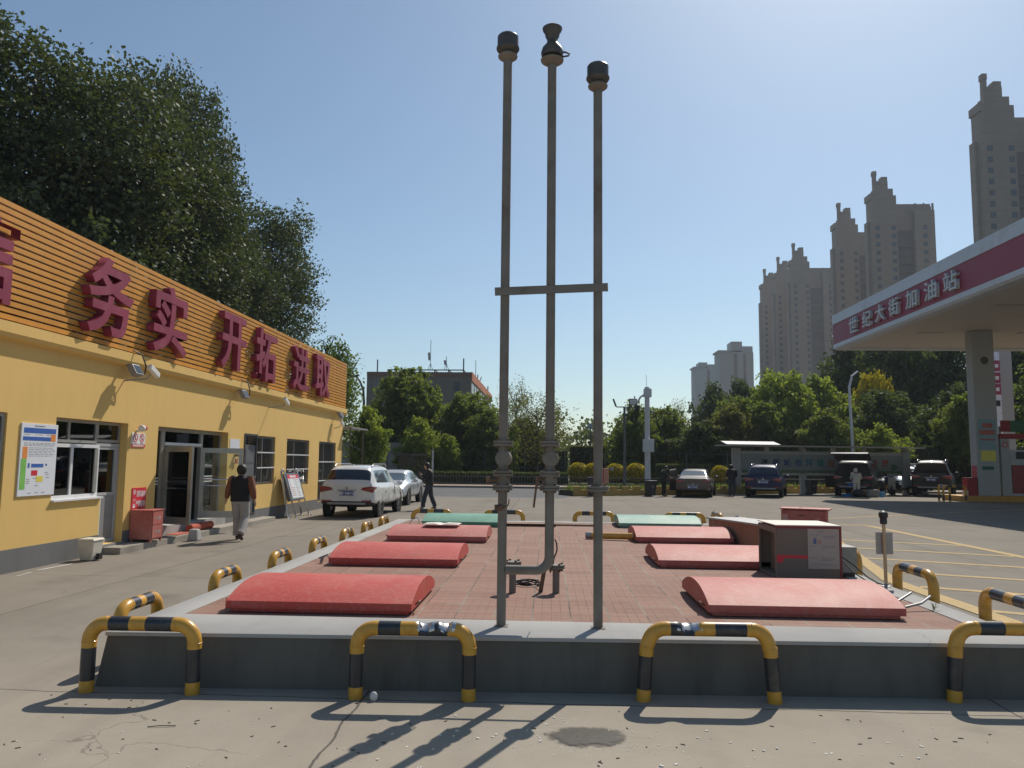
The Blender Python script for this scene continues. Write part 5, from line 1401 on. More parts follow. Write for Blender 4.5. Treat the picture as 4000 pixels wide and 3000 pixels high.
# ---------------------------------------------------------------- residential towers
m_tow = M('tower_tan', (0.29, 0.225, 0.175), 0.85, var=0.08, scale=0.08, dirt=(0.22, 0.18, 0.15), dirtscale=0.2)
add_lines(m_tow, 2, 2.95, 0.22, (0.19, 0.15, 0.12), 0.5)
m_towd = M('tower_bay_brown', (0.15, 0.12, 0.105), 0.8, var=0.15, scale=0.3)
m_twin = M('tower_window', (0.06, 0.075, 0.09), 0.3, var=0.3, scale=0.4)
m_towg = M('tower_grey_blue', (0.30, 0.31, 0.30), 0.85, var=0.08, scale=0.08)
winbox = MB().box(-0.7, 0.7, -0.06, 0, 0, 1.5).mesh('tower_window'); winbox.materials.append(m_twin)
def tower(x, y, h, lab, full=True, mat=None, wing=True):
    mat = mat or m_tow
    t = thing('apartment_tower', lab, 'apartment tower', (x, y, 0), 0, 'row of tall tan apartment towers')
    part(t, 'wall', MB().box(0, 8.5, 0, 4.5, 0, h), mat, world=False)
    part(t, 'core_wall', MB().box(8.5, 21, 1.6, 9, 0, h - 3.5), mat, world=False)
    part(t, 'east_wall', MB().box(14.2, 21.0, -0.6, 1.597, 0, h - 5.5), mat, world=False)
    b = MB(); b.box(8.51, 14.19, 1.45, 1.597, 0, h - 12)
    for k in range(int((h - 14) / 2.95)): b.box(8.6, 14.1, 0.9, 1.44, k * 2.95, k * 2.95 + 1.0)
    part(t, 'balcony_bay', b, m_towd, world=False)
    b = MB(); b.box(1.6, 7.8, 0.6, 4, h + 0.003, h + 2.6); b.box(2.4, 6.2, 0.8, 4, h + 2.603, h + 5.4); b.box(4.2, 6.2, 1.0, 3.5, h + 5.403, h + 7.0)
    part(t, 'roof_house', b, mat, world=False)
    b = MB(); b.box(-0.5, 0.5, -0.3, 4.6, h - 1.6, h + 0.6); b.box(1.2, 2.2, 0.4, 1.8, h + 0.003, h + 8.4); b.box(1.0, 2.3, 0.3, 1.9, h + 7.2, h + 8.8)
    part(t, 'cornice_fin', b, mat, world=False)
    b = MB()
    for x_ in (14.5, 17.4, 20.4): b.box(x_, x_ + 0.5, -0.4, 0.2, h - 5.5, h - 3.0)
    b.box(8.6, 20.8, 1.7, 2.2, h - 3.5, h - 2.6)
    part(t, 'parapet_post', b, mat, world=False)
    if wing: 
        part(t, 'side_step', MB().box(-0.9, -0.001, 2, 4.4, 0, h - 9), mat, world=False)
    for k in range(int((h - 10) / 2.95)):
        for x_ in (1.9, 7.3, 17.6):
            o = bpy.data.objects.new('window', winbox); COL.objects.link(o); o.parent = t
            o.location = (x_, -0.602 if x_ > 14 else -0.002, 3 + k * 2.95)
    return t
tower(111.4, 197, 95.0, 'nearest tan apartment tower, cut by the right edge of the photo above the canopy')
tower(111.4, 265, 95.0, 'second tan apartment tower, standing alone and widest above the canopy fascia')
tower(111.4, 298, 95.0, 'third tan apartment tower, directly left of the widest one')
tower(111.4, 354, 95.0, 'fourth tan apartment tower, with a blank tan right wing beside the third')
tower(111.4, 378, 95.0, 'fifth tan apartment tower, narrow between two stepped neighbours')
tower(111.4, 402, 95.0, 'sixth tan apartment tower, farthest and lowest of the tan row')
def slab(x, y, w, h, lab, blocks):
    t = thing('grey_tower', lab, 'apartment tower', (x, y, 0), 0, 'bluish far apartment towers')
    part(t, 'wall', MB().box(0, w, 0, 14, 0, h), m_towg, world=False)
    b = MB(); b.box(-1, w * 0.35, -1, 14, h + 0.002, h + 0.9)
    part(t, 'roof_slab', b, m_towg, world=False)
    b = MB()
    for xa, xb, z0_, z1_ in blocks: b.box(xa, xb, 1, 12, z0_, z1_)
    part(t, 'roof_house', b, m_towg, world=False)
    b = MB(); b.box(w * 0.42, w * 0.52, -0.1, -0.002, 0, h - 1); b.box(w * 0.7, w * 0.78, -0.1, -0.002, 0, h - 1)
    part(t, 'window_bay', b, m_towd, world=False)
    return t
slab(98.3, 520, 19, 65.5, 'farthest bluish grey tower, left end of the skyline', ((3, 8.5, 66.3, 69.5), (9, 14, 65.5, 68.2), (15, 18, 65.5, 67.2)))
slab(97.2, 440, 19, 65.0, 'bluish grey tower with a raised middle, right of the farthest one', ((7, 13, 65.9, 71.2), (13, 18.9, 65.0, 68.5)))
# ---------------------------------------------------------------- vehicles
m_tyre = M('tyre', (0.022, 0.022, 0.022), 0.8, var=0.2)
m_rim = M('alloy_rim', (0.35, 0.35, 0.36), 0.3, 0.9, var=0.1)
m_clad = M('black_cladding', (0.02, 0.02, 0.021), 0.6, var=0.2)
m_tail = M('tail_lamp_red', (0.22, 0.008, 0.012), 0.15, var=0.1, coat=0.8)
m_head = M('head_lamp', (0.35, 0.37, 0.40), 0.1, 0.6, coat=0.8)
m_plate = M('plate_blue', (0.02, 0.06, 0.28), 0.4, var=0.05)
m_carglass = M('car_glass', (0.012, 0.014, 0.017), 0.05, var=0.1, spec=0.8, coat=0.6)
m_rearglass = M('car_glass_pale', (0.10, 0.13, 0.15), 0.08, 0.3, var=0.1, spec=0.8, coat=0.6)
def paint(name, c, metal=0.0, dirt=None):
    m = M(name, c, 0.4, metal, var=0.03, scale=1.5, coat=0.9 if max(c) > 0.3 else 0.35, dirt=dirt, dirtscale=1.5, spec=0.5 if max(c) > 0.3 else 0.25)
    return m

ST = {
 # y, zb, w, zs, ws, zg, wg, zr, wr
 'suv': ([(0.0, .42, .86, .93, .85, 1.02, .78, 1.08, .70), (0.05, .36, .90, .96, .89, 1.04, .83, 1.16, .76), (0.36, .33, .915, .98, .905, 1.05, .83, 1.62, .63), (0.62, .32, .925, .98, .91, 1.04, .83, 1.66, .62), (0.95, .31, .93, .97, .915, 1.02, .83, 1.685, .62), (1.05, .31, .93, .97, .915, 1.02, .83, 1.69, .62), (1.86, .3, .93, .96, .915, 1.0, .83, 1.70, .62), (1.94, .3, .93, .96, .915, 1.0, .83, 1.70, .62), (2.75, .3, .93, .95, .915, .99, .83, 1.66, .60), (2.86, .3, .93, .95, .915, .99, .82, 1.60, .60), (3.62, .31, .925, .95, .91, .98, .80, 1.03, .72), (4.2, .33, .90, .88, .86, .9, .76, .95, .65), (4.46, .36, .88, .76, .84, .80, .74, .86, .64), (4.56, .42, .82, .66, .78, .70, .68, .76, .58)],
   {1: 'rear', 3: 'side', 4: 'side', 5: 'side', 6: 'side', 7: 'side', 9: 'wind'}, (0.86, 3.62), 0.345),
 'sedan': ([(0.0, .42, .84, .88, .82, .92, .70, .95, .6), (0.06, .34, .86, .93, .84, .97, .74, 1.0, .66), (0.5, .27, .90, .96, .87, .98, .76, 1.03, .70), (0.66, .26, .905, .95, .88, .98, .78, 1.06, .70), (1.32, .25, .91, .93, .89, .96, .80, 1.41, .58), (1.42, .25, .91, .93, .89, .96, .80, 1.43, .58), (2.05, .25, .91, .92, .89, .95, .80, 1.46, .58), (2.13, .25, .91, .92, .89, .95, .80, 1.46, .58), (2.75, .25, .91, .91, .89, .94, .80, 1.42, .57), (2.86, .25, .91, .91, .89, .94, .79, 1.38, .57), (3.6, .26, .905, .90, .88, .93, .77, .97, .7), (4.2, .27, .88, .80, .84, .83, .74, .87, .62), (4.50, .28, .87, .70, .82, .74, .72, .79, .62), (4.60, .32, .82, .60, .78, .65, .66, .69, .56)],
   {3: 'rear', 4: 'side', 5: 'side', 6: 'side', 7: 'side', 9: 'wind'}, (0.98, 3.66), 0.325),
 'van': ([(0.0, .42, .84, .95, .84, 1.05, .80, 1.10, .74), (0.05, .34, .91, .98, .91, 1.07, .85, 1.2, .78), (0.25, .32, .93, 1.0, .92, 1.08, .86, 1.70, .70), (0.55, .31, .935, 1.0, .925, 1.06, .86, 1.76, .69), (1.0, .3, .94, 1.0, .93, 1.05, .86, 1.78, .69), (1.1, .3, .94, 1.0, .93, 1.05, .86, 1.78, .69), (2.1, .3, .94, .99, .93, 1.04, .86, 1.78, .69), (2.2, .3, .94, .99, .93, 1.04, .86, 1.78, .69), (3.1, .3, .94, .98, .93, 1.03, .85, 1.73, .67), (3.22, .3, .94, .98, .93, 1.02, .84, 1.66, .66), (4.1, .31, .93, .97, .91, 1.0, .82, 1.08, .74), (4.6, .33, .9, .88, .86, .9, .78, .95, .66), (4.85, .36, .82, .74, .8, .78, .7, .84, .6), (4.95, .42, .74, .62, .74, .68, .64, .72, .55)],
   {1: 'rear', 2: 'side', 3: 'side', 4: 'side', 5: 'side', 6: 'side', 7: 'side', 9: 'wind'}, (0.95, 3.95), 0.35),
}
def car_body(kind, tall=1.0, darkrear=False):
    st, flags, wheels, wr = ST[kind]
    b = MB()
    n = 16
    for (y, zb, w, zs, ws, zg, wg, zr, wro) in st:
        h = [(0, zb), (w * .8, zb), (w, zb + .12), (w * 1.01, (zb + zs) / 2), (ws, zs), (wg, zg), (wg + (wro - wg) * .8, zg + (zr - zg) * .88), (wro - .06, zr - .008), (0, zr)]
        ring = [(x, y, z * tall) for x, z in h] + [(-x, y, z * tall) for x, z in h[7:0:-1]]
        b.v += ring
    reg = {'side': 1, 'wind': 2, 'rear': 3}
    for i in range(len(st) - 1):
        for j in range(n):
            jj = j if j < 8 else 15 - j
            fl = flags.get(i)
            m = 4 if jj <= 1 else 0
            if fl == 'side' and jj == 5: m = 1
            if fl in ('wind', 'rear') and jj in (6, 7): m = reg[fl]
            if kind == 'sedan' and i == 4 and jj != 5: m = 0
            if darkrear and i <= 1 and 3 <= jj: m = 5
            b.mi = m
            b.face((i * n + j, i * n + (j + 1) % n, (i + 1) * n + (j + 1) % n, (i + 1) * n + j))
    mir = lambda j: 0 if j == 0 else (8 if j == 8 else 16 - j)
    for base_ in (0, (len(st) - 1) * n):
        for j in range(8):
            b.mi = 4 if j <= 1 else (5 if darkrear and base_ == 0 and j >= 3 else 0)
            q = [j, j + 1, mir(j + 1), mir(j)]
            q = list(dict.fromkeys(q))
            b.face([base_ + k for k in q])
    me = b.mesh('body')
    o = bpy.data.objects.new('body', me); COL.objects.link(o)
    for k in range(6): me.materials.append(m_clad)
    md = o.modifiers.new('s', 'SUBSURF'); md.levels = 2; md.render_levels = 2
    ev = evalmesh(o)
    bpy.data.objects.remove(o)
    out = {}
    vs = [v.co.copy() for v in ev.vertices]
    for k in range(6):
        mb = MB(); mp = {}
        for p in ev.polygons:
            if p.material_index == k:
                idx = []
                for vi in p.vertices:
                    if vi not in mp: mp[vi] = len(mb.v); mb.v.append(tuple(vs[vi]))
                    idx.append(mp[vi])
                mb.face(idx)
        out[k] = mb
    bpy.data.meshes.remove(ev)
    return out, wheels, wr, st[-1][0]

def car(name, label, cat, loc, rz, kind, col, s=0.93, glassm=None, rearm=None, plate='', darkrear=False, tall=1.0, clad=True, parts=(), group=None):
    t = thing(name, label, cat, loc, rz, group)
    t.scale = (s, s, s)
    reg, wheels, wr, L = car_body(kind, tall, darkrear)
    glassm = glassm or m_carglass
    part(t, 'body', reg[0], col, smooth=0.9, world=False)
    part(t, 'side_windows', reg[1], glassm, smooth=0.9, world=False)
    part(t, 'windscreen', reg[2], glassm, smooth=0.9, world=False)
    if reg[3].f: part(t, 'rear_window', reg[3], rearm or glassm, smooth=0.9, world=False)
    part(t, 'lower_trim', reg[4], m_clad if clad else col, smooth=0.9, world=False)
    if reg[5].f: part(t, 'open_boot', reg[5], m_dark, smooth=0.9, world=False)
    hw = 0.90 if kind != 'van' else 0.92
    tm = MB().lathe([(wr * .62, -.10), (wr * .95, -.11), (wr, -.07), (wr, .07), (wr * .95, .11), (wr * .62, .10)], (0, 0, 0), (1, 0, 0), n=28, ring=True).mesh('tyre', smooth=0.7)
    rb = MB().lathe([(wr * .64, -.06), (wr * .64, .085), (wr * .58, .085), (wr * .56, .02), (0.0, .02)], (0, 0, 0), (1, 0, 0), n=24)
    for k in range(5):
        a = k * 2 * math.pi / 5
        d = Vector((0, math.cos(a), math.sin(a))); e = Vector((0, -math.sin(a), math.cos(a)))
        rb.obox(Vector((.065, 0, 0)) + d * wr * .32, (.02, 0, 0), d * wr * .28, e * .028)
    rm = rb.mesh('rim', smooth=0.7)
    tm.materials.append(m_tyre); rm.materials.append(m_rim)
    ab = MB().lathe([(wr + .075, -.02), (wr + .075, .012), (wr - .03, .014), (wr - .03, -.02)], (0, 0, 0), (1, 0, 0), n=28).mesh('arch', smooth=0.6)
    ab.materials.append(m_clad)
    for y in wheels:
        for sx in (1, -1):
            w = link('wheel_arch', ab, [], t, (sx * (hw + .005), y, wr)); w.rotation_euler = (0, 0, 0 if sx > 0 else math.pi)
            w = bpy.data.objects.new('wheel', tm); COL.objects.link(w); w.parent = t; w.location = (sx * (hw - .085), y, wr); w.rotation_euler = (0, 0, 0 if sx > 0 else math.pi)
            r_ = bpy.data.objects.new('rim', rm); COL.objects.link(r_); r_.parent = w
    for sx in (1, -1):
        zz = 1.0 if kind != 'sedan' else .95
        ym = wheels[1] - .62
        part(t, 'wing_mirror', MB().sphere((sx * 1.03, ym, zz * tall + .06), .12, .07, .085, 12, 8).tube([(sx * .86, ym + .05, zz * tall), (sx * 1.0, ym, zz * tall + .03)], .03, 6), col if clad != 'dark' else m_clad, smooth=1.0, world=False)
    b = MB()
    if kind != 'sedan':
        for sx in (1, -1):
            b = MB(); zr = (1.695 if kind == 'suv' else 1.775) * tall; b.tube([(sx * .62, .7, zr - .05), (sx * .62, .85, zr + .02), (sx * .62, 2.5, zr + .02), (sx * .61, 2.7, zr - .06)], .02, 8); part(t, 'roof_rail', b, m_rim, smooth=1.0, world=False)
        part(t, 'roof_fin', MB().prism([(0, 0), (.22, 0), (.04, .09)], (-.012, .62, 1.64 * tall), (0, 1, 0), (0, 0, 1), (.024, 0, 0)), col, world=False)
    if 'rear' in parts:
        zt = .88 if kind != 'sedan' else .80
        for sx in (1, -1):
            b = MB()
            if kind == 'sedan': b.prism([(.46, -.02), (.80, -.05), (.86, .10), (.50, .10)], (0, 0.0, zt), (sx, 0, 0), (0, 0, 1), (0, .36, 0))
            else: b.prism([(.44, .02), (.86, -.07), (.915, .12), (.80, .14), (.52, .10)], (0, -.012, zt * tall), (sx, 0, 0), (0, 0, 1), (0, .34, 0))
            part(t, 'tail_lamp', b, m_tail, bevel=0.02, smooth=0.7, world=False)
        zp = (.72 if kind != 'sedan' else .46) * tall
        if darkrear: zp = .5
        p = part(t, 'number_plate', MB().box(-.23, .23, -.035, .02, zp, zp + .14), m_plate, world=False, bevel=0.004)
        if plate:
            tx = textmesh(plate, 0.01, 0.2); tx.transform(Matrix.Translation((0, -.037, zp + .03)) @ Matrix.Rotation(math.pi / 2, 4, 'X') @ Matrix.Scale(.115, 4)); tx.materials.clear(); tx.name = 'plate_lettering'
            link('plate_lettering', tx, m_white, p)
        b = MB(); b.box(-.30, .30, -.028, .03, zp + .16, zp + .185); part(t, 'plate_bar', b, m_rim, world=False)
        b = MB(); b.lathe([(.045, 0), (.045, .01), (.03, .014)], (0, -.012, zp + .235), (0, -1, 0), n=14); part(t, 'badge', b, m_rim, world=False)
        if kind != 'sedan':
            b = MB(); b.box(-.62, .62, -.045, .05, .43, .50); part(t, 'bumper_bar', b, m_greym, bevel=0.02, world=False)
            for sx in (1, -1): part(t, 'reflector', MB().box(min(sx * .5, sx * .80), max(sx * .5, sx * .80), -.03, .05, .52, .57), m_tail, bevel=0.01, world=False)
        b = MB(); b.tube([(-.78, .02, .60 * tall), (-.72, -.012, .52 * tall), (.72, -.012, .52 * tall), (.78, .02, .60 * tall)], .006, 5); part(t, 'boot_seam', b, m_clad, world=False)
    if 'front' in parts:
        for sx in (1, -1):
            part(t, 'head_lamp', MB().prism([(.40, 0), (.78, .04), (.80, .13), (.45, .09)], (0, L - .42, .57), (sx, 0, 0), (0, 0, 1), (0, .40, 0)), m_head, bevel=0.02, smooth=0.7, world=False)
            part(t, 'fog_lamp', MB().prism([(.46, 0), (.74, .03), (.70, .12), (.58, .10)], (0, L - .3, .32), (sx, 0, 0), (0, 0, 1), (0, .26, 0)), m_clad, bevel=0.01, world=False)
        part(t, 'grille', MB().prism([(-.42, 0), (.42, 0), (.40, .11), (-.40, .11)], (0, L - .2, .53), (1, 0, 0), (0, 0, 1), (0, .205, 0)), m_clad, bevel=0.01, world=False)
        part(t, 'lower_grille', MB().prism([(-.6, 0), (.6, 0), (.5, .10), (-.5, .10)], (0, L - .15, .30), (1, 0, 0), (0, 0, 1), (0, .15, 0)), m_clad, bevel=0.01, world=False)
        part(t, 'badge', MB().lathe([(.05, 0), (.05, .012)], (0, L - .01, .66), (0, 1, 0.2), n=14), m_chrome, world=False)
    for sx in (1, -1):
        b = MB()
        for y in (1.45, 2.5): b.tube([(sx * .925, y, .86 * tall), (sx * .95, y + .03, .86 * tall), (sx * .95, y + .15, .86 * tall), (sx * .925, y + .18, .86 * tall)], .012, 6)
        part(t, 'door_handle', b, col, world=False)
        b = MB()
        for y in (1.0, 1.93, 2.9): b.tube([(sx * .905, y, .93 * tall), (sx * .943, y, .62 * tall), (sx * .935, y - .02, .40 * tall)], .004, 4)
        part(t, 'door_seam', b, m_clad, world=False)
    return t
p_white = paint('car_white', (0.68, 0.68, 0.67), dirt=(0.58, 0.56, 0.52))
p_silver = paint('car_silver', (0.50, 0.52, 0.54), 0.35)
p_brown = paint('car_brown_grey', (0.11, 0.09, 0.075), 0.2, dirt=(0.2, 0.16, 0.12))
p_navy = paint('car_navy', (0.006, 0.012, 0.06), 0.1)
p_black = paint('car_black', (0.008, 0.008, 0.009), dirt=(0.02, 0.018, 0.015))
p_gb = paint('car_black_green', (0.010, 0.012, 0.013))
car('parked_suv', 'white family SUV seen from behind, parked along the yellow building', 'car', (-5.93, 22.62, 0), R(-1.5), 'suv', p_white, 0.92, plate='冀F·54P13', parts=('rear',))
car('parked_sedan', 'white silver sedan facing the camera, parked in front of the white SUV', 'car', (-6.12, 33.05, 0), R(179), 'sedan', p_silver, 0.92, glassm=m_rearglass, clad=False, parts=('front',))
car('parked_sedan', 'grey brown sedan seen from behind with its left rear door open', 'car', (7.25, 39.35, 0), R(-15), 'sedan', p_brown, 0.98, rearm=m_rearglass, plate='冀F·21R42', clad=False, parts=('rear',))
car('parked_suv', 'dark blue SUV seen from behind, parked before the hoarding', 'car', (11.0, 40.3, 0), R(-20), 'suv', p_navy, 1.0, plate='冀F·6A336', parts=('rear',))
van = car('parked_van', 'black van with its tailgate raised and boot open, in front of the hoarding', 'car', (16.7, 43.4, 0), R(-30), 'van', p_gb, 1.12, darkrear=True, parts=('rear',))
prof = [(0, 0), (-.30, .18), (-.62, .30), (-.92, .34), (-1.12, .28), (-1.16, .22), (-1.13, .22), (-.90, .29), (-.62, .25), (-.30, .12), (0, -.06)]
part(van, 'raised_tailgate', MB().prism(prof, (-.84, .30, 1.80), (0, 1, 0), (0, 0, 1), (1.68, 0, 0)), m_clad, smooth=0.5, bevel=0.03, world=False)
part(van, 'open_door', MB().prism([(0, .35), (.9, .35), (.95, 1.0), (.5, 1.62), (0, 1.66)], (-.96, 3.2, 0), (-.93, -.35, 0), (0, 0, 1), (.05, .03, 0)), p_gb, bevel=0.02, world=False)
for sx in (1, -1): part(van, 'gas_strut', MB().tube([(sx * .72, .2, 1.35), (sx * .72, -.3, 1.82)], .012, 6), m_greym, world=False)
car('parked_suv', 'large black boxy SUV seen from behind, beside the canopy column', 'car', (21.3, 44.2, 0), R(-29), 'suv', p_black, 1.12, plate='冀F·88J0', parts=('rear',), tall=1.08)
car('parked_sedan', 'dark sedan mostly hidden behind the hoarding post and scooters', 'car', (20.6, 51.0, 0), R(-75), 'sedan', p_navy, 1.0, clad=False)
car('parked_sedan', 'pale blue white car glimpsed between the hoarding post and the big black SUV', 'car', (23.4, 53.6, 0), R(170), 'suv', p_silver, 1.0)
# open door of the sedan, a loose thing hinged on it -> part of that car
sed = [o for o in bpy.data.objects if o.get('label', '').startswith('grey brown sedan')][0]
part(sed, 'open_door', MB().prism([(0, .3), (.95, .3), (1.0, .9), (.97, 1.38), (.3, 1.44), (.0, 1.0)], (-.93, 2.05, 0), (-.40, -.92, 0), (0, 0, 1), (.05, -.02, 0)), p_brown, bevel=0.02, world=False)

# scooters by the planter
def scooter(loc, rz, lab, apron):
    t = thing('parked_scooter', lab, 'scooter', loc, rz, 'scooters parked by the planter wall')
    for y in (-.6, .62):
        w = part(t, 'wheel', MB().lathe([(.14, -.05), (.22, -.055), (.25, -.03), (.25, .03), (.22, .055), (.14, .05)], (0, y, .25), (1, 0, 0), n=20, ring=True), m_tyre, smooth=0.7, world=False)
        part(w, 'rim', MB().lathe([(.14, -.03), (.14, .03)], (0, y, .25), (1, 0, 0), n=14), m_rim, world=False)
    part(t, 'body', MB().prism([(-.75, .45), (-.2, .3), (.3, .28), (.5, .45), (.4, .5), (.25, .38), (-.1, .4), (-.2, .72), (-.75, .75)], (-.13, 0, 0), (0, 1, 0), (0, 0, 1), (.26, 0, 0)), m_black, bevel=0.03, world=False)
    part(t, 'seat', MB().box(-.14, .14, -.75, -.12, .755, .84), m_black, bevel=0.04, world=False)
    part(t, 'fork', MB().tube([(0, .62, .25), (0, .42, .98)], .035, 8), m_greym, world=False)
    part(t, 'handlebar', MB().tube([(-.32, .36, 1.02), (0, .42, 1.0), (.32, .36, 1.02)], .018, 6), m_black, world=False)
    for sx in (1, -1): part(t, 'mirror', MB().sphere((sx * .3, .4, 1.2), .06, .02, .045, 10, 6).tube([(sx * .25, .38, 1.02), (sx * .3, .4, 1.16)], .008, 5), m_greym, world=False)
    if apron: part(t, 'wind_apron', MB().prism([(.5, .3), (.58, .7), (.5, 1.05), (.38, 1.0), (.42, .7), (.34, .3)], (-.2, 0, 0), (0, 1, 0), (0, 0, 1), (.4, 0, 0)), M('apron_beige', (0.46, 0.42, 0.34), 0.9, var=0.12), bevel=0.06, smooth=0.8, world=False)
    return t
scooter((20.15, 46.4, 0), R(150), 'scooter with a beige wind apron parked between the black van and the big black SUV', True)
scooter((20.7, 46.6, 0), R(-80), 'low dark scooter half hidden behind the big black SUV', False)
# bags by the open van
m_bag = M('bag_black', (0.02, 0.02, 0.022), 0.7, var=0.3)
bx_, by_ = 16.35, 42.75
solo('black_bag', 'black soft bag on the ground at the white clothed person by the van', 'bag', MB().sphere((bx_ + .35, by_ - .1, .2), .34, .28, .22), m_bag, (bx_ + .35, by_ - .1, 0), smooth=1.0)
solo('blue_tub', 'flat bright blue plastic tub lying left of the black bag', 'tub', MB().lathe([(.2, 0), (.26, .16), (.24, .16), (.18, .03)], (bx_ - .25, by_, 0), n=18), M('tub_blue', (0.02, 0.17, 0.42), 0.5), (bx_ - .25, by_, 0), smooth=0.6)
solo('grey_sack', 'grey square sack standing right of the black bag behind the van', 'sack', MB().box(bx_ + .75, bx_ + 1.4, by_ - .3, by_ + .1, 0, .42), M('sack_grey', (0.22, 0.21, 0.19), 0.9, var=0.2), (bx_ + 1.05, by_ - .1, 0), bevel=0.12)
solo('blue_bucket', 'small white and blue bucket on the ground right of the grey sack', 'bucket', MB().lathe([(.12, 0), (.16, .3), (.14, .3), (.11, .03)], (bx_ + 1.7, by_ + .2, 0), n=16), M('bucket_blue', (0.10, 0.32, 0.55), 0.5, var=0.3, scale=4), (bx_ + 1.7, by_ + .2, 0), smooth=0.6)

# ---------------------------------------------------------------- people
def skin(verts, edges, radii, root=0, sub=1):
    me = bpy.data.meshes.new('figure'); me.from_pydata([tuple(v) for v in verts], edges, [])
    o = bpy.data.objects.new('figure', me); COL.objects.link(o)
    md = o.modifiers.new('skin', 'SKIN'); md.use_smooth_shade = True
    for i, r in enumerate(radii):
        me.skin_vertices[0].data[i].radius = r if isinstance(r, tuple) else (r, r)
        me.skin_vertices[0].data[i].use_root = (i == root)
    s = o.modifiers.new('sub', 'SUBSURF'); s.levels = sub; s.render_levels = sub
    ev = evalmesh(o); ev.name = 'figure'
    bpy.data.objects.remove(o)
    ev.polygons.foreach_set('use_smooth', [True] * len(ev.polygons))
    return ev
m_skin = M('skin', (0.42, 0.25, 0.17), 0.55, var=0.06)
m_hair = M('hair_dark', (0.02, 0.016, 0.013), 0.6, var=0.3, scale=30)
def person(label, loc, rz, s, J, top, topcol, sleeve, trousers, shoe, hair=True, fat=1.0, hood=None):
    """J: joint positions for a 1.7 m figure, x right, y ahead, z up"""
    t = thing('person', label, 'person', loc, rz)
    t.scale = (s, s, s)
    P = {k: Vector(v) for k, v in J.items()}
    pv_, ch, nk, hd = P['pelvis'], P['chest'], P['neck'], P['head']
    up = (hd - nk).normalized()
    sp = (pv_ + ch) / 2
    V = [pv_, sp, ch, nk, nk + (hd - nk) * .5, hd, hd + up * .10]
    Rr = [(.13, .10), (.125, .095), (.15, .10), (.056, .056), (.07, .075), (.083, .098), (.055, .065)]
    E = [(0, 1), (1, 2), (2, 3), (3, 4), (4, 5), (5, 6)]
    def chain(start, pts, rs):
        prev = start
        for p, r in zip(pts, rs):
            V.append(p); Rr.append(r); E.append((prev, len(V) - 1)); prev = len(V) - 1
    for sd in 'LR':
        chain(2, [P['sh' + sd], P['el' + sd], P['wr' + sd], P['ha' + sd]], [.055, .04, .028, .03])
        chain(0, [P['hi' + sd], P['kn' + sd], P['an' + sd], P['to' + sd]], [.085, .055, .04, .035])
    me = skin(V, E, Rr, 0, 1)
    # hands and face details are joined into the same mesh
    bm = bmesh.new(); bm.from_mesh(me)
    mb = MB()
    for sd, sx in (('L', -1), ('R', 1)):
        h, w = P['ha' + sd], P['wr' + sd]
        d = (h - w).normalized(); a = d.cross(Vector((1, 0, 0.01))).normalized(); side = d.cross(a)
        for k, (o_, l) in enumerate(((-.024, .062), (-.008, .072), (.008, .068), (.024, .052))):
            p0 = h + a * o_; mb.tube([p0, p0 + d * l * .5, p0 + d * l * .85 + side * .012 * sx], [.0085, .0078, .006], 6)
        p0 = h - d * .03 - a * .028; mb.tube([p0, p0 + d * .03 - a * .018, p0 + d * .055 - a * .02], [.010, .009, .007], 6)
    f = P.get('face', Vector((0, 1, 0))).normalized(); rt = f.cross(Vector((0, 0, 1))).normalized()
    mb.tube([hd + f * .085 + Vector((0, 0, .02)), hd + f * .108 + Vector((0, 0, -.015)), hd + f * .085 + Vector((0, 0, -.025))], [.008, .014, .009], 6)
    for sx in (1, -1): mb.sphere(hd + rt * .077 * sx + Vector((0, 0, -.005)), .012, .022, .03, 8, 6)
    tmp = mb.mesh('t', smooth=1.0)
    bm2 = bmesh.new(); bm2.from_mesh(tmp); bm2.to_mesh(tmp); bm.from_mesh(tmp); bm2.free()
    bm.to_mesh(me); bm.free(); me.materials.clear()
    for p in me.polygons: p.use_smooth = True; p.material_index = 0
    me.name = 'body'
    link('body', me, m_skin, t)
    # clothing: level rings for the trunk, tapered tubes for the limbs, all overlapping at the joints
    up_ = P['shL'].lerp(P['shR'], .5)
    w = abs(P['shR'].x - P['shL'].x) / 2
    ln = lambda q: pv_.lerp(up_, q)
    rings = [(ln(-.16), .165 * fat, .125 * fat), (ln(-.15), .185 * fat, .145 * fat), (ln(.12), .188 * fat, .15 * fat), (ln(.4), .185 * fat, .145 * fat), (ln(.7), .205 * fat, .145 * fat),
             (ln(.9), w + .055, .13 * fat), (ln(1.0), w + .04, .112 * fat), (up_.lerp(nk, .45), w * .72, .095), (up_.lerp(nk, .8), .088, .082), (nk + (hd - nk) * .12, .066, .066)]
    mb = MB().loft(rings)
    if not sleeve == topcol or True:
        for sd in 'LR': mb.sphere(P['sh' + sd] + Vector((0, 0, -.02)), .088, .092, .088, 14, 10)
    part(t, top, mb, topcol, smooth=1.2, world=False)
    if sleeve:
        for sd in 'LR':
            a, e, w_ = P['sh' + sd], P['el' + sd], P['wr' + sd]
            part(t, 'sleeve', MB().tube([a + (a - e) * .05, a.lerp(e, .35), a.lerp(e, .8), e, e.lerp(w_, .25), e.lerp(w_, .9)], [.082 * fat, .078 * fat, .068 * fat, .066 * fat, .062 * fat, .05], 14), sleeve, smooth=1.2, world=False)
    mb = MB().loft([(pv_ + Vector((0, 0, -.13)), .14 * fat, .11 * fat), (pv_ + Vector((0, 0, -.09)), .168 * fat, .13 * fat), (pv_ + Vector((0, 0, .0)), .17 * fat, .132 * fat), (pv_ + Vector((0, 0, .07)), .165 * fat, .125 * fat)])
    rr_ = random.Random(int(s * 1000))
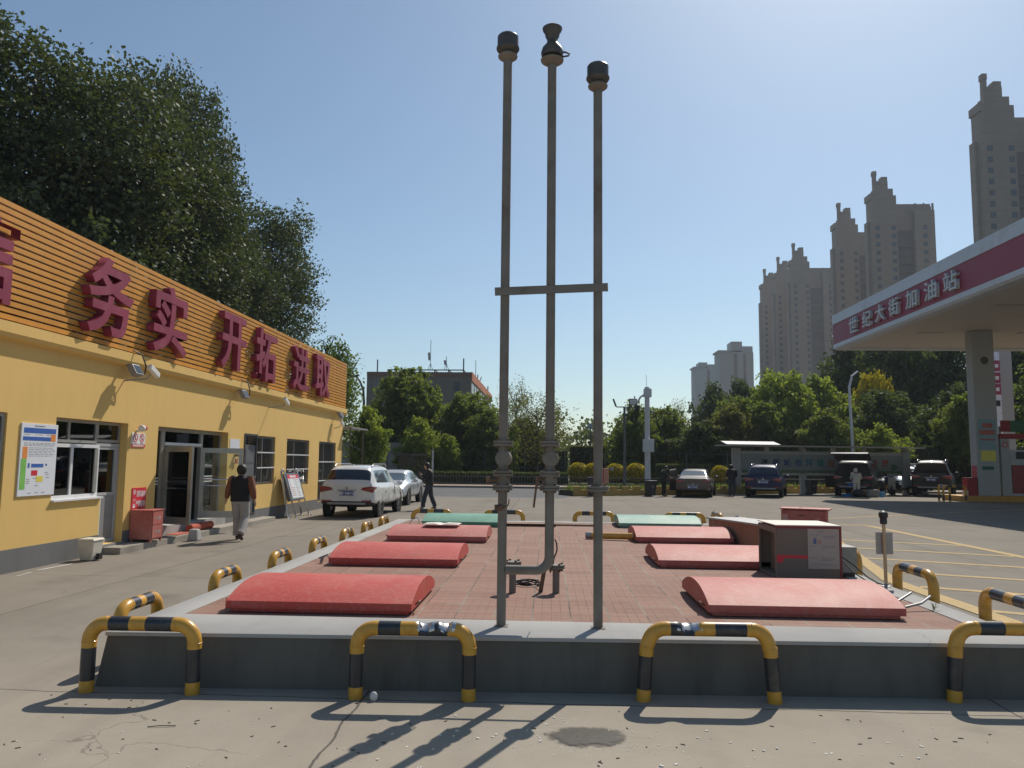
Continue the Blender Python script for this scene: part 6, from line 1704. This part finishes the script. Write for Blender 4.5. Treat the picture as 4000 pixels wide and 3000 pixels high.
    for sd in 'LR':
        h, k_, a = P['hi' + sd], P['kn' + sd], P['an' + sd]
        pts, rs = [], []
        for q in (0, .3, .6, .85, 1): pts.append(h.lerp(k_, q)); rs.append((.105 - .022 * q) * fat)
        for q in (.15, .4, .6, .75, .86, .95): pts.append(k_.lerp(a, q) + Vector((rr_.uniform(-.006, .006), rr_.uniform(-.008, .008), 0))); rs.append((.080 + .004 * math.sin(q * 22)) * fat)
        mb.tube(pts, rs, 14)
    part(t, 'trousers', mb, trousers, smooth=1.2, world=False)
    for sd in 'LR':
        a, to = P['an' + sd], P['to' + sd]
        d = to - a
        me = skin([a - d * .3 + Vector((0, 0, -.03)), a + d * .3 + Vector((0, 0, -.03)), to + d * .15], [(0, 1), (1, 2)], [.042, .048, .036], 0, 1); me.materials.clear(); link('shoe', me, shoe, t)
    if hood: part(t, 'hood', MB().sphere(hd + Vector((0, 0, .02)), .115, .125, .15), hood, smooth=1.0, world=False)
    elif hair:
        mb = MB(); c = hd + Vector((0, 0, .03)) - f * .025
        mb.sphere(c, .112, .118, .128, 20, 14)
        out_ = []
        for v in mb.v:
            v = Vector(v); dd = (v - hd).dot(f)
            if dd > 0.0 and v.z < hd.z + .055: v = v - f * (dd + .02)
            out_.append(tuple(v))
        mb.v = out_
        part(t, 'hair', mb, m_hair, smooth=1.0, world=False)
    return t
def std(**k):
    J = dict(pelvis=(0, 0, .95), chest=(0, 0, 1.30), neck=(0, 0, 1.46), head=(0, .02, 1.58), shL=(-.19, 0, 1.40), shR=(.19, 0, 1.40), elL=(-.25, -.03, 1.13), elR=(.25, -.03, 1.13), wrL=(-.27, .05, .90), wrR=(.27, .05, .90), haL=(-.27, .07, .82), haR=(.27, .07, .82),
             hiL=(-.09, 0, .90), hiR=(.09, 0, .90), knL=(-.1, .02, .49), knR=(.1, .02, .49), anL=(-.1, -.02, .09), anR=(.1, -.02, .09), toL=(-.12, .13, .04), toR=(.12, .13, .04))
    J.update(k); return J
m_vest = M('vest_black', (0.012, 0.012, 0.014), 0.85, var=0.3)
m_sleeve = M('sleeve_rust', (0.20, 0.075, 0.035), 0.85, var=0.15)
m_greytr = M('trousers_grey', (0.36, 0.34, 0.32), 0.9, var=0.1, bump=0.3, bscale=25)
m_jack = M('jacket_dark', (0.013, 0.013, 0.015), 0.7, var=0.3)
m_jean = M('jeans_dark', (0.035, 0.042, 0.055), 0.85, var=0.2)
m_cloth = M('white_cloth', (0.60, 0.54, 0.46), 0.9, var=0.06, bump=0.2, bscale=20)
m_shoe = M('shoe_dark', (0.05, 0.03, 0.03), 0.7)
person('person in black vest and grey trousers walking away along the yellow building', (-6.50, 16.15, 0), R(2), 0.925,
       std(head=(0, .03, 1.57), elL=(-.29, .02, 1.14), wrL=(-.36, .10, .93), haL=(-.385, .13, .85), elR=(.29, -.06, 1.14), wrR=(.34, -.06, .91), haR=(.36, -.05, .83),
           hiL=(-.09, .01, .90), knL=(-.1, .12, .50), anL=(-.1, .16, .09), toL=(-.12, .31, .04), hiR=(.09, 0, .90), knR=(.11, .02, .50), anR=(.12, -.28, .16), toR=(.13, -.15, .05)),
       'vest', m_vest, m_sleeve, m_greytr, m_shoe, fat=1.18)
p2 = person('person in dark jacket and jeans looking at a phone held up, by the white sedan', (-4.16, 27.0, 0), R(90), 0.955,
       std(neck=(0, .05, 1.46), head=(0, .12, 1.56), face=(0, 1, -.35), elL=(-.22, .08, 1.13), wrL=(-.12, .26, 1.26), haL=(-.08, .32, 1.30), elR=(.22, .1, 1.12), wrR=(.14, .28, 1.18), haR=(.08, .33, 1.22),
           knL=(-.1, .14, .50), anL=(-.1, .22, .09), toL=(-.11, .37, .04), knR=(.1, -.06, .50), anR=(.1, -.22, .10), toR=(.11, -.07, .04)),
       'jacket', m_jack, m_jack, m_jean, m_shoe)
solo('mobile_phone', 'dark phone held up by the person in dark jacket', 'phone', MB().obox((0, 0, 0), (.004, 0, .002), (0, .038, 0), (-.03, 0, .07)), m_black, (-4.5, 27.0, 1.24), bevel=0.002, world=False)
person('person in dark clothes standing at the open door of the grey brown sedan', (5.95, 40.3, 0), R(-80), 0.93,
       std(chest=(0, .05, 1.28), neck=(0, .10, 1.43), head=(0, .16, 1.53), elL=(-.25, .12, 1.12), wrL=(-.2, .32, 1.05), haL=(-.19, .40, 1.05), elR=(.25, .1, 1.12), wrR=(.2, .3, 1.02), haR=(.19, .38, 1.02)),
       'jacket', m_jack, m_jack, m_vest, m_shoe)
person('person in dark jacket standing between the grey brown sedan and the blue SUV', (9.75, 41.7, 0), R(-10), 0.98,
       std(neck=(-.02, .04, 1.46), head=(-.03, .1, 1.55), elL=(-.24, .1, 1.12), wrL=(-.12, .24, 1.1), haL=(-.08, .3, 1.1), elR=(.25, .02, 1.14), wrR=(.2, .2, 1.05), haR=(.17, .28, 1.05)),
       'jacket', m_jack, m_jack, m_jean, m_shoe)
person('person in white overalls and hood bending into the open boot of the black van', (16.75, 43.0, 0), R(-15), 0.95,
       std(pelvis=(0, -.02, .92), chest=(0, .16, 1.22), neck=(0, .25, 1.36), head=(0, .32, 1.46), shL=(-.19, .18, 1.30), shR=(.19, .18, 1.30), elL=(-.27, .22, 1.04), wrL=(-.22, .42, .95), haL=(-.2, .5, .95), elR=(.27, .22, 1.04), wrR=(.22, .42, .95), haR=(.2, .5, .95)),
       'overall_top', m_cloth, m_cloth, m_cloth, m_shoe, hair=False, hood=m_cloth)
# ---------------------------------------------------------------- vegetation
def leafmesh(name, C, size, rng, droop=0.0, up=0.0):
    N = len(C)
    nrm = rng.normal(size=(N, 3)); nrm[:, 2] += up
    nrm /= np.linalg.norm(nrm, axis=1)[:, None]
    t = np.cross(nrm, rng.normal(size=(N, 3)))
    t[:, 2] -= droop * 2
    t -= nrm * (t * nrm).sum(1)[:, None]
    t /= np.linalg.norm(t, axis=1)[:, None]
    b = np.cross(nrm, t)
    s = size * rng.uniform(0.6, 1.35, N)[:, None]
    V = np.empty((N, 4, 3))
    V[:, 0] = C - t * s * 0.5; V[:, 2] = C + t * s * 0.5
    V[:, 1] = C + b * s * 0.36 - t * s * 0.08; V[:, 3] = C - b * s * 0.36 - t * s * 0.08
    me = bpy.data.meshes.new(name)
    me.vertices.add(N * 4); me.vertices.foreach_set('co', V.reshape(-1))
    me.loops.add(N * 4); me.loops.foreach_set('vertex_index', np.arange(N * 4, dtype=np.int32))
    me.polygons.add(N); me.polygons.foreach_set('loop_start', np.arange(0, N * 4, 4, dtype=np.int32))
    try: me.polygons.foreach_set('loop_total', np.full(N, 4, dtype=np.int32))
    except Exception: pass
    me.update(calc_edges=True); me.validate()
    return me

def crown(h, z0, Rm, shape, nb, rng):
    """clumps (centre, radius) that fill a crown of height h above z0"""
    out = []
    for i in range(nb):
        t = (i + rng.uniform(0.2, 0.9)) / nb
        if shape == 'poplar': r = Rm * (0.35 + 0.75 * math.sin(math.pi * min(1, t ** 0.75)) ** 0.8) * (1 if t < 0.8 else 0.75)
        elif shape == 'dome': r = Rm * min(1.0, 0.62 + 0.7 * t) * (1 if t < 0.72 else math.sqrt(max(0.12, 1 - ((t - 0.72) / 0.36) ** 2)))
        elif shape == 'cone': r = Rm * (1.05 - t) ** 0.75
        elif shape == 'vase': r = Rm * (0.4 + 0.6 * math.sin(math.pi * (0.12 + 0.78 * t)))
        else: r = Rm * math.sqrt(max(0.05, 1 - (2 * t - 0.9) ** 2))
        a = i * 2.4 + rng.uniform(-0.5, 0.5)
        rho = r * rng.uniform(0.25, 0.72)
        br = max(0.22 * Rm, r * rng.uniform(0.38, 0.6))
        out.append((np.array([rho * math.cos(a), rho * math.sin(a), z0 + (h - z0 - 0.3 * br) * t]), br))
    return out

def tree_meshes(seed, h, z0, Rm, shape, nb, tips, per, sig, ls, droop=0.0, trunk_r=0.16, squash=1.0, hang=0.0):
    rng = np.random.default_rng(seed)
    bl = crown(h, z0, Rm, shape, nb, rng)
    w = np.array([b_[1] ** 2 for b_ in bl]); w /= w.sum()
    pts, mb = [], MB()
    lean = rng.uniform(-0.25, 0.25, 2)
    top = np.array([lean[0], lean[1], z0 + (h - z0) * 0.8])
    mb.tube([(0, 0, -0.1), (0.03, 0.02, z0 * 0.6), tuple(top * np.array([.4, .4, .5])), tuple(top)], [trunk_r * 1.25, trunk_r, trunk_r * .7, trunk_r * .2], 8)
    for k, (c, r) in enumerate(bl):
        zs = max(z0 * 0.7, c[2] - r * 1.6); q = zs / max(top[2], 1)
        s = np.array([top[0] * q, top[1] * q, zs])
        m_ = (s + c) / 2 + np.array([0, 0, -0.12 * r])
        mb.tube([tuple(s), tuple(m_), tuple(c)], [trunk_r * .42, trunk_r * .28, trunk_r * .08], 5)
        n = max(4, int(tips * w[k]))
        d = rng.normal(size=(n, 3)); d /= np.linalg.norm(d, axis=1)[:, None]
        rr = r * rng.uniform(0.35, 1.08, n) ** 0.6 * (1 + 0.22 * np.sin(d[:, 0] * 5 + k) * np.cos(d[:, 2] * 4 + 2 * k))
        p = c + d * rr[:, None] * np.array([1, 1, squash])
        pts.append(p)
        for j in range(0, n, max(1, n // 5)):
            mb.tube([tuple(c), tuple((c + p[j]) / 2 + np.array([0, 0, .05])), tuple(p[j])], [trunk_r * .12, trunk_r * .07, trunk_r * .03], 4, cap=False)
    P = np.concatenate(pts)
    C = np.repeat(P, per, axis=0) + rng.normal(size=(len(P) * per, 3)) * sig
    if hang:
        C[:, 2] -= rng.uniform(0, hang, len(C)) * (0.3 + 0.7 * rng.random(len(C)))
    C = C[C[:, 2] > 0.25]
    fo = leafmesh('crown', C, ls, rng, droop, 0.7 if droop == 0 else 0.25)
    return fo, mb.mesh('trunk', smooth=1.0)

m_bark = M('bark', (0.075, 0.06, 0.048), 0.95, var=0.3, scale=4, bump=0.4, bscale=14)
m_barkp = M('bark_pale', (0.16, 0.15, 0.13), 0.95, var=0.3, scale=4, bump=0.4, bscale=14)
L_pop = leafmat('poplar_leaf', (0.044, 0.060, 0.032), (0.070, 0.090, 0.048), 0.24, 0.6, 0.25)
L_dark = leafmat('dark_leaf', (0.052, 0.072, 0.032), (0.078, 0.104, 0.045), 0.3, 0.65, 0.15)
L_mid = leafmat('mid_green_leaf', (0.09, 0.118, 0.042), (0.135, 0.168, 0.06), 0.42, 0.65, 0.15)
L_lite = leafmat('light_green_leaf', (0.135, 0.172, 0.05), (0.195, 0.24, 0.07), 0.45, 0.65, 0.15)
L_olive = leafmat('olive_leaf', (0.085, 0.095, 0.03), (0.13, 0.13, 0.055), 0.38, 0.65, 0.15)
L_yel = leafmat('yellow_leaf', (0.26, 0.22, 0.02), (0.34, 0.28, 0.03), 0.3, 0.65, 0.15)
L_will = leafmat('willow_leaf', (0.075, 0.105, 0.04), (0.10, 0.14, 0.05), 0.35, 0.65, 0.15)
L_far = leafmat('far_leaf', (0.06, 0.085, 0.035), (0.095, 0.12, 0.055), 0.3, 0.65, 0.15)

PROTO = {}
def tree(kind, spec, leaf, bark, name, label, loc, rz, sxy, sz, group):
    key = (kind, leaf.name)
    if kind not in PROTO: PROTO[kind] = tree_meshes(*spec[0], **spec[1])
    fo, tr = PROTO[kind]
    if key not in PROTO:
        f2 = fo if not len(fo.materials) else fo.copy()
        f2.materials.clear(); f2.materials.append(leaf); PROTO[key] = f2
        if not len(tr.materials): tr.materials.append(bark)
    t = thing(name, label, 'tree', loc, rz, group)
    t.scale = (sxy, sxy, sz)
    link('trunk', tr, [], t); link('crown', PROTO[key], [], t)
    return t
SP = {
 'popa': ((1, 17.0, 3.5, 3.5, 'dome', 26, 1250, 36, 0.24, 0.165), dict(droop=0.6, trunk_r=.2)),
 'popb': ((2, 17.0, 3.0, 3.3, 'dome', 24, 1250, 36, 0.25, 0.165), dict(droop=0.6, trunk_r=.2)),
 'popc': ((9, 17.0, 4.0, 3.4, 'dome', 28, 1300, 36, 0.24, 0.165), dict(droop=0.6, trunk_r=.2)),
 'cone': ((3, 8.5, 0.6, 3.0, 'dome', 34, 950, 22, 0.13, 0.26), dict(trunk_r=.13)),
 'rnda': ((4, 8.0, 1.6, 3.0, 'round', 26, 760, 24, 0.17, 0.27), dict(trunk_r=.13)),
 'rndb': ((5, 8.0, 1.4, 3.2, 'vase', 28, 760, 24, 0.18, 0.27), dict(trunk_r=.13)),
 'rndc': ((6, 8.0, 1.0, 3.0, 'poplar', 28, 800, 24, 0.17, 0.27), dict(trunk_r=.13)),
 'open': ((7, 8.0, 2.6, 3.4, 'vase', 15, 420, 13, 0.26, 0.15), dict(trunk_r=.15)),
 'will': ((8, 9.0, 5.5, 2.3, 'round', 14, 330, 40, 0.16, 0.17), dict(droop=1.5, trunk_r=.16, hang=4.2)),
}
GP = 'tall poplars behind the yellow building'
for kind, x, y, h, wd, rz, lab in (
    ('popa', -16.6, 24.4, 15.6, 1.15, 0.3, 'tall dark poplar at the far left edge of the photo behind the slatted parapet'),
    ('popb', -16.8, 29.4, 17.2, 1.0, 1.2, 'tall poplar with a flat shaggy top second from the left edge'),
    ('popc', -18.3, 37.0, 20.8, 0.84, 2.0, 'tallest poplar of the row, its crown standing up in the middle'),
    ('popa', -18.8, 48.5, 17.9, 1.1, 3.6, 'broad poplar at the right end of the row, with upright shoots on its crown'),
    ('popb', -16.5, 26.6, 13.0, 1.1, 4.4, 'lower poplar filling the gap behind the first two crimson letters'),
    ('popc', -16.2, 33.0, 14.8, 1.05, 5.2, 'lower poplar below the flat topped one, behind the slats'),
    ('popb', -17.6, 41.5, 13.6, 0.95, 0.9, 'middle height poplar between the tallest one and the broad right one'),
    ('popa', -19.5, 20.5, 14.5, 1.2, 2.9, 'poplar mostly outside the left edge, behind the first letter'),
    ('popc', -21.0, 33.0, 14.5, 1.1, 1.9, 'back row poplar seen through gaps behind the flat topped one'),
    ('popb', -22.0, 46.0, 14.0, 1.1, 3.3, 'back row poplar seen through gaps behind the broad right one')):
    tree(kind, SP[kind], L_pop, m_barkp, 'poplar_tree', lab, (x, y, 0), rz, wd, h / 17.0, GP)
tree('will', SP['will'], L_will, m_bark, 'willow_tree', 'weeping willow hanging down just beyond the end of the slatted parapet', (-12.6, 43.5, 0), 0.4, 1.0, 1.0, 'park trees beyond the road')
GT = 'park trees beyond the road'
for kind, leaf, x, y, h, wd, rz, lab in (
    ('rnda', L_lite, -11.3, 47.6, 5.0, 0.46, 0.2, 'young light green tree beside the street lamp at the end of the yellow building'),
    ('cone', L_mid, -10.9, 60.0, 8.6, 0.98, 0.0, 'dense dark green oval tree in front of the grey office block'),
    ('rndc', L_lite, -9.4, 55.6, 4.7, 0.52, 1.0, 'low pale green tree in front of the dense dark oval one'),
    ('rnda', L_lite, -7.4, 56.0, 3.6, 0.45, 2.0, 'small pale green tree right of the low one, beside the person with the phone'),
    ('rndb', L_mid, -6.4, 62.0, 7.1, 0.85, 2.2, 'mid green bushy tree below the right corner of the office block'),
    ('rndc', L_mid, -4.4, 58.5, 5.6, 0.75, 3.0, 'mid green tree left of the left vent pipe'),
    ('open', L_olive, -3.2, 76.0, 9.6, 0.8, 0.5, 'sparse pale grey green tree rising behind the left vent pipe'),
    ('open', L_olive, -0.9, 61.0, 6.9, 1.02, 1.2, 'olive spreading tree with a visible trunk between the vent pipes'),
    ('rnda', L_dark, -2.2, 66.0, 5.4, 0.8, 4.0, 'dark tree behind the olive spreading one'),
    ('rndb', L_mid, -9.0, 66.0, 6.4, 0.9, 5.0, 'shaded green tree behind the dense dark oval one'),
    ('rndc', L_dark, -13.5, 64.0, 6.0, 0.7, 5.5, 'shaded tree behind the street lamp'),
    ('rndc', L_mid, 6.9, 62.0, 6.4, 0.72, 0.6, 'green tree right of the floodlight pole, left of the camera mast'),
    ('rndb', L_mid, 9.4, 64.0, 6.2, 0.70, 1.5, 'mid green tree behind the white camera mast'),
    ('open', L_olive, 12.0, 72.0, 7.4, 0.5, 2.5, 'small sparse crown sticking up above the trees over the grey brown sedan'),
    ('rnda', L_dark, 11.8, 60.0, 4.9, 0.8, 3.5, 'dark shaded tree above the grey brown sedan'),
    ('rnda', L_olive, 14.2, 61.0, 6.3, 0.72, 4.2, 'brownish green round tree left of the hoarding roof'),
    ('rndb', L_mid, 16.2, 66.0, 7.2, 0.8, 4.9, 'green tree behind the left end of the hoarding'),
    ('rndc', L_dark, 19.0, 90.0, 10.8, 1.0, 0.1, 'dark poplar like tree below the bluish towers, left of its row'),
    ('rndc', L_dark, 22.5, 91.0, 11.4, 0.95, 1.1, 'dark poplar like tree below the bluish towers, middle of its row'),
    ('rndc', L_dark, 26.0, 91.0, 12.0, 0.95, 2.1, 'dark poplar like tree below the tan towers, right of its row'),
    ('rndb', L_lite, 19.6, 66.0, 9.3, 1.05, 5.6, 'tall bright green tree behind the middle of the hoarding'),
    ('rnda', L_lite, 23.6, 68.0, 9.4, 1.0, 0.9, 'bright green tree right of the middle of the hoarding'),
    ('rndb', L_mid, 17.3, 62.5, 6.6, 0.8, 2.7, 'green tree right behind the blue SUV'),
    ('rnda', L_mid, 21.4, 61.0, 6.0, 0.8, 3.8, 'green tree right behind the black van'),
    ('rndb', L_yel, 29.4, 71.0, 9.9, 0.62, 1.3, 'tree with bright yellow top below the canopy corner'),
    ('rnda', L_dark, 27.2, 64.0, 7.6, 0.95, 1.9, 'dark tree just right of the yellow topped one'),
    ('rndc', L_lite, 24.4, 57.6, 4.6, 0.66, 2.4, 'low light green tree above the right end of the hoarding'),
    ('rndc', L_dark, 30.5, 80.0, 14.8, 1.25, 0.4, 'tall dark tree under the canopy corner'),
    ('rndb', L_dark, 36.0, 82.0, 15.5, 1.5, 1.4, 'tall dark tree in the middle below the canopy edge'),
    ('rndc', L_dark, 42.0, 82.0, 15.8, 1.4, 2.4, 'tall dark tree just left of the canopy column'),
    ('rnda', L_mid, 31.5, 60.0, 7.2, 0.75, 3.4, 'green tree with a pointed crown left of the canopy column'),
    ('rndb', L_dark, 29.0, 68.0, 8.0, 1.1, 4.4, 'dark tree low behind the big black SUV'),
    ('rndc', L_dark, 35.0, 68.0, 8.6, 1.1, 5.4, 'dark shaded tree low left of the canopy column'),
    ('rnda', L_mid, 42.5, 66.0, 11.6, 1.2, 0.8, 'green tree at the right edge of the photo behind the fuel pump'),
    ('rndb', L_dark, 48.0, 80.0, 15.0, 1.4, 1.8, 'tall dark tree at the right edge beyond the price sign')):
    tree(kind, SP[kind], leaf, m_bark, 'park_tree', lab, (x, y, 0), rz, wd, h / (8.5 if kind == 'cone' else 8.0), GT)

# clipped yellow bushes, hedges, far wood
rng = np.random.default_rng(5)
def ball(seed, r):
    g = np.random.default_rng(seed); n = 2600
    d = g.normal(size=(n, 3)); d /= np.linalg.norm(d, axis=1)[:, None]
    C = d * r * g.uniform(.9, 1.03, n)[:, None] * np.array([1, 1, .88])
    return leafmesh('foliage', C, .09, g, 0, 0)
bm_ = ball(1, .66); bm_.materials.append(leafmat('golden_privet', (0.30, 0.24, 0.015), (0.40, 0.32, 0.02), 0.25, 0.5, 0.3))
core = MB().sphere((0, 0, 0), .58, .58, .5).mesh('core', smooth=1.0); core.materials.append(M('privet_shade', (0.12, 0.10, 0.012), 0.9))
stem = MB().tube([(0, 0, -1.05), (0, 0, -.3)], .05, 6).mesh('stem'); stem.materials.append(m_bark)
for x, y, s, lab in ((2.15, 55.2, 1.12, 'round clipped golden bush, leftmost of the row, right of the middle vent pipe'), (3.22, 55.2, 1.08, 'round clipped golden bush half hidden by the right vent pipe'),
                     (4.75, 55.2, 1.05, 'round clipped golden bush behind the salmon barrier cabinet'), (6.22, 55.2, 1.12, 'round clipped golden bush standing free right of the floodlight pole'),
                     (11.9, 54.2, .95, 'round clipped golden bush between the sedan and the standing person')):
    t = thing('golden_bush', lab, 'bush', (x, y, 1.02), 0, 'round clipped golden bushes along the park')
    t.scale = (s, s, s)
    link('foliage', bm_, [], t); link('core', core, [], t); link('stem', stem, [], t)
def hedge(name, lab, x0, x1, y0, y1, z0, z1, n, leaf, ls=.11):
    g = np.random.default_rng(int(abs(x0) * 10) + 3)
    P = g.uniform(0, 1, (n, 3)); ax = g.integers(0, 3, n)
    for k in (0, 1, 2):
        q = ax == k; P[q, k] = np.where(g.random(q.sum()) < .5, 0, 1) if k != 2 else 1
    C = np.array([x0, y0, z0]) + P * np.array([x1 - x0, y1 - y0, z1 - z0]) + g.normal(size=(n, 3)) * .03
    t = thing(name, lab, 'hedge', ((x0 + x1) / 2, (y0 + y1) / 2, 0))
    o = link('foliage', leafmesh('foliage', C - np.array([(x0 + x1) / 2, (y0 + y1) / 2, 0]), ls, g), leaf, t)
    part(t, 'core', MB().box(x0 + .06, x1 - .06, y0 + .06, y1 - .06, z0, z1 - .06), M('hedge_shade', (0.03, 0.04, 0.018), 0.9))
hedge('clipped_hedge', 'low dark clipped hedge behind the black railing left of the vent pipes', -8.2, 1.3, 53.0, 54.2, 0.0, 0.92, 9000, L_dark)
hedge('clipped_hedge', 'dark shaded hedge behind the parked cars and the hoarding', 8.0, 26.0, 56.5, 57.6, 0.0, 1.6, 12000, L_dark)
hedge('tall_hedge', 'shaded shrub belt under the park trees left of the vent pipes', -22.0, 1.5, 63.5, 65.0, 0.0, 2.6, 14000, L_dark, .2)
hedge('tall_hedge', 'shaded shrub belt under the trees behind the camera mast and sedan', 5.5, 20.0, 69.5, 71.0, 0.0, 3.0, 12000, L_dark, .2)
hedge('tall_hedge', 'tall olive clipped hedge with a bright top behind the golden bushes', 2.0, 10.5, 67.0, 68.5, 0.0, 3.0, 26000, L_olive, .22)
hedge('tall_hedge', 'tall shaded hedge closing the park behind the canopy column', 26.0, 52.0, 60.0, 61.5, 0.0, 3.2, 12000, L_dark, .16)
# far wood that reads as one mass
g = np.random.default_rng(77)
n = 1500
X = g.uniform(-110, 190, n); Y = g.uniform(112, 135, n)
top = 6.2 + 1.8 * np.sin(X * .21) + 1.3 * np.sin(X * .53 + 1) + 0.9 * np.sin(X * 1.3)
Z = top * g.uniform(0.0, 1.0, n)
P = np.stack([X, Y, Z], 1)
C = np.repeat(P, 42, axis=0) + g.normal(size=(n * 42, 3)) * np.array([1.0, 1.0, .7])
C = C[C[:, 2] > 0.1]
o = link('far_wood', leafmesh('far_wood', C, .62, g), L_far); o['kind'] = 'stuff'
# tuft grass on the park verge
g = np.random.default_rng(78); n = 6000
C = np.stack([g.uniform(-24, 26, n), 52.45 + 3.4 * g.random(n), 0.05 + .12 * g.random(n)], 1)
o = link('verge_grass', leafmesh('verge_grass', C, .2, g), m_grass); o['kind'] = 'stuff'

# ---------------------------------------------------------------- litter and the damp patch in front
def blob(cx, cy, pts, z):
    b = MB(); n = 48; ring = []
    for i in range(n):
        a = 2 * math.pi * i / n
        rx, ry = pts
        k = 1 + .16 * math.sin(3 * a + 1) + .10 * math.sin(5 * a) + .05 * math.sin(11 * a)
        ring.append((cx + rx * math.cos(a) * k, cy + ry * math.sin(a) * k, z))
    b.poly(ring); return b
m, t_, b_, co = base('damp_concrete')
nn = noise(t_, co, 30.0, 5.0)
t_.links.new(mixc(t_, ramp(t_, nn, .35, .7), (0.05, 0.042, 0.03), (0.085, 0.072, 0.052)), b_.inputs['Base Color']); b_.inputs['Roughness'].default_value = .4
mp_ = _node(t_, 'ShaderNodeMapping', Vector=co, Location=(-0.25 / .30, -5.05 / .21, 0), Scale=(1 / .30, 1 / .21, 1))
ln = _node(t_, 'ShaderNodeVectorMath', _operation='LENGTH', i0=mp_.outputs[0]).outputs['Value']
ed = math_(t_, 'ADD', ln, math_(t_, 'MULTIPLY', math_(t_, 'SUBTRACT', noise(t_, co, 9.0, 6.0, .65), .5), .9))
al = math_(t_, 'MULTIPLY', math_(t_, 'SUBTRACT', 1.0, ramp(t_, ed, .66, .88)), .96)
tr_ = t_.nodes.new('ShaderNodeBsdfTransparent')
mx_ = _node(t_, 'ShaderNodeMixShader', i0=al, i1=tr_.outputs[0], i2=b_.outputs[0])
t_.links.new(mx_.outputs[0], t_.nodes['Material Output'].inputs[0])
struct('damp_patch', blob(0.25, 5.05, (0.42, 0.30), 0.006), m)
rnd = random.Random(8)
b = MB()
def bit(x, y, s):
    k = rnd.random() * 3.14; h = s * rnd.uniform(.25, .6)
    b.obox((x, y, h * .5), (math.cos(k) * s * rnd.uniform(.5, 1), math.sin(k) * s * .6, h * .2), (-math.sin(k) * s * .45, math.cos(k) * s * .45, 0), (s * .1, 0, h * .5))
for i in range(230):
    bit(rnd.uniform(-3.2, 3.2), rnd.uniform(4.0, 5.5), rnd.choice((.003, .004, .005, .007)))
for i in range(150):
    bit(.22 + rnd.gauss(0, .3), 5.05 + rnd.gauss(0, .16), rnd.choice((.003, .005, .007)))
for i in range(46):
    bit(rnd.uniform(-1.0, 2.8), rnd.uniform(4.2, 5.4), rnd.uniform(.009, .014))
struct('fluff_litter', b, M('fluff_pale', (0.66, 0.62, 0.55), 0.9, var=0.2), 'stuff')
b = MB()
for i in range(110):
    x, y = rnd.uniform(-4.5, 3.2), rnd.uniform(4.0, 5.6); k = rnd.random() * 3.14; l = rnd.uniform(.004, .016)
    b.obox((x, y, .003), (math.cos(k) * l, math.sin(k) * l, 0), (-math.sin(k) * .002, math.cos(k) * .002, 0), (0, 0, .002))
struct('leaf_litter', b, M('litter_brown', (0.10, 0.07, 0.045), 0.9, var=0.3), 'stuff')
solo('twig', 'thin dark twig lying on the concrete at the left front', 'twig', MB().tube([(-2.55, 5.0, .005), (-2.48, 5.01, .01), (-2.38, 5.03, .006)], .003, 5), m_bark)
solo('poplar_fluff', 'tuft of white poplar fluff in the shade at the foot of the platform wall', 'fluff', MB().sphere((-1.24, 5.66, .03), .03, .02, .035, 10, 6), M('fluff_white', (0.6, 0.58, 0.55), 0.95, bump=0.6), smooth=1.0)

# ---------------------------------------------------------------- air
m = bpy.data.materials.new('haze'); m.use_nodes = True
t_ = m.node_tree; t_.nodes.clear()
vo = t_.nodes.new('ShaderNodeVolumePrincipled')
vo.inputs['Color'].default_value = (0.80, 0.88, 1.0, 1); vo.inputs['Density'].default_value = 0.0003; vo.inputs['Anisotropy'].default_value = 0.2
ou = t_.nodes.new('ShaderNodeOutputMaterial'); t_.links.new(vo.outputs[0], ou.inputs['Volume'])
hz = struct('haze', MB().box(-900, 900, -200, 900, -1.0, 125), m, 'stuff')
